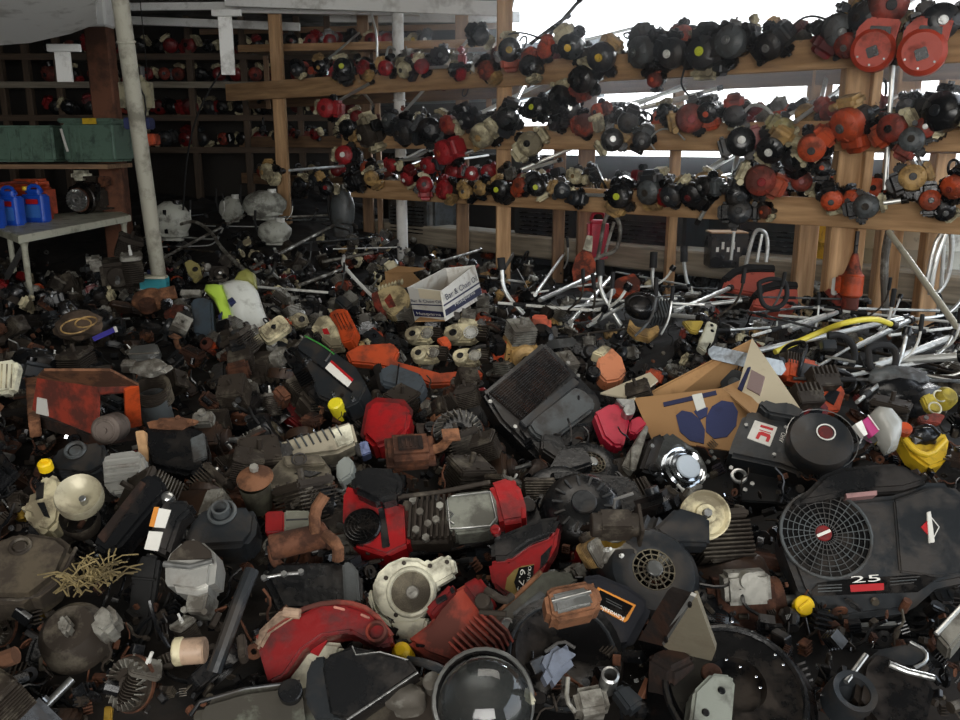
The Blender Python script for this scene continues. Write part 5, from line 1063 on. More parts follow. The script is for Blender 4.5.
# long upright grips (bent handlebars)
for (pts, g0, g1, lab) in (([(624, 330, .03), (612, 312, .08), (600, 290, .14)], (600, 276), (600, 260), 'tall bent handlebar with black grip standing in the middle of the tube pile'),
                           ([(524, 314, .03), (512, 302, .06), (503, 288, .12)], (502, 270), (501, 258), 'bent handlebar with black grip at the left of the tube pile by the rack post'),
                           ([(662, 300, .03), (655, 290, .06), (652, 278, .12)], (653, 268), (654, 252), 'bent handlebar with black grip behind the finned engine on yellow tank'),
                           ([(694, 295, .03), (688, 286, .06), (685, 272, .12)], (684, 262), (684, 246), 'bent handlebar with black grip left of the red rimmed housings')):
    x, y = pts[0][:2]; r = empty('bent_handlebar', Tr(*on_heap(x, y, .0))); tag(r, lab, 'handlebar', None)
    base = on_heap(x, y, .0); W = [Vector(at_y(a, b, base.y+.02*i)) for i, (a, b, z) in enumerate(pts)]; W.append(at_y(g0[0], g0[1], base.y+.06)); E = at_y(g1[0], g1[1], base.y+.08)
    T_ = Tr(*base).inverted(); m = MB(); m.tube([T_@p for p in W], .0125, 10, sm=2); m.build('bar', brightalu, r); m = MB(); m.tube([T_@W[-1], T_@E], .024, 12); m.build('grip', grip, r)
# pink bottle/red can with tubular frame, orange guards
h = H('orange_blower_guard', 'tall leaning orange blade-shaped guard on the heap in the middle rack bay', 'guard', 'the tall orange guard', 583, 268, 0, 70, 0, .10)
h.part('guard', orangel if 0 else oranged, [('poly', [(572, 270), (576, 256), (584, 248), (592, 254), (598, 268), (598, 284), (592, 294), (582, 292), (574, 284)], -.03, 0, .008)]); h.part('white_tab', creaml, [('poly', [(583, 249), (587, 235), (593, 236), (592, 252)], -.02, .01, .003)]); h.part('clamp', black, [('bolt', [(586, 282)], .012, .003)])
h = H('pink_red_jug', 'pinkish red plastic jug standing behind the tall orange guard', 'jug', 'the pink-red jug', 598, 240, 0, 0, 0, 0, P=Vector(at_y(598, 262, 7.0)))
h.part('jug', pinkred, [('mbox', (0, .08, .16), (.17, .13, .34), .03)]); h.part('handle', pinkred, [('mtube', [(-.06, .08, .32), (-.04, .08, .39), (.04, .08, .39), (.06, .08, .32)], .014)])
def loopframe(name, lab, pts, r, mat, extra=(), closed=False):
    p0_ = Vector(pts[-1]); rt = empty(name, Tr(*p0_)); tag(rt, lab, 'frame'); m = MB(); m.tube([Vector(p)-p0_ for p in pts], r, 10, closed, sm=2); m.build('tube_loop', mat, rt)
    for e in extra: m = MB(); m.tube([Vector(p)-p0_ for p in e], r*.8, 8, sm=1); m.build('cross_tube', mat, rt)
    return rt
def yy(Y, *pts): return [at_y(a, b, Y) for a, b in pts]
loopframe('tubular_frame', 'bent grey tube handle frame leaning by the pink-red jug', yy(6.75, (597, 262), (601, 240), (605, 216), (612, 213), (620, 222), (620, 240), (615, 252), (600, 256), (592, 262)), .016, alu, [yy(6.8, (614, 222), (604, 256))])
loopframe('tubular_frame', 'pale bent tube handle frame behind the red rimmed housings', yy(5.7, (745, 268), (753, 235), (758, 229), (766, 232), (768, 245), (766, 262)), .013, brightalu, [yy(5.7, (757, 262), (762, 234)), yy(5.75, (731, 260), (734, 232))])
loopframe('tubular_frame', 'tall bright bent tube handle at the right of the rack post', yy(4.9, (888, 350), (885, 300), (884, 260), (889, 232), (893, 220), (902, 218)), .022, alu)
loopframe('tubular_frame', 'pale tubular mower handle frame standing at the right edge', yy(5.4, (930, 295), (935, 262), (945, 235), (949, 224), (953, 245), (948, 280), (936, 295)), .016, brightalu, [yy(5.4, (926, 285), (934, 245), (942, 232), (948, 222)), yy(5.4, (941, 290), (944, 245))])
p = Vector(at_y(748, 295, 5.2))
for (x, y, w_, lab, Y) in ((752, 278, 46, 'red plastic housing with thick black rubber rim, rear of the rimmed pair', 5.35), (778, 295, 40, 'red plastic housing with thick black rubber rim, front of the rimmed pair', 5.0)):
    h = H('rimmed_red_housing', lab, 'housing', 'the %s red rimmed housing' % ('rear' if y < 290 else 'front'), x, y, 6, 38, 0, 0, P=Vector(at_y(x, y+6, Y)))
    sx = w_/52
    h.part('shell', M('soft_red', 'b4584a', .45, dirt=.25), [('poly', [(x-34*sx, y+10), (x-28*sx, y-3), (x-10*sx, y-9), (x+26*sx, y-9), (x+27*sx, y+8), (x+5*sx, y+16)], -.10, 0, .012)])
    h.part('rubber_rim', rubber, [('poly', [(x-34*sx, y-1), (x-22*sx, y-10), (x-4*sx, y-15), (x+26*sx, y-14), (x+27*sx, y-8), (x, y-8), (x-16*sx, y-5), (x-26*sx, y+2)], -.11, .02, .008)])
# bright white / yellow tubes on the right as long shafts
SH = []
def shaft(p, q, r, mat, lab, name='tool_shaft', cat='shaft', mid=None, gripat=None, group=None):
    P_ = [Vector(p)]+([Vector(m_) for m_ in mid] if mid else [])+[Vector(q)]; b0 = P_[0]
    rt = empty(name, Tr(*b0)); tag(rt, lab, cat, group); m = MB(); m.tube([v-b0 for v in P_], r, 10, sm=2 if mid else 0); m.build('tube', mat, rt)
    if gripat: a, b = gripat; m = MB(); v0, v1 = P_[0].lerp(P_[-1], a)-b0, P_[0].lerp(P_[-1], b)-b0; m.tube([v0, v1], r*1.7, 12); m.build('grip', grip, rt)
    m = MB(); m.cyl(P_[-1]-b0, r*1.5, r*3, (P_[-1]-P_[-2]), seg=12, bev=r*.2); m.build('end_fitting', blacksteel, rt)
    return rt
def hz(x, y, l=.1): return on_heap(x, y, l)
shaft(at_y(889, 232, 4.75), hz(970, 345, .12), .016, M('cream_tube', 'c9c4b0', .4, .1, dirt=.2), 'long pale pole leaning down to the right edge from the rack beam')
shaft(hz(775, 352, .1), hz(893, 325, .2), .013, M('yellow_tube', 'd8c84a', .35, dirt=.15), 'yellow and white curved trimmer shaft arching in front of the rack post', mid=[hz(820, 332, .15), hz(845, 322, .24), hz(875, 318, .26)])
shaft(hz(725, 358, .05), hz(905, 318, .12), .014, brightalu, 'long bright tube running just below the curved yellow shaft')
for (a, b, c, d, w_, lab) in ((870, 368, 958, 335, .016, 'thick white tube ending at the right edge, uppermost of the right-hand stack'), (880, 362, 965, 356, .018, 'thick white tube at the right edge, middle of the right-hand stack'), (850, 350, 910, 320, .014, 'short white tube behind the black loop handles'),
      (640, 312, 700, 318, .012, 'white tube lying left to right behind the large cardboard box'), (588, 326, 640, 296, .010, 'thin bright tube crossing the middle tube pile, lower end at the salmon saw'), (570, 322, 612, 276, .012, 'silver tube rising beside the tall bent handlebar'),
      (540, 300, 597, 274, .014, 'pale yellow-white shaft slanting up to the tall orange guard'), (535, 295, 568, 248, .012, 'silver shaft slanting up beneath the middle bay, left of the orange guard'), (560, 308, 625, 301, .010, 'thin pale rod lying flat in the tube pile'),
      (665, 316, 730, 288, .014, 'pale shaft slanting behind the vented white cover'), (700, 305, 745, 300, .012, 'short bright tube just in front of the red rimmed housings'), (790, 330, 838, 312, .013, 'bright tube crossing under the black square loop handle'), (835, 292, 880, 278, .012, 'white tube just right of the rack post foot'),
      (252, 268, 340, 222, .014, 'long grey tube slanting up in front of the left rack post'), (322, 262, 376, 252, .012, 'bright tube lying flat beneath the left rack bay'), (155, 262, 245, 215, .012, 'thin pale tube crossing in front of the white sprayer tank'), (262, 218, 330, 215, .010, 'thin grey tube lying level behind the left rack post'),
      (180, 300, 262, 270, .010, 'dull grey rod behind the lime and white sack'), (440, 262, 480, 250, .012, 'dull tube behind the white printed box'), (300, 285, 345, 268, .012, 'dull tube above the orange and cream saw')):
    shaft(hz(a, b, .09), hz(c, d, .13), w_, brightalu if y > 0 and a > 500 else alu, lab)
shaft(hz(372, 296, .06), hz(344, 256, .25), .012, M('white_tube', 'e6e6e0', .3, .1, dirt=.05), 'bright white bent tube rising left of the toothed cream saw', mid=[hz(356, 280, .14), hz(342, 264, .22), hz(344, 258, .25)])
shaft(hz(178, 225, .2), hz(250, 275, .1), .014, alu, 'curved silver tube arching over in front of the white sprayer tank', mid=[hz(195, 220, .26), hz(212, 232, .24), hz(222, 250, .18)])
# ---- yellow power unit, white plastic bag, magenta card (right edge)
h = H('yellow_engine', 'tangled yellow engine unit with an orange knob below the right edge saws', 'engine', 'the tangled yellow engine', 925, 440, 0, 38, 0, .09)
h.part('body', yellow, [('poly', [(898, 432), (904, 424), (915, 430), (925, 440), (945, 430), (950, 440), (946, 462), (930, 468), (912, 455)], -.07, 0, .010), ('tube', [(905, 440, .02), (915, 452, .03), (930, 456, .02), (945, 440, .02)], .010)]); h.part('dark_core', black, [('ell', (922, 436), (30, 22, .07), .0, .3), ('tube', [(915, 428, .04), (930, 424, .06), (940, 434, .04)], .005)]); h.part('orange_knob', orange, [('disc', (906, 427), 7, .01, .04, .004)])
h = H('clear_plastic_bag', 'crumpled clear-white plastic bag right of the domed grey engine', 'bag', 'the crumpled plastic bag', 885, 428, 0, 50, 0, .12)
sack(h, 'bag', [(868, 416), (876, 408), (888, 410), (900, 424), (898, 438), (894, 452), (884, 456), (876, 444), (872, 430)], .06, M('clear_film', 'c9c9c2', .25, dirt=.15, trans=.3), 6)
h = H('magenta_card_box', 'small magenta card with white edge leaning on the crumpled plastic bag', 'carton', None, 868, 432, 10, 50, 0, .14); h.part('card', magenta, [('poly', [(862, 421), (870, 415), (880, 430), (872, 437)], -.02, 0, .002)]); h.part('white_edge', decal, [('poly', [(855, 424), (862, 420), (868, 434), (864, 436)], -.02, .001, .001), ('tube', [(868, 415, .002), (879, 430, .002)], .002, 0)])
for (x, y, mt, lab) in ((838, 395, orange, 'orange saw engine with black square panel right of the large cardboard box'), (822, 412, redd, 'dark red saw casing below the black-panelled orange saw engine')):
    h = H('saw_engine', lab, 'saw engine', lab.split(' below')[0].split(' right')[0] and ('the black-panel orange saw' if mt is orange else None), x, y, 12, 45, 0, .11)
    h.part('casing', mt, [('poly', [(x-28, y+10), (x-12, y-8), (x+2, y-12), (x+8, y-4), (x+2, y+16), (x-14, y+18)], -.06, 0, .006)]); h.part('panel', black, [('poly', [(x-15, y+3), (x-6, y-7), (x+2, y-3), (x-4, y+10)], -.001, .004, .001)]); h.part('top_engine', alud, [('box', (x-10, y-16), (28, 14), -.02, .05), ('fins', (x-12, y-24), (30, 14), -.01, .05, 6, 'x')]); h.part('round_badge', decal, [('disc', (x-24, y), 4, 0, .006)])
for (x, y, rt_) in ((773, 292, 8), (882, 358, -5)):
    h = H('black_loop_handle', 'square black loop handle standing %s' % ('left of the rack post foot' if x < 800 else 'right of the curved yellow shaft, over white tubes'), 'handle', None, x, y+14, 0, 72, rt_, .14)
    h.part('loop', grip, [('tube', [(x-14, y-10, 0), (x-12, y+12, 0), (x, y+18, 0), (x+14, y+10, 0), (x+14, y-10, 0), (x, y-14, 0), (x-14, y-10, 0), (x-14, y-6, 0)], .013, 2)])
h = H('black_c_handle', 'curved black rear handle in front of the rack post', 'handle', None, 845, 350, 0, 60, 0, .14); h.part('handle', grip, [('tube', [(828, 336, 0), (840, 334, .0), (852, 342, 0), (856, 356, 0), (850, 368, 0)], .014, 2)]); h.part('mount', dgrey, [('box', (830, 344), (14, 10), -.03, .01)])
h = H('grey_black_saw_heap', 'grey dusty tarp-like engine mound at the right side above the tangled yellow engine', 'engine', None, 905, 395, 0, 20, 0, .06); h.part('case', black, [('ell', (905, 400), (90, 40, .16), .0, .3)]); h.part('dust_cap', mgrey, [('ell', (900, 378), (60, 26, .08), .06, .3)])
for (x, y, lab) in ((940, 396, 'yellow round cap housing at the right edge'), (935, 408, 'yellow tapered elbow left of the yellow round cap housing')):
    h = H('yellow_cover', lab, 'cover', None, x, y, 0, 50, 0, .14); h.part('shell', M('olive_yellow', 'b9a53a', .5, dirt=.3), [('dome', (x+10, y-2), 11, [(0, .03), (.6, .028), (.95, .01), (1, -.03)])] if x == 940 else [('poly', [(922, 396), (932, 392), (944, 408), (940, 414), (928, 410)], -.03, 0, .006)]); h.part('rim', creaml, [('ring', (x, y), 6, .003, .02)])
h = H('red_bar_cover', 'dull red flat bracket left of the yellow tapered elbow', 'bracket', None, 932, 418, 0, 40, 0, .14); h.part('plate', redf, [('poly', [(918, 416), (936, 412), (946, 415), (940, 424), (920, 422)], -.02, 0, .004)]); h.part('bolt', steel, [('bolt', [(926, 418)], .008, .002)])
# ---- chain of items near the table
tz = 1.17
tb = empty('side_table', Tr(*at_z(60, 240, tz))); tag(tb, 'dirty white low table carrying blue jugs and an engine', 'table'); note('the white table', 60, 240)
tp = [at_z(x, y, tz) for x, y in ((18, 236), (131, 215), (112, 208), (-20, 222))]; bpy.context.view_layer.update(); Ti = tb.matrix_world.inverted()
m = MB(); m.prism([tuple((Ti@p)[:2]) for p in tp], -.05, 0, .006); m.build('tabletop', cream if 0 else M('dirty_white_resin', 'b7b6a4', .45, dirt=.35, dcol='6f6c58'), tb)
for (x, y) in ((23, 236), (123, 217), (8, 224), (108, 211)):
    a = Ti@at_z(x, y, tz-.02); m = MB(); m.lathe((a.x, a.y, 0), [(.03, 0), (.03, -.06), (.02, -.09), (.018, -.40), (.024, -.44), (.0, -.44)], 14); m.build('leg', MATS['dirty_white_resin'], tb)
def on_table(x, y): return Vector(at_z(x, y, tz))
def jug(x, y, lab):
    p = on_table(x, y); r = empty('oil_jug', Tr(*p)@R('Z', -12)); tag(r, lab, 'jug', 'blue oil jugs on the table'); m = MB(); m.prism(rrect(.19, .10, .03), .0, .20, .012, 3); m.prism(rrect(.13, .07, .03), .20, .235, .01, 2); m.build('body', blue, r)
    m = MB(); m.tube([(-.05, 0, .225), (-.03, 0, .26), (.03, 0, .26), (.055, 0, .225)], .014, 8, sm=1); m.build('handle', blue, r); m = MB(); m.cyl((-.075, 0, .24), .02, .03, seg=14, bev=.003); m.build('cap', yellow, r)
    m = MB(); m.prism(rrect(.10, .035, .008, cx=.01, cy=.15), .0505, .0525, 0, M=R('X', 90)); m.build('red_label', decalr, r); m = MB(); m.prism(rrect(.12, .09, .01, cx=.01, cy=.08), .0505, .052, 0, M=R('X', 90)); m.build('picture_label', M('light_blue_label', '3f74c8', .4, dirt=.1), r)
jug(38, 222, 'blue oil jug with red label, rightmost of the jugs on the white table'); jug(12, 225, 'blue oil jug, middle of the jugs on the white table'); jug(-8, 228, 'blue oil jug cut by the left edge on the white table')
note('the blue jugs', 25, 200)
h = H('orange_shroud_pair', 'orange-red plastic shroud lying behind the blue jugs', 'shroud', None, 22, 178, -6, 0, 0, 0, P=Vector(at_z(20, 222, 1.17))+Vector((0, .12, 0))); h.part('shell', orange, [('mbox', (-.08, .1, .13), (.42, .24, .26), .04), ('mbox', (0, .08, .27), (.22, .16, .06), .02)]); h.part('edge', redf, [('mtube', [(-.24, -.02, .26), (0, -.02, .285), (.12, -.02, .25)], .01)])
p = on_table(84, 214)+Vector((0, .03, .115)); r = dup(PROTO['hengine'], Tr(*p)@R('Z', -10), {'fuel_tank': creaml, 'blower_shroud': blacksteel, 'recoil_screen': steel}, .92); r.name = 'horizontal_engine'; tag(r, 'engine with a finned round wheel and white tank standing on the white table', 'engine')
wp = Tr(*(p+Vector((-.01, -.10, .0))))@R('Z', -10)@R('X', 90); r = dup(PROTO['flywheel'], wp, {'disc': steel, 'cooling_fins': steel}, .88); tag(r, 'bright finned flywheel fixed on the front of the table engine', 'flywheel')
h = H('green_tote', 'large green plastic tote with a yellow label, perched above the white table', 'tote', 'the green tote', 85, 160, -4, 0, 0, 0, P=Vector(at_y(88, 162, 7.0)))
h.part('bin', green, [('mbox', (0, .2, .15), (.42, .34, .30), .02)]); h.part('rim', green, [('mbox', (0, .2, .315), (.45, .37, .035), .01)])
h.part('yellow_label', yellow, [('mbox', (.04, .012, .31), (.11, .01, .045), .001)]); h.part('ribs', green, [('mbox', (-.14+i*.04, .03, .14), (.016, .02, .27), .003) for i in range(3)]); h.part('white_strap', decal, [('mtube', [(-.19, .0, .25), (-.17, -.01, .17), (-.155, 0, .08)], .010)])
h = H('green_tub', 'darker green ribbed tub left of the green tote', 'tub', None, 25, 160, 0, 0, 0, 0, P=Vector(at_y(22, 162, 7.05))); h.part('bin', green, [('mbox', (0, .2, .14), (.5, .34, .28), .02)]); h.part('ribs', green, [('mbox', (-.2+i*.09, .025, .13), (.025, .02, .24), .003) for i in range(5)])
o = beam('tote_plank', at_y(-30, 162, 7.2)+Vector((0, 0, -.03)), at_y(120, 162, 7.2)+Vector((0, 0, -.03)), .5, .035, pined); tag(o, 'dark plank carrying the green tote beside the rusty steel post', 'plank')
h = H('cream_canister', 'cream plastic canister hanging behind the leaning white pipe', 'canister', None, 133, 112, 0, 0, 0, 0, P=Vector(at_y(134, 95, 6.3))); h.part('canister', M('old_cream', '908a70', .5, dirt=.4), [('mbox', (0, .05, 0), (.22, .16, .27), .05)]); h.part('neck', black, [('mtube', [(.05, .05, .12), (.05, .05, .19)], .02)]); h.part('orange_base', orange, [('mbox', (.04, .05, -.30), (.16, .12, .08), .01)]); h.part('blue_band', bluel, [('mbox', (0, .05, -.19), (.18, .13, .08), .01)]); h.part('strap', rubber, [('mtube', [(.03, -.03, .12), (.1, -.04, -.05), (.05, -.03, -.25)], .006)])
# sprayer tanks back left
for (x, y, Y, w_, hh_, lab, tx) in ((172, 230, 7.6, .34, .30, 'white sprayer tank with black stripe behind the leaning white pipe', None), (265, 212, 8.2, .40, .24, 'long white blower tank with faint black lettering left of the left rack post', 'ECHO'), (232, 215, 8.5, .24, .22, 'small white round tank between the sprayer tanks', None), (275, 238, 7.9, .3, .2, 'dusty white tank beneath the lettered blower tank', None), (343, 225, 8.1, .22, .44, 'tall grey canister standing beside the vertical white pipe', None)):
    p = Vector(at_y(x, y, Y)); r = empty('sprayer_tank', Tr(*p)@R('Z', -8)); tag(r, lab, 'tank'); m = MB(); m.ell((0, 0, hh_*.28), (w_*1.05, w_*.7, hh_*1.1), .08); m.prism(rrect(w_*.8, w_*.5, w_*.2), -hh_*.3, hh_*.5, w_*.12, 3); m.build('tank', M('old_white', 'a5a69c', .45, dirt=.45) if x != 343 else mgrey, r)
    m = MB(); m.cyl((w_*.2, 0, hh_*.8), .04, .04, seg=14, bev=.004); m.build('lid', black if x == 172 else white, r); m = MB(); m.tube([(-w_*.4, 0, 0), (-w_*.55, -.05, .1), (-w_*.5, -.05, .25)], .012, 8, sm=1); m.build('hose', rubber, r)
    if x == 172: m = MB(); m.box((.0, -w_*.305, .08), (.03, .01, .2), .002); m.build('black_stripe', black, r)
note('the white sprayer tanks', 240, 205)
# teal can and dark engines by the pipe foot
h = H('teal_paint_can', 'teal printed tin beside the foot of the leaning white pipe', 'tin', 'the teal tin', 154, 273, 0, 0, 0, .08); h.part('tin', teal, [('box', (154, 276), (24, 10), -.02, .075, 0, .006)]); h.part('print', navy, [('disc', (150, 270), 3, .05, .076)]); h.part('lid', creaml, [('box', (154, 276), (22, 9), .07, .085, 0, .003)])
for (x, y, k_, mt, lab) in ((118, 272, 'block', None, 'dark engine with a white tag left of the teal tin'), (135, 280, 'cyl', None, 'grey finned cylinder standing directly left of the teal tin')):
    r = dup(PROTO[k_], Tr(*on_heap(x, y, .16))@R('X', 10)@R('Z', 20), None, 1.25); tag(r, lab, 'engine')
h = H('rusty_gearcase', 'round rusty orange gearcase in front of the teal tin', 'gearcase', 'the rusty orange gearcase', 152, 300, 0, 30, 0, .10); h.part('case', rustl, [('ell', (150, 300), (36, 30, .12), .0, .12), ('hcyl', (158, 296), (176, 292), 7, .02)]); h.part('face', rust, [('disc', (146, 302), 8, 0, .055)])
h = H('olive_bracket_part', 'olive yellow bracket with a round hole above the lime and white sack', 'bracket', None, 195, 268, 0, 50, 0, .14); h.part('plate', M('olive_plastic', '8c8250', .5, dirt=.4), [('poly', [(184, 262), (190, 259), (199, 264), (202, 276), (194, 282), (188, 274)], -.03, 0, .006)]); h.part('hole', black, [('disc', (195, 269), 3, -.001, .003)])
h = H('dark_bottle', 'dark slate bottle left of the lime and white sack', 'bottle', 'the dark slate bottle', 198, 315, 0, 55, 0, .12); h.part('bottle', M('slate_bottle', '3a444c', .35, dirt=.3), [('poly', [(190, 300), (200, 296), (212, 300), (214, 334), (206, 338), (194, 334)], -.06, 0, .012)]); h.part('cap', alu, [('box', (190, 292), (20, 6), -.02, .02)])
h = H('tall_white_boxy_engine', 'silver rectangular muffler below the dark slate bottle', 'muffler', None, 145, 350, 0, 40, 0, .12); h.part('shell', steel, [('poly', [(127, 352), (134, 345), (156, 342), (160, 352), (150, 360), (130, 360)], -.05, 0, .008)]); h.part('lip', alu, [('tube', [(127, 354, 0), (159, 353, 0)], .005, 0)])
# objects standing behind the rack
for (x, y, Y, r_, hh_, mt, lab) in ((845, 278, 6.5, .26, .62, yellow, 'yellow drum behind the rack post'), (875, 285, 6.3, .2, .6, M('old_cream2', 'a59f86', .5, dirt=.35), 'cream drum behind the bright bent tube handle'), (925, 285, 6.1, .24, .62, M('grey_white_drum', 'b9b8ac', .5, dirt=.35), 'grey-white drum behind the pale tubular mower frame')):
    p = Vector(at_y(x, y, Y)); r = empty('drum', Tr(p.x, p.y, .6)); tag(r, lab, 'drum'); m = MB(); m.lathe((0, 0, 0), [(0, 0), (r_, 0), (r_, hh_*.33), (r_*1.03, hh_*.35), (r_, hh_*.37), (r_, hh_*.66), (r_*1.03, hh_*.68), (r_, hh_*.7), (r_, hh_), (0, hh_)], 28); m.build('barrel', mt, r); m = MB(); m.ring((0, 0, hh_), r_, .012); m.build('rim', alu, r)
h = H('red_gas_can', 'red fuel can at the right edge behind the tubular mower frame', 'fuel can', None, 950, 275, 0, 0, 0, 0, P=Vector(at_y(950, 290, 6.0))); h.part('can', red, [('mbox', (0, .1, .08), (.26, .17, .18), .03)]); h.part('spout', yellow, [('mtube', [(-.05, .1, .16), (-.08, .1, .24)], .015)])
h = H('printed_black_carton', 'black carton with white print behind the red rimmed housings', 'carton', None, 728, 250, 0, 0, 0, 0, P=Vector(at_y(728, 268, 6.6))); h.part('carton', blacksteel, [('mbox', (0, .1, .13), (.28, .2, .26), .004)]); h.part('white_print', decal, [('mbox', (-.09+i*.04, -.001, .14+.03*(i % 2)), (.02, .004, .035+.02*(i % 2)), 0) for i in range(5)]); h.part('orange_flap', card, [('mbox', (0, .1, .265), (.28, .2, .01), .002)])
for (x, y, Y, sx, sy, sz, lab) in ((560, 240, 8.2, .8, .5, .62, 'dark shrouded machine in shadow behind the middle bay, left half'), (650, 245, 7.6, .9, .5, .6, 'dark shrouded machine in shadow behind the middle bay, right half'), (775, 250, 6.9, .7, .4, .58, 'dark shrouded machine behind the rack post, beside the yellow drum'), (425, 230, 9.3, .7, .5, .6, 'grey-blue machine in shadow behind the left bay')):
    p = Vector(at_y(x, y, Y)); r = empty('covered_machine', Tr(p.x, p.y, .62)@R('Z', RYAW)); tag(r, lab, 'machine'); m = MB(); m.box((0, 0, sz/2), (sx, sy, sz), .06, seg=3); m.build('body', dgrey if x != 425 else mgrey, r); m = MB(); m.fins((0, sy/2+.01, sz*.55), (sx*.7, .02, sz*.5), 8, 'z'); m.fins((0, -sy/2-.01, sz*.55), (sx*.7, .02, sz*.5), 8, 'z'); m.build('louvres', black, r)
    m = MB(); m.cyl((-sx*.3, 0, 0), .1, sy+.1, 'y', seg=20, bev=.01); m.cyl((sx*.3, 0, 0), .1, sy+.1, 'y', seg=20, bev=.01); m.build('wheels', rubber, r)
h = H('orange_tool_on_post', 'orange-red trimmer motor clamped upright against the rack post', 'motor', 'the post motor', 852, 285, 0, 0, 0, 0, P=Vector(on_rack(852, 285, .12)))
q = Vector(on_rack(852, 285, .12)); h.root.matrix_world = Tr(*q)@R('Z', RYAW+180)
def lp(name, mat, f):
    m = MB(); f(m); m.build(name, mat, h.root)
lp('body', orange, lambda m: (m.cyl((0, 0, 0), .06, .13, bev=.01), m.box((-.02, .01, 0), (.13, .09, .1), .012))); lp('upper_neck', oranged, lambda m: m.lathe((0, 0, .06), [(.05, 0), (.03, .06), (.015, .12), (.0, .12)], 16)); lp('lower_collar', redf, lambda m: m.cyl((0, 0, -.1), .045, .08, bev=.008)); lp('shaft', blacksteel, lambda m: m.tube([(0, 0, .15), (0, 0, .3)], .012)); lp('white_lever', white, lambda m: m.box((-.1, .02, -.02), (.03, .04, .1), .006))
# ================================================================== trimmer engines on the rack beams
mred = M('muted_red', '96262a', .4, dirt=.45, dcol='3a1a16')
mor = M('muted_orange', 'b84a26', .5, dirt=.5, dcol='4a2a1c')
AX = {'brown': M('oily_brown', '3a291e', .45, dirt=.5, dcol='1c1511'), 'black': black, 'dgrey': dgrey, 'orange': mor, 'oranged': oranged, 'red': mred, 'redd': redd, 'redf': redf, 'cream': cream, 'tan': tan, 'yellow': yellow, 'steel': steel, 'white': white, 'mgrey': mgrey, 'alud': alud, 'green': M('lime_badge', 'b9c23a', .4, dirt=.2), 'rust': rust, 'salmon': orangel, 'olive': M('olive_plastic', '8c8250')}
NM = {'brown': 'brown', 'black': 'black', 'dgrey': 'dark grey', 'orange': 'orange', 'oranged': 'dirty orange', 'red': 'red', 'redd': 'dark red', 'redf': 'faded red', 'cream': 'cream', 'tan': 'tan', 'yellow': 'yellow', 'steel': 'bare metal', 'white': 'white', 'mgrey': 'grey', 'alud': 'dull metal', 'green': 'lime', 'rust': 'rusty', 'salmon': 'salmon', 'olive': 'olive'}
RK = []
rr = random.Random(11)
def ph(px, py, dpx, sc, bd, cw, off=.16, which='powerhead', yaw=None, pitch=None, spin=None, drop=(), Mfix=None):
    p = on_rack(px, py, off); dep = pix(p)[2]; s = dpx/FPX*dep/.135
    yaw = rr.uniform(-35, 25) if yaw is None else yaw; pitch = rr.uniform(-12, 22) if pitch is None else pitch; spin = rr.uniform(0, 360) if spin is None else spin
    Mx = Tr(*p)@R('Z', -28+yaw)@R('X', 90+pitch)@R('Z', spin)
    if which == 'chainsaw': Mx = Tr(*p)@R('Z', -28+yaw)@R('X', pitch)@R('Y', spin)
    mats = {'starter_cover': AX[sc], 'hub_badge': AX[bd], 'engine_cowl': AX[cw], 'body': AX[cw], 'crankcase': AX[cw], 'carburetor_box': AX[sc]}
    if which == 'sawengine': Mx = Mx@R('X', 70); s *= .85
    if which == 'chainsaw': s *= .6
    if rr.random() < .5: mats['fuel_tank'] = rr.choice([black, dgrey, tan])
    if which == 'powerhead': s = min(s, 1.6)
    r = dup(PROTO[which], Mx, mats, s, drop)
    q = pix(p); bi = min(range(3), key=lambda i: abs(p.z-(BZ[i]+.03)))
    RK.append((r, sc, bd, cw, bi, px, which, py, dpx))
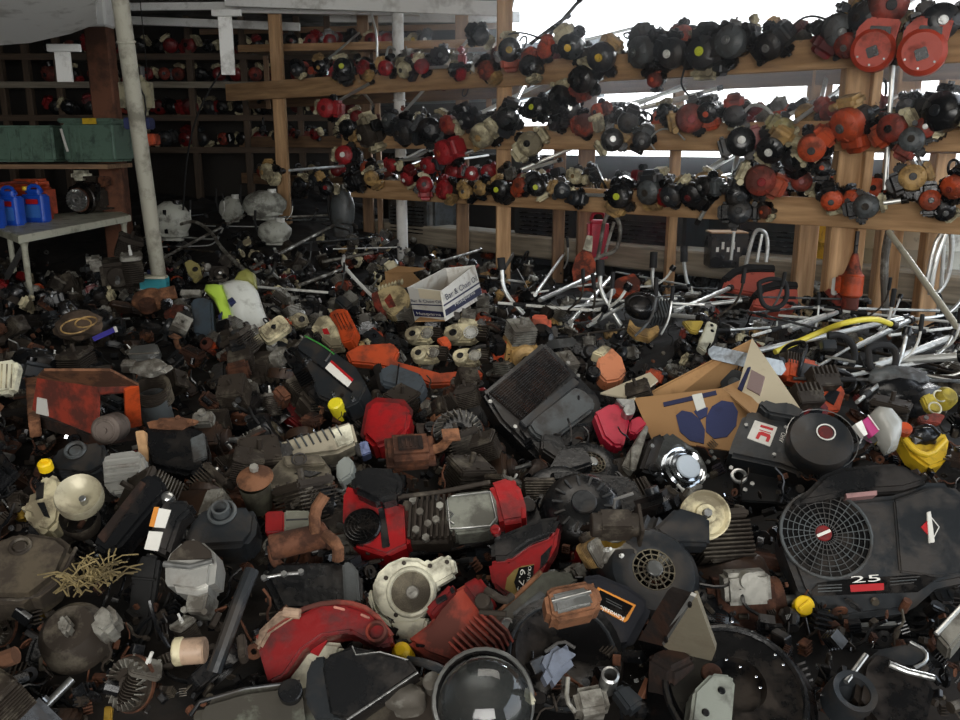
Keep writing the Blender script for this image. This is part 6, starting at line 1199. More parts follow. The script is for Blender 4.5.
hand = [  # px py diameter cover badge cowl
 (510, 50, 25, 'black', 'yellow', 'orange'), (571, 46, 27, 'black', 'yellow', 'cream'), (602, 57, 30, 'dgrey', 'yellow', 'black'), (643, 52, 33, 'mgrey', 'steel', 'dgrey'), (673, 53, 31, 'dgrey', 'white', 'dgrey'), (704, 53, 35, 'dgrey', 'green', 'black'), (732, 42, 34, 'mgrey', 'steel', 'dgrey'), (770, 45, 30, 'black', 'steel', 'dgrey'), (583, 79, 28, 'black', 'dgrey', 'redf'), (655, 80, 16, 'redf', 'orange', 'orange'), (718, 55, 24, 'dgrey', 'alud', 'dgrey'),
 (838, 30, 34, 'mgrey', 'steel', 'redd'), (848, 45, 26, 'redf', 'steel', 'mgrey'), (888, 4, 40, 'redf', 'black', 'black'), (940, 22, 38, 'dgrey', 'steel', 'black'), (865, 18, 34, 'dgrey', 'alud', 'black'), (480, 36, 20, 'black', 'dgrey', 'black'), (545, 50, 17, 'orange', 'orange', 'orange'), (530, 66, 22, 'black', 'dgrey', 'oranged'), (487, 70, 20, 'oranged', 'orange', 'tan'), (455, 70, 15, 'black', 'steel', 'red'), (422, 66, 16, 'red', 'redd', 'cream'), (405, 70, 17, 'cream', 'alud', 'cream'), (386, 68, 16, 'red', 'redd', 'tan'), (364, 68, 16, 'red', 'redd', 'tan'), (343, 68, 20, 'black', 'green', 'black'), (336, 72, 14, 'red', 'dgrey', 'red'), (320, 66, 14, 'black', 'tan', 'tan'), (297, 70, 13, 'dgrey', 'steel', 'black'),
 (327, 108, 20, 'red', 'redd', 'red'), (368, 135, 30, 'alud', 'cream', 'cream'), (348, 128, 18, 'black', 'dgrey', 'tan'), (405, 132, 26, 'dgrey', 'alud', 'dgrey'), (430, 130, 26, 'black', 'dgrey', 'black'), (450, 125, 20, 'redf', 'redd', 'redf'), (466, 120, 20, 'black', 'steel', 'black'), (483, 135, 26, 'cream', 'tan', 'cream'), (508, 118, 25, 'black', 'dgrey', 'dgrey'), (530, 144, 26, 'cream', 'black', 'cream'), (536, 108, 22, 'black', 'green', 'black'), (560, 98, 26, 'black', 'dgrey', 'black'), (585, 125, 24, 'oranged', 'orange', 'oranged'), (556, 122, 18, 'black', 'steel', 'black'), (612, 140, 24, 'black', 'steel', 'tan'), (570, 108, 22, 'dgrey', 'steel', 'redf'), (628, 122, 22, 'dgrey', 'alud', 'black'), (642, 140, 20, 'dgrey', 'steel', 'mgrey'), (690, 118, 30, 'redf', 'redd', 'redf'), (665, 112, 18, 'black', 'dgrey', 'black'),
 (741, 142, 30, 'black', 'white', 'redd'), (772, 148, 30, 'black', 'white', 'tan'), (760, 180, 32, 'redf', 'redd', 'orange'), (783, 128, 22, 'olive', 'tan', 'olive'), (812, 147, 29, 'orange', 'mgrey', 'orange'), (823, 168, 18, 'black', 'orange', 'black'), (849, 124, 36, 'orange', 'mgrey', 'orange'), (795, 158, 26, 'black', 'dgrey', 'black'), (893, 128, 30, 'redf', 'black', 'orange'), (912, 140, 26, 'mgrey', 'alud', 'redf'), (945, 112, 46, 'black', 'dgrey', 'black'), (925, 128, 22, 'redf', 'steel', 'cream'), (735, 115, 24, 'black', 'dgrey', 'redf'), (708, 112, 22, 'black', 'orange', 'orange'),
 (345, 155, 20, 'red', 'white', 'black'), (392, 165, 14, 'red', 'redd', 'red'), (430, 165, 18, 'red', 'steel', 'red'), (446, 152, 26, 'red', 'orange', 'red'), (425, 185, 18, 'red', 'dgrey', 'red'), (445, 190, 20, 'red', 'redd', 'redd'), (466, 192, 16, 'tan', 'steel', 'tan'), (481, 188, 16, 'tan', 'alud', 'black'), (500, 189, 20, 'black', 'green', 'black'), (521, 185, 17, 'orange', 'redf', 'orange'), (537, 187, 20, 'black', 'green', 'black'), (562, 190, 18, 'dgrey', 'steel', 'tan'), (575, 198, 16, 'dgrey', 'alud', 'dgrey'), (620, 196, 26, 'black', 'green', 'tan'), (650, 192, 26, 'mgrey', 'alud', 'dgrey'), (672, 195, 24, 'dgrey', 'steel', 'redd'), (692, 194, 26, 'black', 'redd', 'black'), (706, 186, 22, 'black', 'steel', 'mgrey'), (740, 212, 26, 'dgrey', 'black', 'black'), (738, 196, 26, 'black', 'dgrey', 'dgrey'), (832, 200, 22, 'orange', 'mgrey', 'black'), (852, 200, 22, 'orange', 'mgrey', 'cream'), (866, 206, 26, 'mgrey', 'alud', 'black'), (930, 200, 22, 'orange', 'black', 'black'), (912, 178, 28, 'tan', 'dgrey', 'black'), (955, 186, 26, 'orange', 'redf', 'black'), (944, 210, 22, 'black', 'steel', 'mgrey'), (765, 212, 14, 'oranged', 'orange', 'black'),
 (300, 185, 16, 'black', 'dgrey', 'black'), (315, 180, 14, 'dgrey', 'steel', 'tan'), (352, 182, 20, 'black', 'steel', 'black'), (372, 178, 16, 'tan', 'tan', 'tan'), (408, 178, 16, 'red', 'white', 'redd'), (268, 172, 18, 'cream', 'tan', 'cream'), (327, 188, 16, 'black', 'redd', 'black')]
for t_ in hand: ph(*t_, off=rr.uniform(.13, .2), drop=() if rr.random() < .35 else ('shaft_tube',))
# big orange saws hanging over the top beam at the right
for (px, py, d_, lab) in ((873, 50, 42, 'big orange-red round fan housing with black panel, left one on the top beam'), (922, 52, 46, 'big orange-red round fan housing with black panel, right one on the top beam')):
    p = on_rack(px, py, .22); k_ = pix(p)[2]/FPX; r = empty('orange_fan_housing', Tr(*p)@R('Z', -28)@R('X', 90)); tag(r, lab, 'fan housing'); R_ = d_*.5*k_
    m = MB(); m.lathe((0, 0, 0), [(0, .03), (R_*.8, .03), (R_*1.0, .01), (R_*1.0, -.08), (0, -.08)], 28); m.prism([(-R_*.9, 0), (R_*.9, .02), (R_*1.1, R_*1.3), (-R_*.3, R_*1.5), (-R_*.8, R_)], -.07, .01, .01); m.build('housing', M('hazed_orange_red', 'b8402a', .45, dirt=.3), r)
    m = MB(); m.prism([(-R_*.35, R_*.3), (R_*.7, R_*.25), (R_*.7, R_*1.0), (-R_*.2, R_*1.1)], .005, .016, .003); m.build('black_panel', black, r)
    m = MB(); m.box((0, -.1*R_, .033), (R_*.5, R_*.5, .012), .004, R('Z', 20)); m.build('hub_panel', black, r); m = MB(); m.bolts([(R_*.7*math.cos(a), R_*.7*math.sin(a), .034) for a in (3.6, 4.6, 5.6)], .006); m.build('screws', steel, r)
# denser random fill along the beams, lying on top and behind
pal = [('black', 'green', 'black'), ('black', 'steel', 'dgrey'), ('dgrey', 'alud', 'black'), ('black', 'dgrey', 'orange'), ('orange', 'black', 'oranged'), ('redf', 'redd', 'redf'), ('mgrey', 'steel', 'dgrey'), ('cream', 'tan', 'cream'), ('oranged', 'steel', 'black'), ('redd', 'black', 'redd'), ('tan', 'black', 'tan')]
palL = pal+[('red', 'redd', 'red'), ('red', 'steel', 'redd'), ('redd', 'redd', 'red')]
for bi in range(3):
    x = 300 if bi == 0 else 358
    while x < 975:
        dep = pix(on_rack(x, 130))[2]; d_ = .13/dep*FPX*rr.uniform(.85, 1.2); s = rs(x); top = pix(rk(s, -.05, BZ[bi]+BTH[bi]/2+.05))
        c_ = rr.choice(palL if x < 520 else pal)
        near = any(abs(a[5]-x) < d_*.7 and a[4] == bi for a in RK[:len(hand)])
        ph(x, top[1]+rr.uniform(-6, 5), d_*.95, *c_, off=rr.uniform(-.12, .0) if near else rr.uniform(-.05, .12), which=rr.choice(['powerhead']*5+['sawengine']*3+['chainsaw']*2), drop=('guide_bar',) if rr.random() < .4 else ('shaft_tube', 'guide_bar'))
        x += d_*(1.0 if x < 520 else 1.05)
# rear rack, fewer and dimmer
for bi in range(3):
    x = 262
    while x < 960:
        p = on_rack(x, 130, -.75); dep = pix(p)[2]; d_ = .12/dep*FPX; q = rk(rs(x, -.75), -.75, BZ[bi]+.06+rr.uniform(-.05, .05)); y_ = pix(q)[1]
        if not (bi == 0 and x > 560 and rr.random() < .6): ph(x, y_, d_, *rr.choice(palL if x < 560 else pal), off=-.7, which=rr.choice(['powerhead', 'powerhead', 'sawengine', 'chainsaw']), drop=('shaft_tube', 'guide_bar'))
        x += d_*rr.uniform(1.3, 2.2)
# back-left shelving engines
for zi, z in enumerate(SHZ):
    x = -5.0
    while x < -1.25:
        c_ = rr.choice([('redd', 'black', 'redd'), ('black', 'dgrey', 'black'), ('redd', 'redd', 'black'), ('dgrey', 'alud', 'dgrey'), ('redf', 'black', 'black'), ('black', 'steel', 'redd')])
        p = Vector((x, SHY+rr.uniform(-.02, .15), z+.13)); q = pix(p)
        r = dup(PROTO['powerhead'], Tr(*p)@R('Z', rr.uniform(-30, 30))@R('X', 90+rr.uniform(-10, 30))@R('Z', rr.uniform(0, 360)), {'starter_cover': AX[c_[0]], 'hub_badge': AX[c_[1]], 'engine_cowl': AX[c_[2]]}, rr.uniform(1.0, 1.5), ('shaft_tube', 'muffler', 'air_filter', 'clutch_housing'))
        RK.append((r, *c_, 10+zi, q[0], 'powerhead', q[1], 12)); x += rr.uniform(.15, .26)
# engines on the high shelf
for i, (px, c_) in enumerate(((275, ('redd', 'black', 'redd')), (292, ('black', 'redd', 'black')), (312, ('red', 'black', 'redd')), (330, ('redd', 'dgrey', 'black')), (352, ('black', 'dgrey', 'black')), (372, ('redd', 'black', 'redd')), (388, ('red', 'redd', 'red')), (402, ('dgrey', 'steel', 'mgrey')), (414, ('cream', 'yellow', 'cream')), (424, ('dgrey', 'white', 'black')))):
    t_ = (px-256)/244; Y = 9.9+(8.4-9.9)*t_; p = at_y(px, 40 if px > 370 else 41, Y-.1)
    r = dup(PROTO['powerhead'], Tr(*p)@R('Z', rr.uniform(-20, 20))@R('X', 90)@R('Z', rr.uniform(0, 360)), {'starter_cover': AX[c_[0]], 'hub_badge': AX[c_[1]], 'engine_cowl': AX[c_[2]]}, 1.05, ('shaft_tube',)); RK.append((r, *c_, 20, px, 'powerhead', 40, 12))
# labels for the rack population
bn = {0: 'on the top beam', 1: 'on the middle beam', 2: 'on the bottom beam', 10: 'on the topmost back shelf', 11: 'on the second back shelf', 12: 'on the third back shelf', 13: 'on the lowest back shelf', 20: 'on the high lit shelf'}
ordn = ['first', 'second', 'third', 'fourth', 'fifth', 'sixth', 'seventh', 'eighth', 'ninth', 'tenth', 'eleventh', 'twelfth', 'thirteenth', 'fourteenth', 'fifteenth', 'sixteenth', 'seventeenth', 'eighteenth', 'nineteenth', 'twentieth']
G = {}
for e in RK:
    r, sc, bd, cw, bi, px, wh, py, d_ = e
    G.setdefault((sc, bd, cw, bi) if wh == 'powerhead' else (cw, None, wh, bi), []).append(e)
for key, L_ in G.items():
    sc, bd, cw, bi = key; L_.sort(key=lambda e: e[5])
    if bd is None:
        nn = {'sawengine': 'bare finned saw engine', 'chainsaw': 'chainsaw'}[cw]
        for i, e in enumerate(L_):
            pos = '' if len(L_) == 1 else ', %s from the left' % ordn[min(i, 19)]
            tag(e[0], '%s %s %s%s' % (NM[sc], nn, bn[bi], pos), nn.split()[-1] if cw == 'chainsaw' else 'saw engine', '%ss %s' % (nn, bn[bi]))
        continue
    base = '%s-covered trimmer engine' % NM[sc]; hb = NM[bd]+' hub' ; cb = '' if cw == sc else ', %s cowl' % NM[cw]
    for i, e in enumerate(L_):
        if len(L_) == 1: lab = '%s trimmer engine, %s%s, %s' % (NM[sc], hb, cb, bn[bi])
        else: lab = '%s trimmer engine, %s%s, %s such %s' % (NM[sc], hb, cb, ordn[min(i, 19)], bn[bi].replace('on the', 'on') if len(NM[sc]+hb+cb) > 30 else bn[bi])
        tag(e[0], lab, 'trimmer engine', 'trimmer engines %s' % (('of the racks ' if bi < 3 else '')+bn[bi]))
# trimmer shafts slanting behind the beams (right half)
for i, (a, b, c, d, oa, ob, lab) in enumerate(((752, 134, 802, 108, .1, -.1, 'fat silver trimmer shaft slanting up across the middle beam, left one'), (795, 122, 842, 88, .1, -.3, 'silver trimmer shaft slanting up behind the middle beam, beside the rack post'), (830, 118, 852, 95, 0, -.2, 'short silver shaft just left of the rack post above the middle beam'), (885, 190, 893, 62, .14, .05, 'upright silver shaft standing right of the rack post between beams'),
     (622, 196, 560, 194, .16, .1, 'white rod lying along the bottom beam in the middle bay'), (690, 122, 745, 118, .05, -.05, 'pinkish white rod lying on the middle beam, middle bay'), (545, 40, 580, 0, 0, -.3, 'thin dark tube rising above the top beam, left one of a pair'), (530, 44, 568, 16, 0, -.2, 'thin dark tube rising above the top beam, right one of a pair'), (615, 115, 700, 95, -.3, -.5, 'long pale shaft behind the top and middle beams, middle bay'), (640, 108, 720, 88, -.35, -.6, 'second long pale shaft behind the top and middle beams, middle bay'),
     (760, 118, 820, 100, -.3, -.6, 'pale shaft seen between beams left of the rack post'), (395, 122, 470, 38, .1, -.1, 'long dull shaft crossing up over the top beam beside the pale round housing'), (423, 68, 468, 66, .1, .1, 'short pale shaft lying on the top beam left of the second post'), (340, 100, 372, 82, .05, .1, 'dull shaft stub above the red engine on the middle beam'), (378, 162, 430, 158, .15, .12, 'thin bright rod on the bottom beam, left bay'), (430, 192, 520, 172, .05, -.1, 'thin dull rod slanting along the bottom beam, left bay'), (498, 178, 560, 160, -.1, -.3, 'pale shaft behind the second post above the bottom beam'), (520, 170, 580, 145, -.2, -.5, 'pale shaft rising behind the cream engine in the middle bay'),
     (705, 210, 698, 222, .1, .1, 'short black stub below the bottom beam'), (925, 180, 905, 150, .05, -.1, 'bright shaft right of the rack post below the middle beam'), (870, 205, 905, 200, .15, .1, 'white rod stub on the bottom beam right of the rack post'))):
    shaft(on_rack(a, b, oa), on_rack(c, d, ob), .013, (brightalu if not lab.startswith('thin dark') else blacksteel), lab)
for i, (pts, lab) in enumerate((([(655, 150), (648, 140), (660, 128), (675, 130), (685, 140)], 'white arched cable over the middle beam, middle bay'), ([(790, 32), (798, 20), (812, 15), (828, 20)], 'thin dark arched cable above the top beam near the right'), ([(735, 130), (748, 104), (765, 106), (775, 118)], 'pale arched tube over the middle beam left of the rack post'), ([(688, 55), (684, 70), (680, 85), (690, 97)], 'thin grey cable hanging below the top beam, middle bay'), ([(500, 38), (515, 32), (530, 34), (548, 42)], 'black curled cable above the top beam by the second post'), ([(377, 62), (377, 35), (371, 12)], 'bright curved rod rising above the top beam, left bay'), ([(385, 64), (388, 45), (395, 50)], 'bright bent tube on the top beam, left bay'))):
    W = [on_rack(a, b, .18) for a, b in pts]; b0 = W[0]; m = MB(); m.tube([w-b0 for w in W], .006 if 'cable' in lab else .010, 8, sm=2); o = m.build('cable' if 'cable' in lab else 'bent_rod', rubber if 'dark' in lab or 'black' in lab or 'grey' in lab else brightalu); o.location = b0; tag(o, lab, 'cable' if 'cable' in lab else 'rod')
# ================================================================== scrap covering the heap
import numpy as np
HB = []; HP = []
for o in list(C.objects):
    if o.parent is None and o.type == 'EMPTY' and 'label' in o:
        pts = []
        for ch in kids(o):
            if ch.type != 'MESH': continue
            me_ = ch.data; me_.calc_loop_triangles(); MM = o.matrix_basis@(ch.matrix_parent_inverse@ch.matrix_basis); T3 = me_.loop_triangles
            A_ = [t.area for t in T3]; tot = sum(A_) or 1; nn = 40; acc = 0; j = 0
            for t, ar in zip(T3, A_):
                acc += ar/tot*nn
                while acc >= 1:
                    acc -= 1; j += 1; u_, v_ = (j*.618) % 1, (j*.414) % 1
                    if u_+v_ > 1: u_, v_ = 1-u_, 1-v_
                    p_, q_, r_ = [me_.vertices[i_].co for i_ in t.vertices]; pts.append(pix(MM@(p_+(q_-p_)*u_+(r_-p_)*v_)))
        if not pts: continue
        xs = [p[0] for p in pts]; ys = [p[1] for p in pts]; ds = sorted(p[2] for p in pts)
        if max(ys) > 236 and (max(xs)-min(xs)) < 330:
            HB.append((min(xs), min(ys), max(xs), max(ys), ds[len(ds)//2])); HP.append(np.array(pts))
def covered(x, y, mg=.12, pad=0):
    for a, b, c, d, e in HB:
        w_, h_ = (c-a)*mg, (d-b)*mg
        if a+w_-pad < x < c-w_+pad and b+h_-pad < y < d-h_+pad: return True
    return False
def hides(p, rad, thr=.05):
    x, y, dep = pix(p); rp_ = rad/dep*FPX
    for (a, b, c, d, e), pts in zip(HB, HP):
        if x+rp_ < a or x-rp_ > c or y+rp_ < b or y-rp_ > d: continue
        n = int(((abs(pts[:, 0]-x) < rp_) & (abs(pts[:, 1]-y) < rp_*.85) & (pts[:, 2] > dep-rad)).sum())
        if n > thr*len(pts): return True
    return False
KN = {'vengine': ('engine', 'mower engine'), 'block': ('engine', 'bare engine block'), 'hengine': ('engine', 'horizontal engine'), 'powerhead': ('trimmer engine', 'trimmer engine'), 'chainsaw': ('chainsaw', 'chainsaw'), 'sawengine': ('engine', 'bare saw engine'), 'muffler': ('muffler', 'box muffler'), 'flywheel': ('flywheel', 'flywheel'), 'pulley': ('pulley', 'belt pulley'), 'carb': ('carburetor', 'carburetor'), 'tank': ('fuel tank', 'fuel tank'), 'cover': ('cover', 'filter cover'), 'cyl': ('cylinder', 'finned cylinder'), 'housing': ('housing', 'starter housing'), 'bracket': ('bracket', 'steel bracket'), 'coil': ('coil', 'ignition coil'), 'canister': ('canister', 'canister'), 'shield': ('guard', 'debris shield'), 'loop': ('handle', 'loop handle'), 'bent': ('shaft', 'bent trimmer shaft'), 'straight': ('shaft', 'straight trimmer shaft'), 'jhandle': ('handlebar', 'bent handlebar arm'), 'hose': ('hose', 'rubber hose')}
MAIN = {'vengine': 'blower_housing', 'block': 'crankcase', 'hengine': 'blower_shroud', 'powerhead': 'engine_cowl', 'chainsaw': 'body', 'sawengine': 'crankcase', 'muffler': 'shell', 'flywheel': 'disc', 'pulley': 'wheel', 'carb': 'body', 'tank': 'shell', 'cover': 'shell', 'cyl': 'barrel', 'housing': 'housing', 'bracket': 'plate', 'coil': 'core', 'canister': 'bottle', 'shield': 'shell', 'loop': 'loop', 'bent': 'tube', 'straight': 'tube', 'jhandle': 'bar', 'hose': 'hose'}
FL = []
fr_ = random.Random(23)
def put(kind, col, px, py, lift, scale, e=None, flat=.6):
    p = on_heap(px, py, lift)
    if e is None: Mx = Tr(*p)@R('Z', fr_.uniform(0, 360))@R('X', fr_.gauss(0, 38)*flat)@R('Y', fr_.gauss(0, 38)*flat)@R('Z', fr_.uniform(0, 360))
    else: Mx = Tr(*p)@R('Z', e[0])@R('X', e[1])@R('Z', e[2])
    r = dup(PROTO[kind], Mx, {MAIN[kind]: AX[col]} if col else None, scale, ('shaft_tube',) if behind(p, .6) else ()); q = pix(p); FL.append((r, kind, col, q[0], q[1])); return r
def region(x, y):
    if y > 395 or (x < 170 and y > 300) or (y > 350 and x < 330): return 'near'
    if x < 330 and y < 300: return 'backleft'
    if x > 500 and y < 345: return 'tubes'
    if x > 800: return 'right'
    return 'mid'
POOL = {
 'near': [('vengine', c) for c in ('black', 'black', 'black', 'dgrey', 'brown', 'redd')]+[('block', c) for c in ('alud', 'brown', 'black', 'rust')]*2+[('hengine', c) for c in ('black', 'redd', 'dgrey')]+[('muffler', 'rust'), ('muffler', 'alud'), ('flywheel', 'alud'), ('pulley', 'rust'), ('carb', 'alud'), ('tank', 'black'), ('tank', 'dgrey'), ('cover', 'dgrey'), ('cover', 'black'), ('cyl', 'alud'), ('housing', 'black'), ('housing', 'brown'), ('cover', 'brown'), ('cover', 'redd'), ('tank', 'brown'), ('bracket', 'black'), ('bracket', 'rust'), ('coil', 'black'), ('hose', None), ('housing', 'black')],
 'mid': [('chainsaw', c) for c in ('orange', 'oranged', 'cream', 'black', 'redf')]+[('sawengine', c) for c in ('cream', 'alud', 'dgrey', 'oranged', 'tan')]*2+[('powerhead', c) for c in ('orange', 'black', 'redf', 'tan', 'cream')]+[('cyl', 'alud'), ('carb', 'alud'), ('coil', 'black'), ('tank', 'black'), ('cover', 'oranged'), ('cover', 'dgrey'), ('housing', 'black'), ('loop', None), ('bracket', 'black'), ('muffler', 'rust'), ('flywheel', 'alud')],
 'backleft': [('powerhead', c) for c in ('black', 'redd', 'dgrey', 'orange')]+[('straight', None), ('bent', None), ('straight', 'mgrey'), ('bent', 'mgrey'), ('sawengine', 'dgrey'), ('chainsaw', 'black'), ('chainsaw', 'redd'), ('canister', 'mgrey'), ('housing', 'black'), ('cyl', 'alud'), ('hose', None), ('loop', None), ('tank', 'black'), ('bracket', 'black'), ('block', 'alud')],
 'tubes': [('straight', None), ('bent', None), ('straight', 'white'), ('jhandle', None), ('chainsaw', 'black'), ('chainsaw', 'oranged'), ('loop', None), ('powerhead', 'black'), ('powerhead', 'redf'), ('sawengine', 'tan'), ('sawengine', 'dgrey'), ('shield', 'oranged'), ('housing', 'black'), ('hose', None), ('coil', 'black'), ('cyl', 'alud'), ('bent', 'mgrey'), ('tank', 'black')],
 'right': [('chainsaw', c) for c in ('black', 'orange', 'yellow', 'redf')]+[('loop', None), ('sawengine', 'yellow'), ('sawengine', 'dgrey'), ('powerhead', 'yellow'), ('powerhead', 'black'), ('straight', 'white'), ('cyl', 'alud'), ('coil', 'black'), ('housing', 'black'), ('bracket', 'black')]}
RAD = {'vengine': .15, 'block': .12, 'hengine': .15, 'powerhead': .09, 'chainsaw': .16, 'sawengine': .09, 'muffler': .08, 'flywheel': .1, 'pulley': .06, 'carb': .05, 'tank': .1, 'cover': .08, 'cyl': .08, 'housing': .13, 'bracket': .08, 'coil': .06, 'canister': .1, 'shield': .12, 'loop': .08, 'bent': .2, 'straight': .2, 'jhandle': .15, 'hose': .1}
SC = {'vengine': .95, 'block': .95, 'hengine': .8, 'chainsaw': .8, 'powerhead': 1.1, 'flywheel': .8, 'pulley': 1.0, 'straight': .8, 'bent': .8, 'coil': 1.1, 'carb': 1.4, 'cyl': .85, 'tank': .95}
def passfill(step, lift, sc, flat, margin, kinds=None, y0=236, thr=.05, y1=735):
    y = y1
    while y > y0:
        dep = pix(on_heap(480, min(y, 719)))[2]; st = step/dep*FPX; x = -20+fr_.uniform(0, st)
        while x < 985:
            px, py = x+fr_.uniform(-.35, .35)*st, y+fr_.uniform(-.3, .3)*st*.5
            if py > y0-6 and not behind(on_heap(px, min(py, 760), .05), -1.4) and not (px < 130 and py < 262) and not (py < 262 and 470 < px < 820 and fr_.random() < .75) and not covered(px, py, margin):
                kd, cl = fr_.choice(POOL[region(px, py)])
                s_ = sc*SC.get(kd, 1)
                if kinds is not None and kd not in kinds: x += st; continue
                if hides(on_heap(px, min(py, 760), lift+.03), RAD[kd]*s_, thr): x += st; continue
                if True: put(kd, cl, px, py, lift+fr_.uniform(-.02, .02), sc*SC.get(kd, 1)*fr_.uniform(.85, 1.1), flat=flat)
            x += st
        y -= st*(.42 if y > 330 else .34)
passfill(.27, -.02, 1.0, .6, .22)
passfill(.2, -.01, .7, .7, .3, kinds=('muffler', 'flywheel', 'pulley', 'carb', 'cyl', 'coil', 'bracket', 'cover', 'sawengine', 'powerhead', 'housing', 'hose', 'tank', 'block'))
passfill(.25, -.08, 1.0, .5, .45, kinds=('vengine', 'block', 'housing', 'hengine', 'tank'), y0=380, thr=.05)
passfill(.15, -.03, .55, .8, .5, kinds=('muffler', 'flywheel', 'pulley', 'carb', 'cyl', 'coil', 'bracket', 'cover', 'sawengine', 'powerhead', 'housing', 'hose', 'tank'), y0=330)
passfill(.22, .035, .66, .9, .03, kinds=('muffler', 'flywheel', 'pulley', 'carb', 'cyl', 'coil', 'bracket', 'cover', 'sawengine', 'powerhead', 'housing', 'loop', 'jhandle', 'hose', 'tank'))
passfill(.2, .05, .9, .8, .1, kinds=('chainsaw', 'sawengine', 'powerhead'), y0=290, y1=400)
passfill(.17, .0, .7, .8, .3, kinds=('chainsaw', 'sawengine', 'powerhead', 'loop', 'jhandle', 'shield', 'cyl', 'hose', 'tank'), y0=262, y1=350)
def tubesin(n, x0, x1, y0, y1, seed):
    r_ = random.Random(seed)
    for _ in range(n):
        px, py = r_.uniform(x0, x1), r_.uniform(y0, y1); kd = r_.choice(['straight', 'bent', 'straight', 'jhandle'])
        if hides(on_heap(px, py, .08), .05, .15) or behind(on_heap(px, py, .1), -1.0): continue
        put(kd, r_.choice([None, 'alud', 'white', 'mgrey']), px, py, r_.uniform(.03, .13), r_.uniform(.42, .7), (r_.uniform(-70, 60), r_.uniform(-12, 12), r_.uniform(-10, 10)))
tubesin(46, 505, 950, 268, 338, 5); tubesin(18, 820, 970, 315, 385, 6); tubesin(22, 170, 370, 215, 290, 7)
# a few hand-set ones
for (kd, cl, x, y, l_, s_, e) in (('muffler', 'rust', 410, 452, .14, 1.0, (10, 30, 0)), ('muffler', 'rust', 395, 455, .1, 1.1, (-10, 20, 80)), ('flywheel', 'black', 458, 432, .06, .85, (0, 35, 0)), ('chainsaw', 'orange', 508, 352, .1, .7, (-20, 10, 30)), ('powerhead', 'orange', 540, 338, .1, 1.0, (0, 60, 0)), ('sawengine', 'tan', 518, 348, .12, 1.2, (20, 20, 0)), ('cyl', 'tan', 590, 553, .10, .6, (20, 60, 20)), ('cyl', 'rust', 615, 558, .09, .6, (0, 60, 60)), ('housing', 'dgrey', 650, 575, .08, 1.0, (10, 40, 0)), ('pulley', 'cream', 705, 515, .16, .9, (0, 55, 0)), ('housing', 'black', 560, 497, .05, 1.0, (0, 25, 30)), ('housing', 'black', 590, 468, .05, .9, (20, 30, 90)), ('housing', 'black', 690, 498, .03, 1.1, (0, 25, 150)), ('vengine', 'black', 580, 520, .02, 1.0, (0, 40, 20)), ('flywheel', 'rust', 12, 490, .1, 1.4, (20, 40, 0)), ('carb', 'alud', 615, 525, .2, 1.3, (0, 30, 0)),
     ('chainsaw', 'black', 760, 318, .12, .9, (150, 20, 0)), ('chainsaw', 'orange', 800, 375, .12, .9, (160, 30, 30)), ('sawengine', 'dgrey', 785, 345, .12, 1.2, (10, 30, 0)), ('cover', 'cream', 275, 330, .12, .8, (0, 50, 40)), ('powerhead', 'orange', 318, 285, .14, 1.3, (0, 70, 0)), ('sawengine', 'cream', 560, 375, .1, .9, (30, 30, 0)), ('powerhead', 'cream', 300, 290, .14, 1.2, (20, 60, 90))):
    if not hides(on_heap(x, y, l_), RAD[kd]*s_*.6): put(kd, cl, x, y, l_, s_, e)
# labels: look + where (nearest named thing), ranked where several share the words
DN = {'rust': 'rusty', 'alud': 'dull metal', None: ''}
def look(kind, col):
    n = KN[kind][1]; w = NM.get(col, '') if col else ''
    if kind in ('straight', 'bent', 'jhandle') and not col: w = 'bright'
    if kind in ('loop', 'hose'): w = 'black'
    return (w+' '+n).strip()
GG = {}
for (r, kd, cl, x, y) in FL:
    b = min(HER, key=lambda t: (t[1]-x)**2+((t[2]-y)*1.3)**2); dx, dy = x-b[1], y-b[2]
    if abs(dx) > abs(dy)*1.2: w = 'right of' if dx > 0 else 'left of'
    else: w = 'in front of' if dy > 0 else 'behind'
    GG.setdefault((look(kd, cl), w, b[0]), []).append((math.hypot(dx, dy), r, kd))
near_ = ['nearest', 'second nearest', 'third nearest', 'fourth nearest', 'fifth nearest', 'sixth nearest', 'seventh nearest', 'eighth nearest', 'ninth nearest', 'tenth nearest']
for (lk, w, b), L_ in GG.items():
    L_.sort(key=lambda t: t[0])
    for i, (d_, r, kd) in enumerate(L_):
        lab = '%s %s %s' % (lk, w, b)
        if len(L_) > 1: lab += ', %s one' % near_[min(i, 9)]
        tag(r, lab, KN[kd][0], KN[kd][1]+'s heaped on the floor')

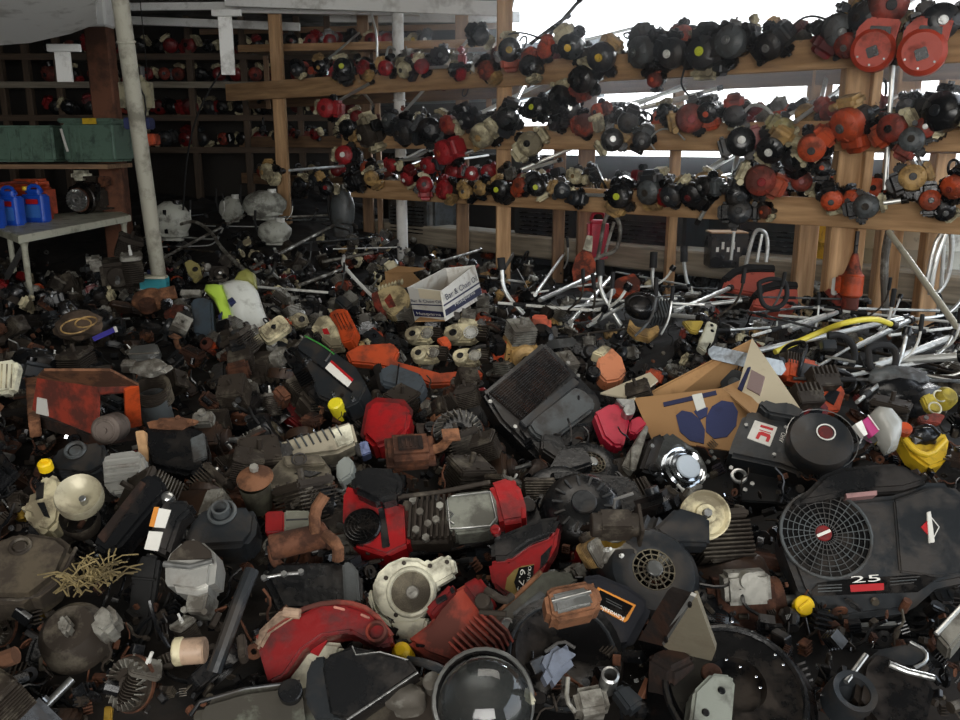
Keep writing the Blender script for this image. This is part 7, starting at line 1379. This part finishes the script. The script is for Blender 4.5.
# beyond 290 trimmer engines of one kind, the smallest in view become one object
allp = [(e[0], 'rk') for e in RK if e[6] == 'powerhead']+[(t[0], 'fl') for t in FL if t[1] == 'powerhead']
def szpx(r): return r.scale.x/max(.3, pix(r.matrix_basis.translation)[2]) if 0 <= pix(r.matrix_basis.translation)[0] <= 960 else 0
allp.sort(key=lambda t: -szpx(t[0])); rest = [t[0] for t in allp[290:]]
if rest:
    ml = []; VV, FF, MI = [], [], []
    def addtree(o, Mx):
        for ch in [c for c in o.children]:
            mt = ch.material_slots[0].material; M2 = Mx@ch.matrix_parent_inverse@ch.matrix_basis
            if mt not in ml: ml.append(mt)
            n0 = len(VV); VV.extend(M2@v.co for v in ch.data.vertices); k_ = ml.index(mt)
            for f in ch.data.polygons: FF.append([i_+n0 for i_ in f.vertices]); MI.append(k_)
            addtree(ch, M2)
    for r in rest:
        addtree(r, r.matrix_basis)
        for x in [c for c in r.children_recursive]+[r]: bpy.data.objects.remove(x)
    me = bpy.data.meshes.new('distant_trimmer_engines'); me.from_pydata(VV, [], FF)
    for mt in ml: me.materials.append(mt)
    me.polygons.foreach_set('material_index', MI)
    me.shade_smooth(); me.set_sharp_from_angle(angle=math.radians(35))
    o = bpy.data.objects.new('distant_trimmer_engines', me); C.objects.link(o); o['kind'] = 'stuff'; tag(o, 'the smallest farthest trimmer engines massed on the back shelving and rear rack', 'trimmer engines')
# ================================================================== light
w = bpy.data.worlds.new('daylight'); S.world = w; w.use_nodes = True; nt = w.node_tree; bg = nt.nodes['Background']
tc = nt.nodes.new('ShaderNodeTexCoord'); sep = nt.nodes.new('ShaderNodeSeparateXYZ'); nt.links.new(tc.outputs['Generated'], sep.inputs[0])
rp = nt.nodes.new('ShaderNodeValToRGB'); rp.color_ramp.elements[0].position = 0; rp.color_ramp.elements[0].color = (.95, .97, 1, 1); rp.color_ramp.elements[1].position = .6; rp.color_ramp.elements[1].color = (.72, .85, 1, 1)
nt.links.new(sep.outputs['Z'], rp.inputs[0]); nt.links.new(rp.outputs[0], bg.inputs['Color']); bg.inputs['Strength'].default_value = 3.2
def area(name, loc, tgt, sx, sy, e, col=(1, 1, 1)):
    l = bpy.data.lights.new(name, 'AREA'); l.shape = 'RECTANGLE'; l.size = sx; l.size_y = sy; l.energy = e; l.color = col
    o = bpy.data.objects.new(name, l); C.objects.link(o); o.location = loc; o.rotation_euler = (Vector(tgt)-Vector(loc)).to_track_quat('-Z', 'Y').to_euler(); return o
area('added_top_fill', (.3, 2.6, RZ-.05), (.3, 2.9, 0), 1.8, 1.4, 26, (1, .94, .85))  # added overhead fill for the foreground; the ceiling has no opening here
dl = area('added_front_fill', (-.3, -2.3, 2.2), (-1.0, 7, 1.7), 3.4, 1.6, 100, (1, .98, .94)); dl.data.spread = math.radians(120)  # added fill behind the camera to brighten the interior, no real doorway
sl = bpy.data.lights.new('low_sun', 'SUN'); sl.energy = 5.5; sl.angle = .5; sl.color = (.93, .97, 1); so = bpy.data.objects.new('low_sun', sl); C.objects.link(so); so.rotation_euler = Vector((5, 9, 4)).to_track_quat('Z', 'Y').to_euler()
hz_m = bpy.data.materials.new('glare_veil'); hz_m.use_nodes = True; n_ = hz_m.node_tree; n_.nodes.remove(n_.nodes['Principled BSDF'])
vs = n_.nodes.new('ShaderNodeVolumeScatter'); vs.inputs['Density'].default_value = .11; vs.inputs['Anisotropy'].default_value = .55; vs.inputs['Color'].default_value = (.9, .95, 1, 1); tg = n_.nodes.new('ShaderNodeTexCoord'); sx_ = n_.nodes.new('ShaderNodeSeparateXYZ'); n_.links.new(tg.outputs['Generated'], sx_.inputs[0])
mr_ = n_.nodes.new('ShaderNodeMapRange'); mr_.interpolation_type = 'SMOOTHSTEP'; mr_.inputs['From Min'].default_value = .36; mr_.inputs['From Max'].default_value = .72; mr_.inputs['To Min'].default_value = .006; mr_.inputs['To Max'].default_value = .26
n_.links.new(sx_.outputs['X'], mr_.inputs['Value']); mz_ = n_.nodes.new('ShaderNodeMapRange'); mz_.interpolation_type = 'SMOOTHSTEP'; mz_.inputs['From Min'].default_value = .42; mz_.inputs['From Max'].default_value = .75; mz_.inputs['To Min'].default_value = .05; mz_.inputs['To Max'].default_value = 1; n_.links.new(sx_.outputs['Z'], mz_.inputs['Value']); mu_ = n_.nodes.new('ShaderNodeMath'); mu_.operation = 'MULTIPLY'; n_.links.new(mr_.outputs[0], mu_.inputs[0]); n_.links.new(mz_.outputs[0], mu_.inputs[1]); n_.links.new(mu_.outputs[0], vs.inputs['Density']); n_.links.new(vs.outputs[0], n_.nodes['Material Output'].inputs['Volume'])
m = MB(); m.box((.6, 6.3, 1.6), (12.5, 3.9, 2.9), 0); o = m.build('glare_haze', hz_m); struct(o)  # scattering volume added to stand in for lens glare at upper right
for o in list(PROTO.values()):
    for x in list(tree(o.root)): bpy.data.objects.remove(x)
S.view_settings.view_transform = 'Standard'; S.view_settings.look = 'None'; S.view_settings.gamma = 1; S.view_settings.exposure = 0
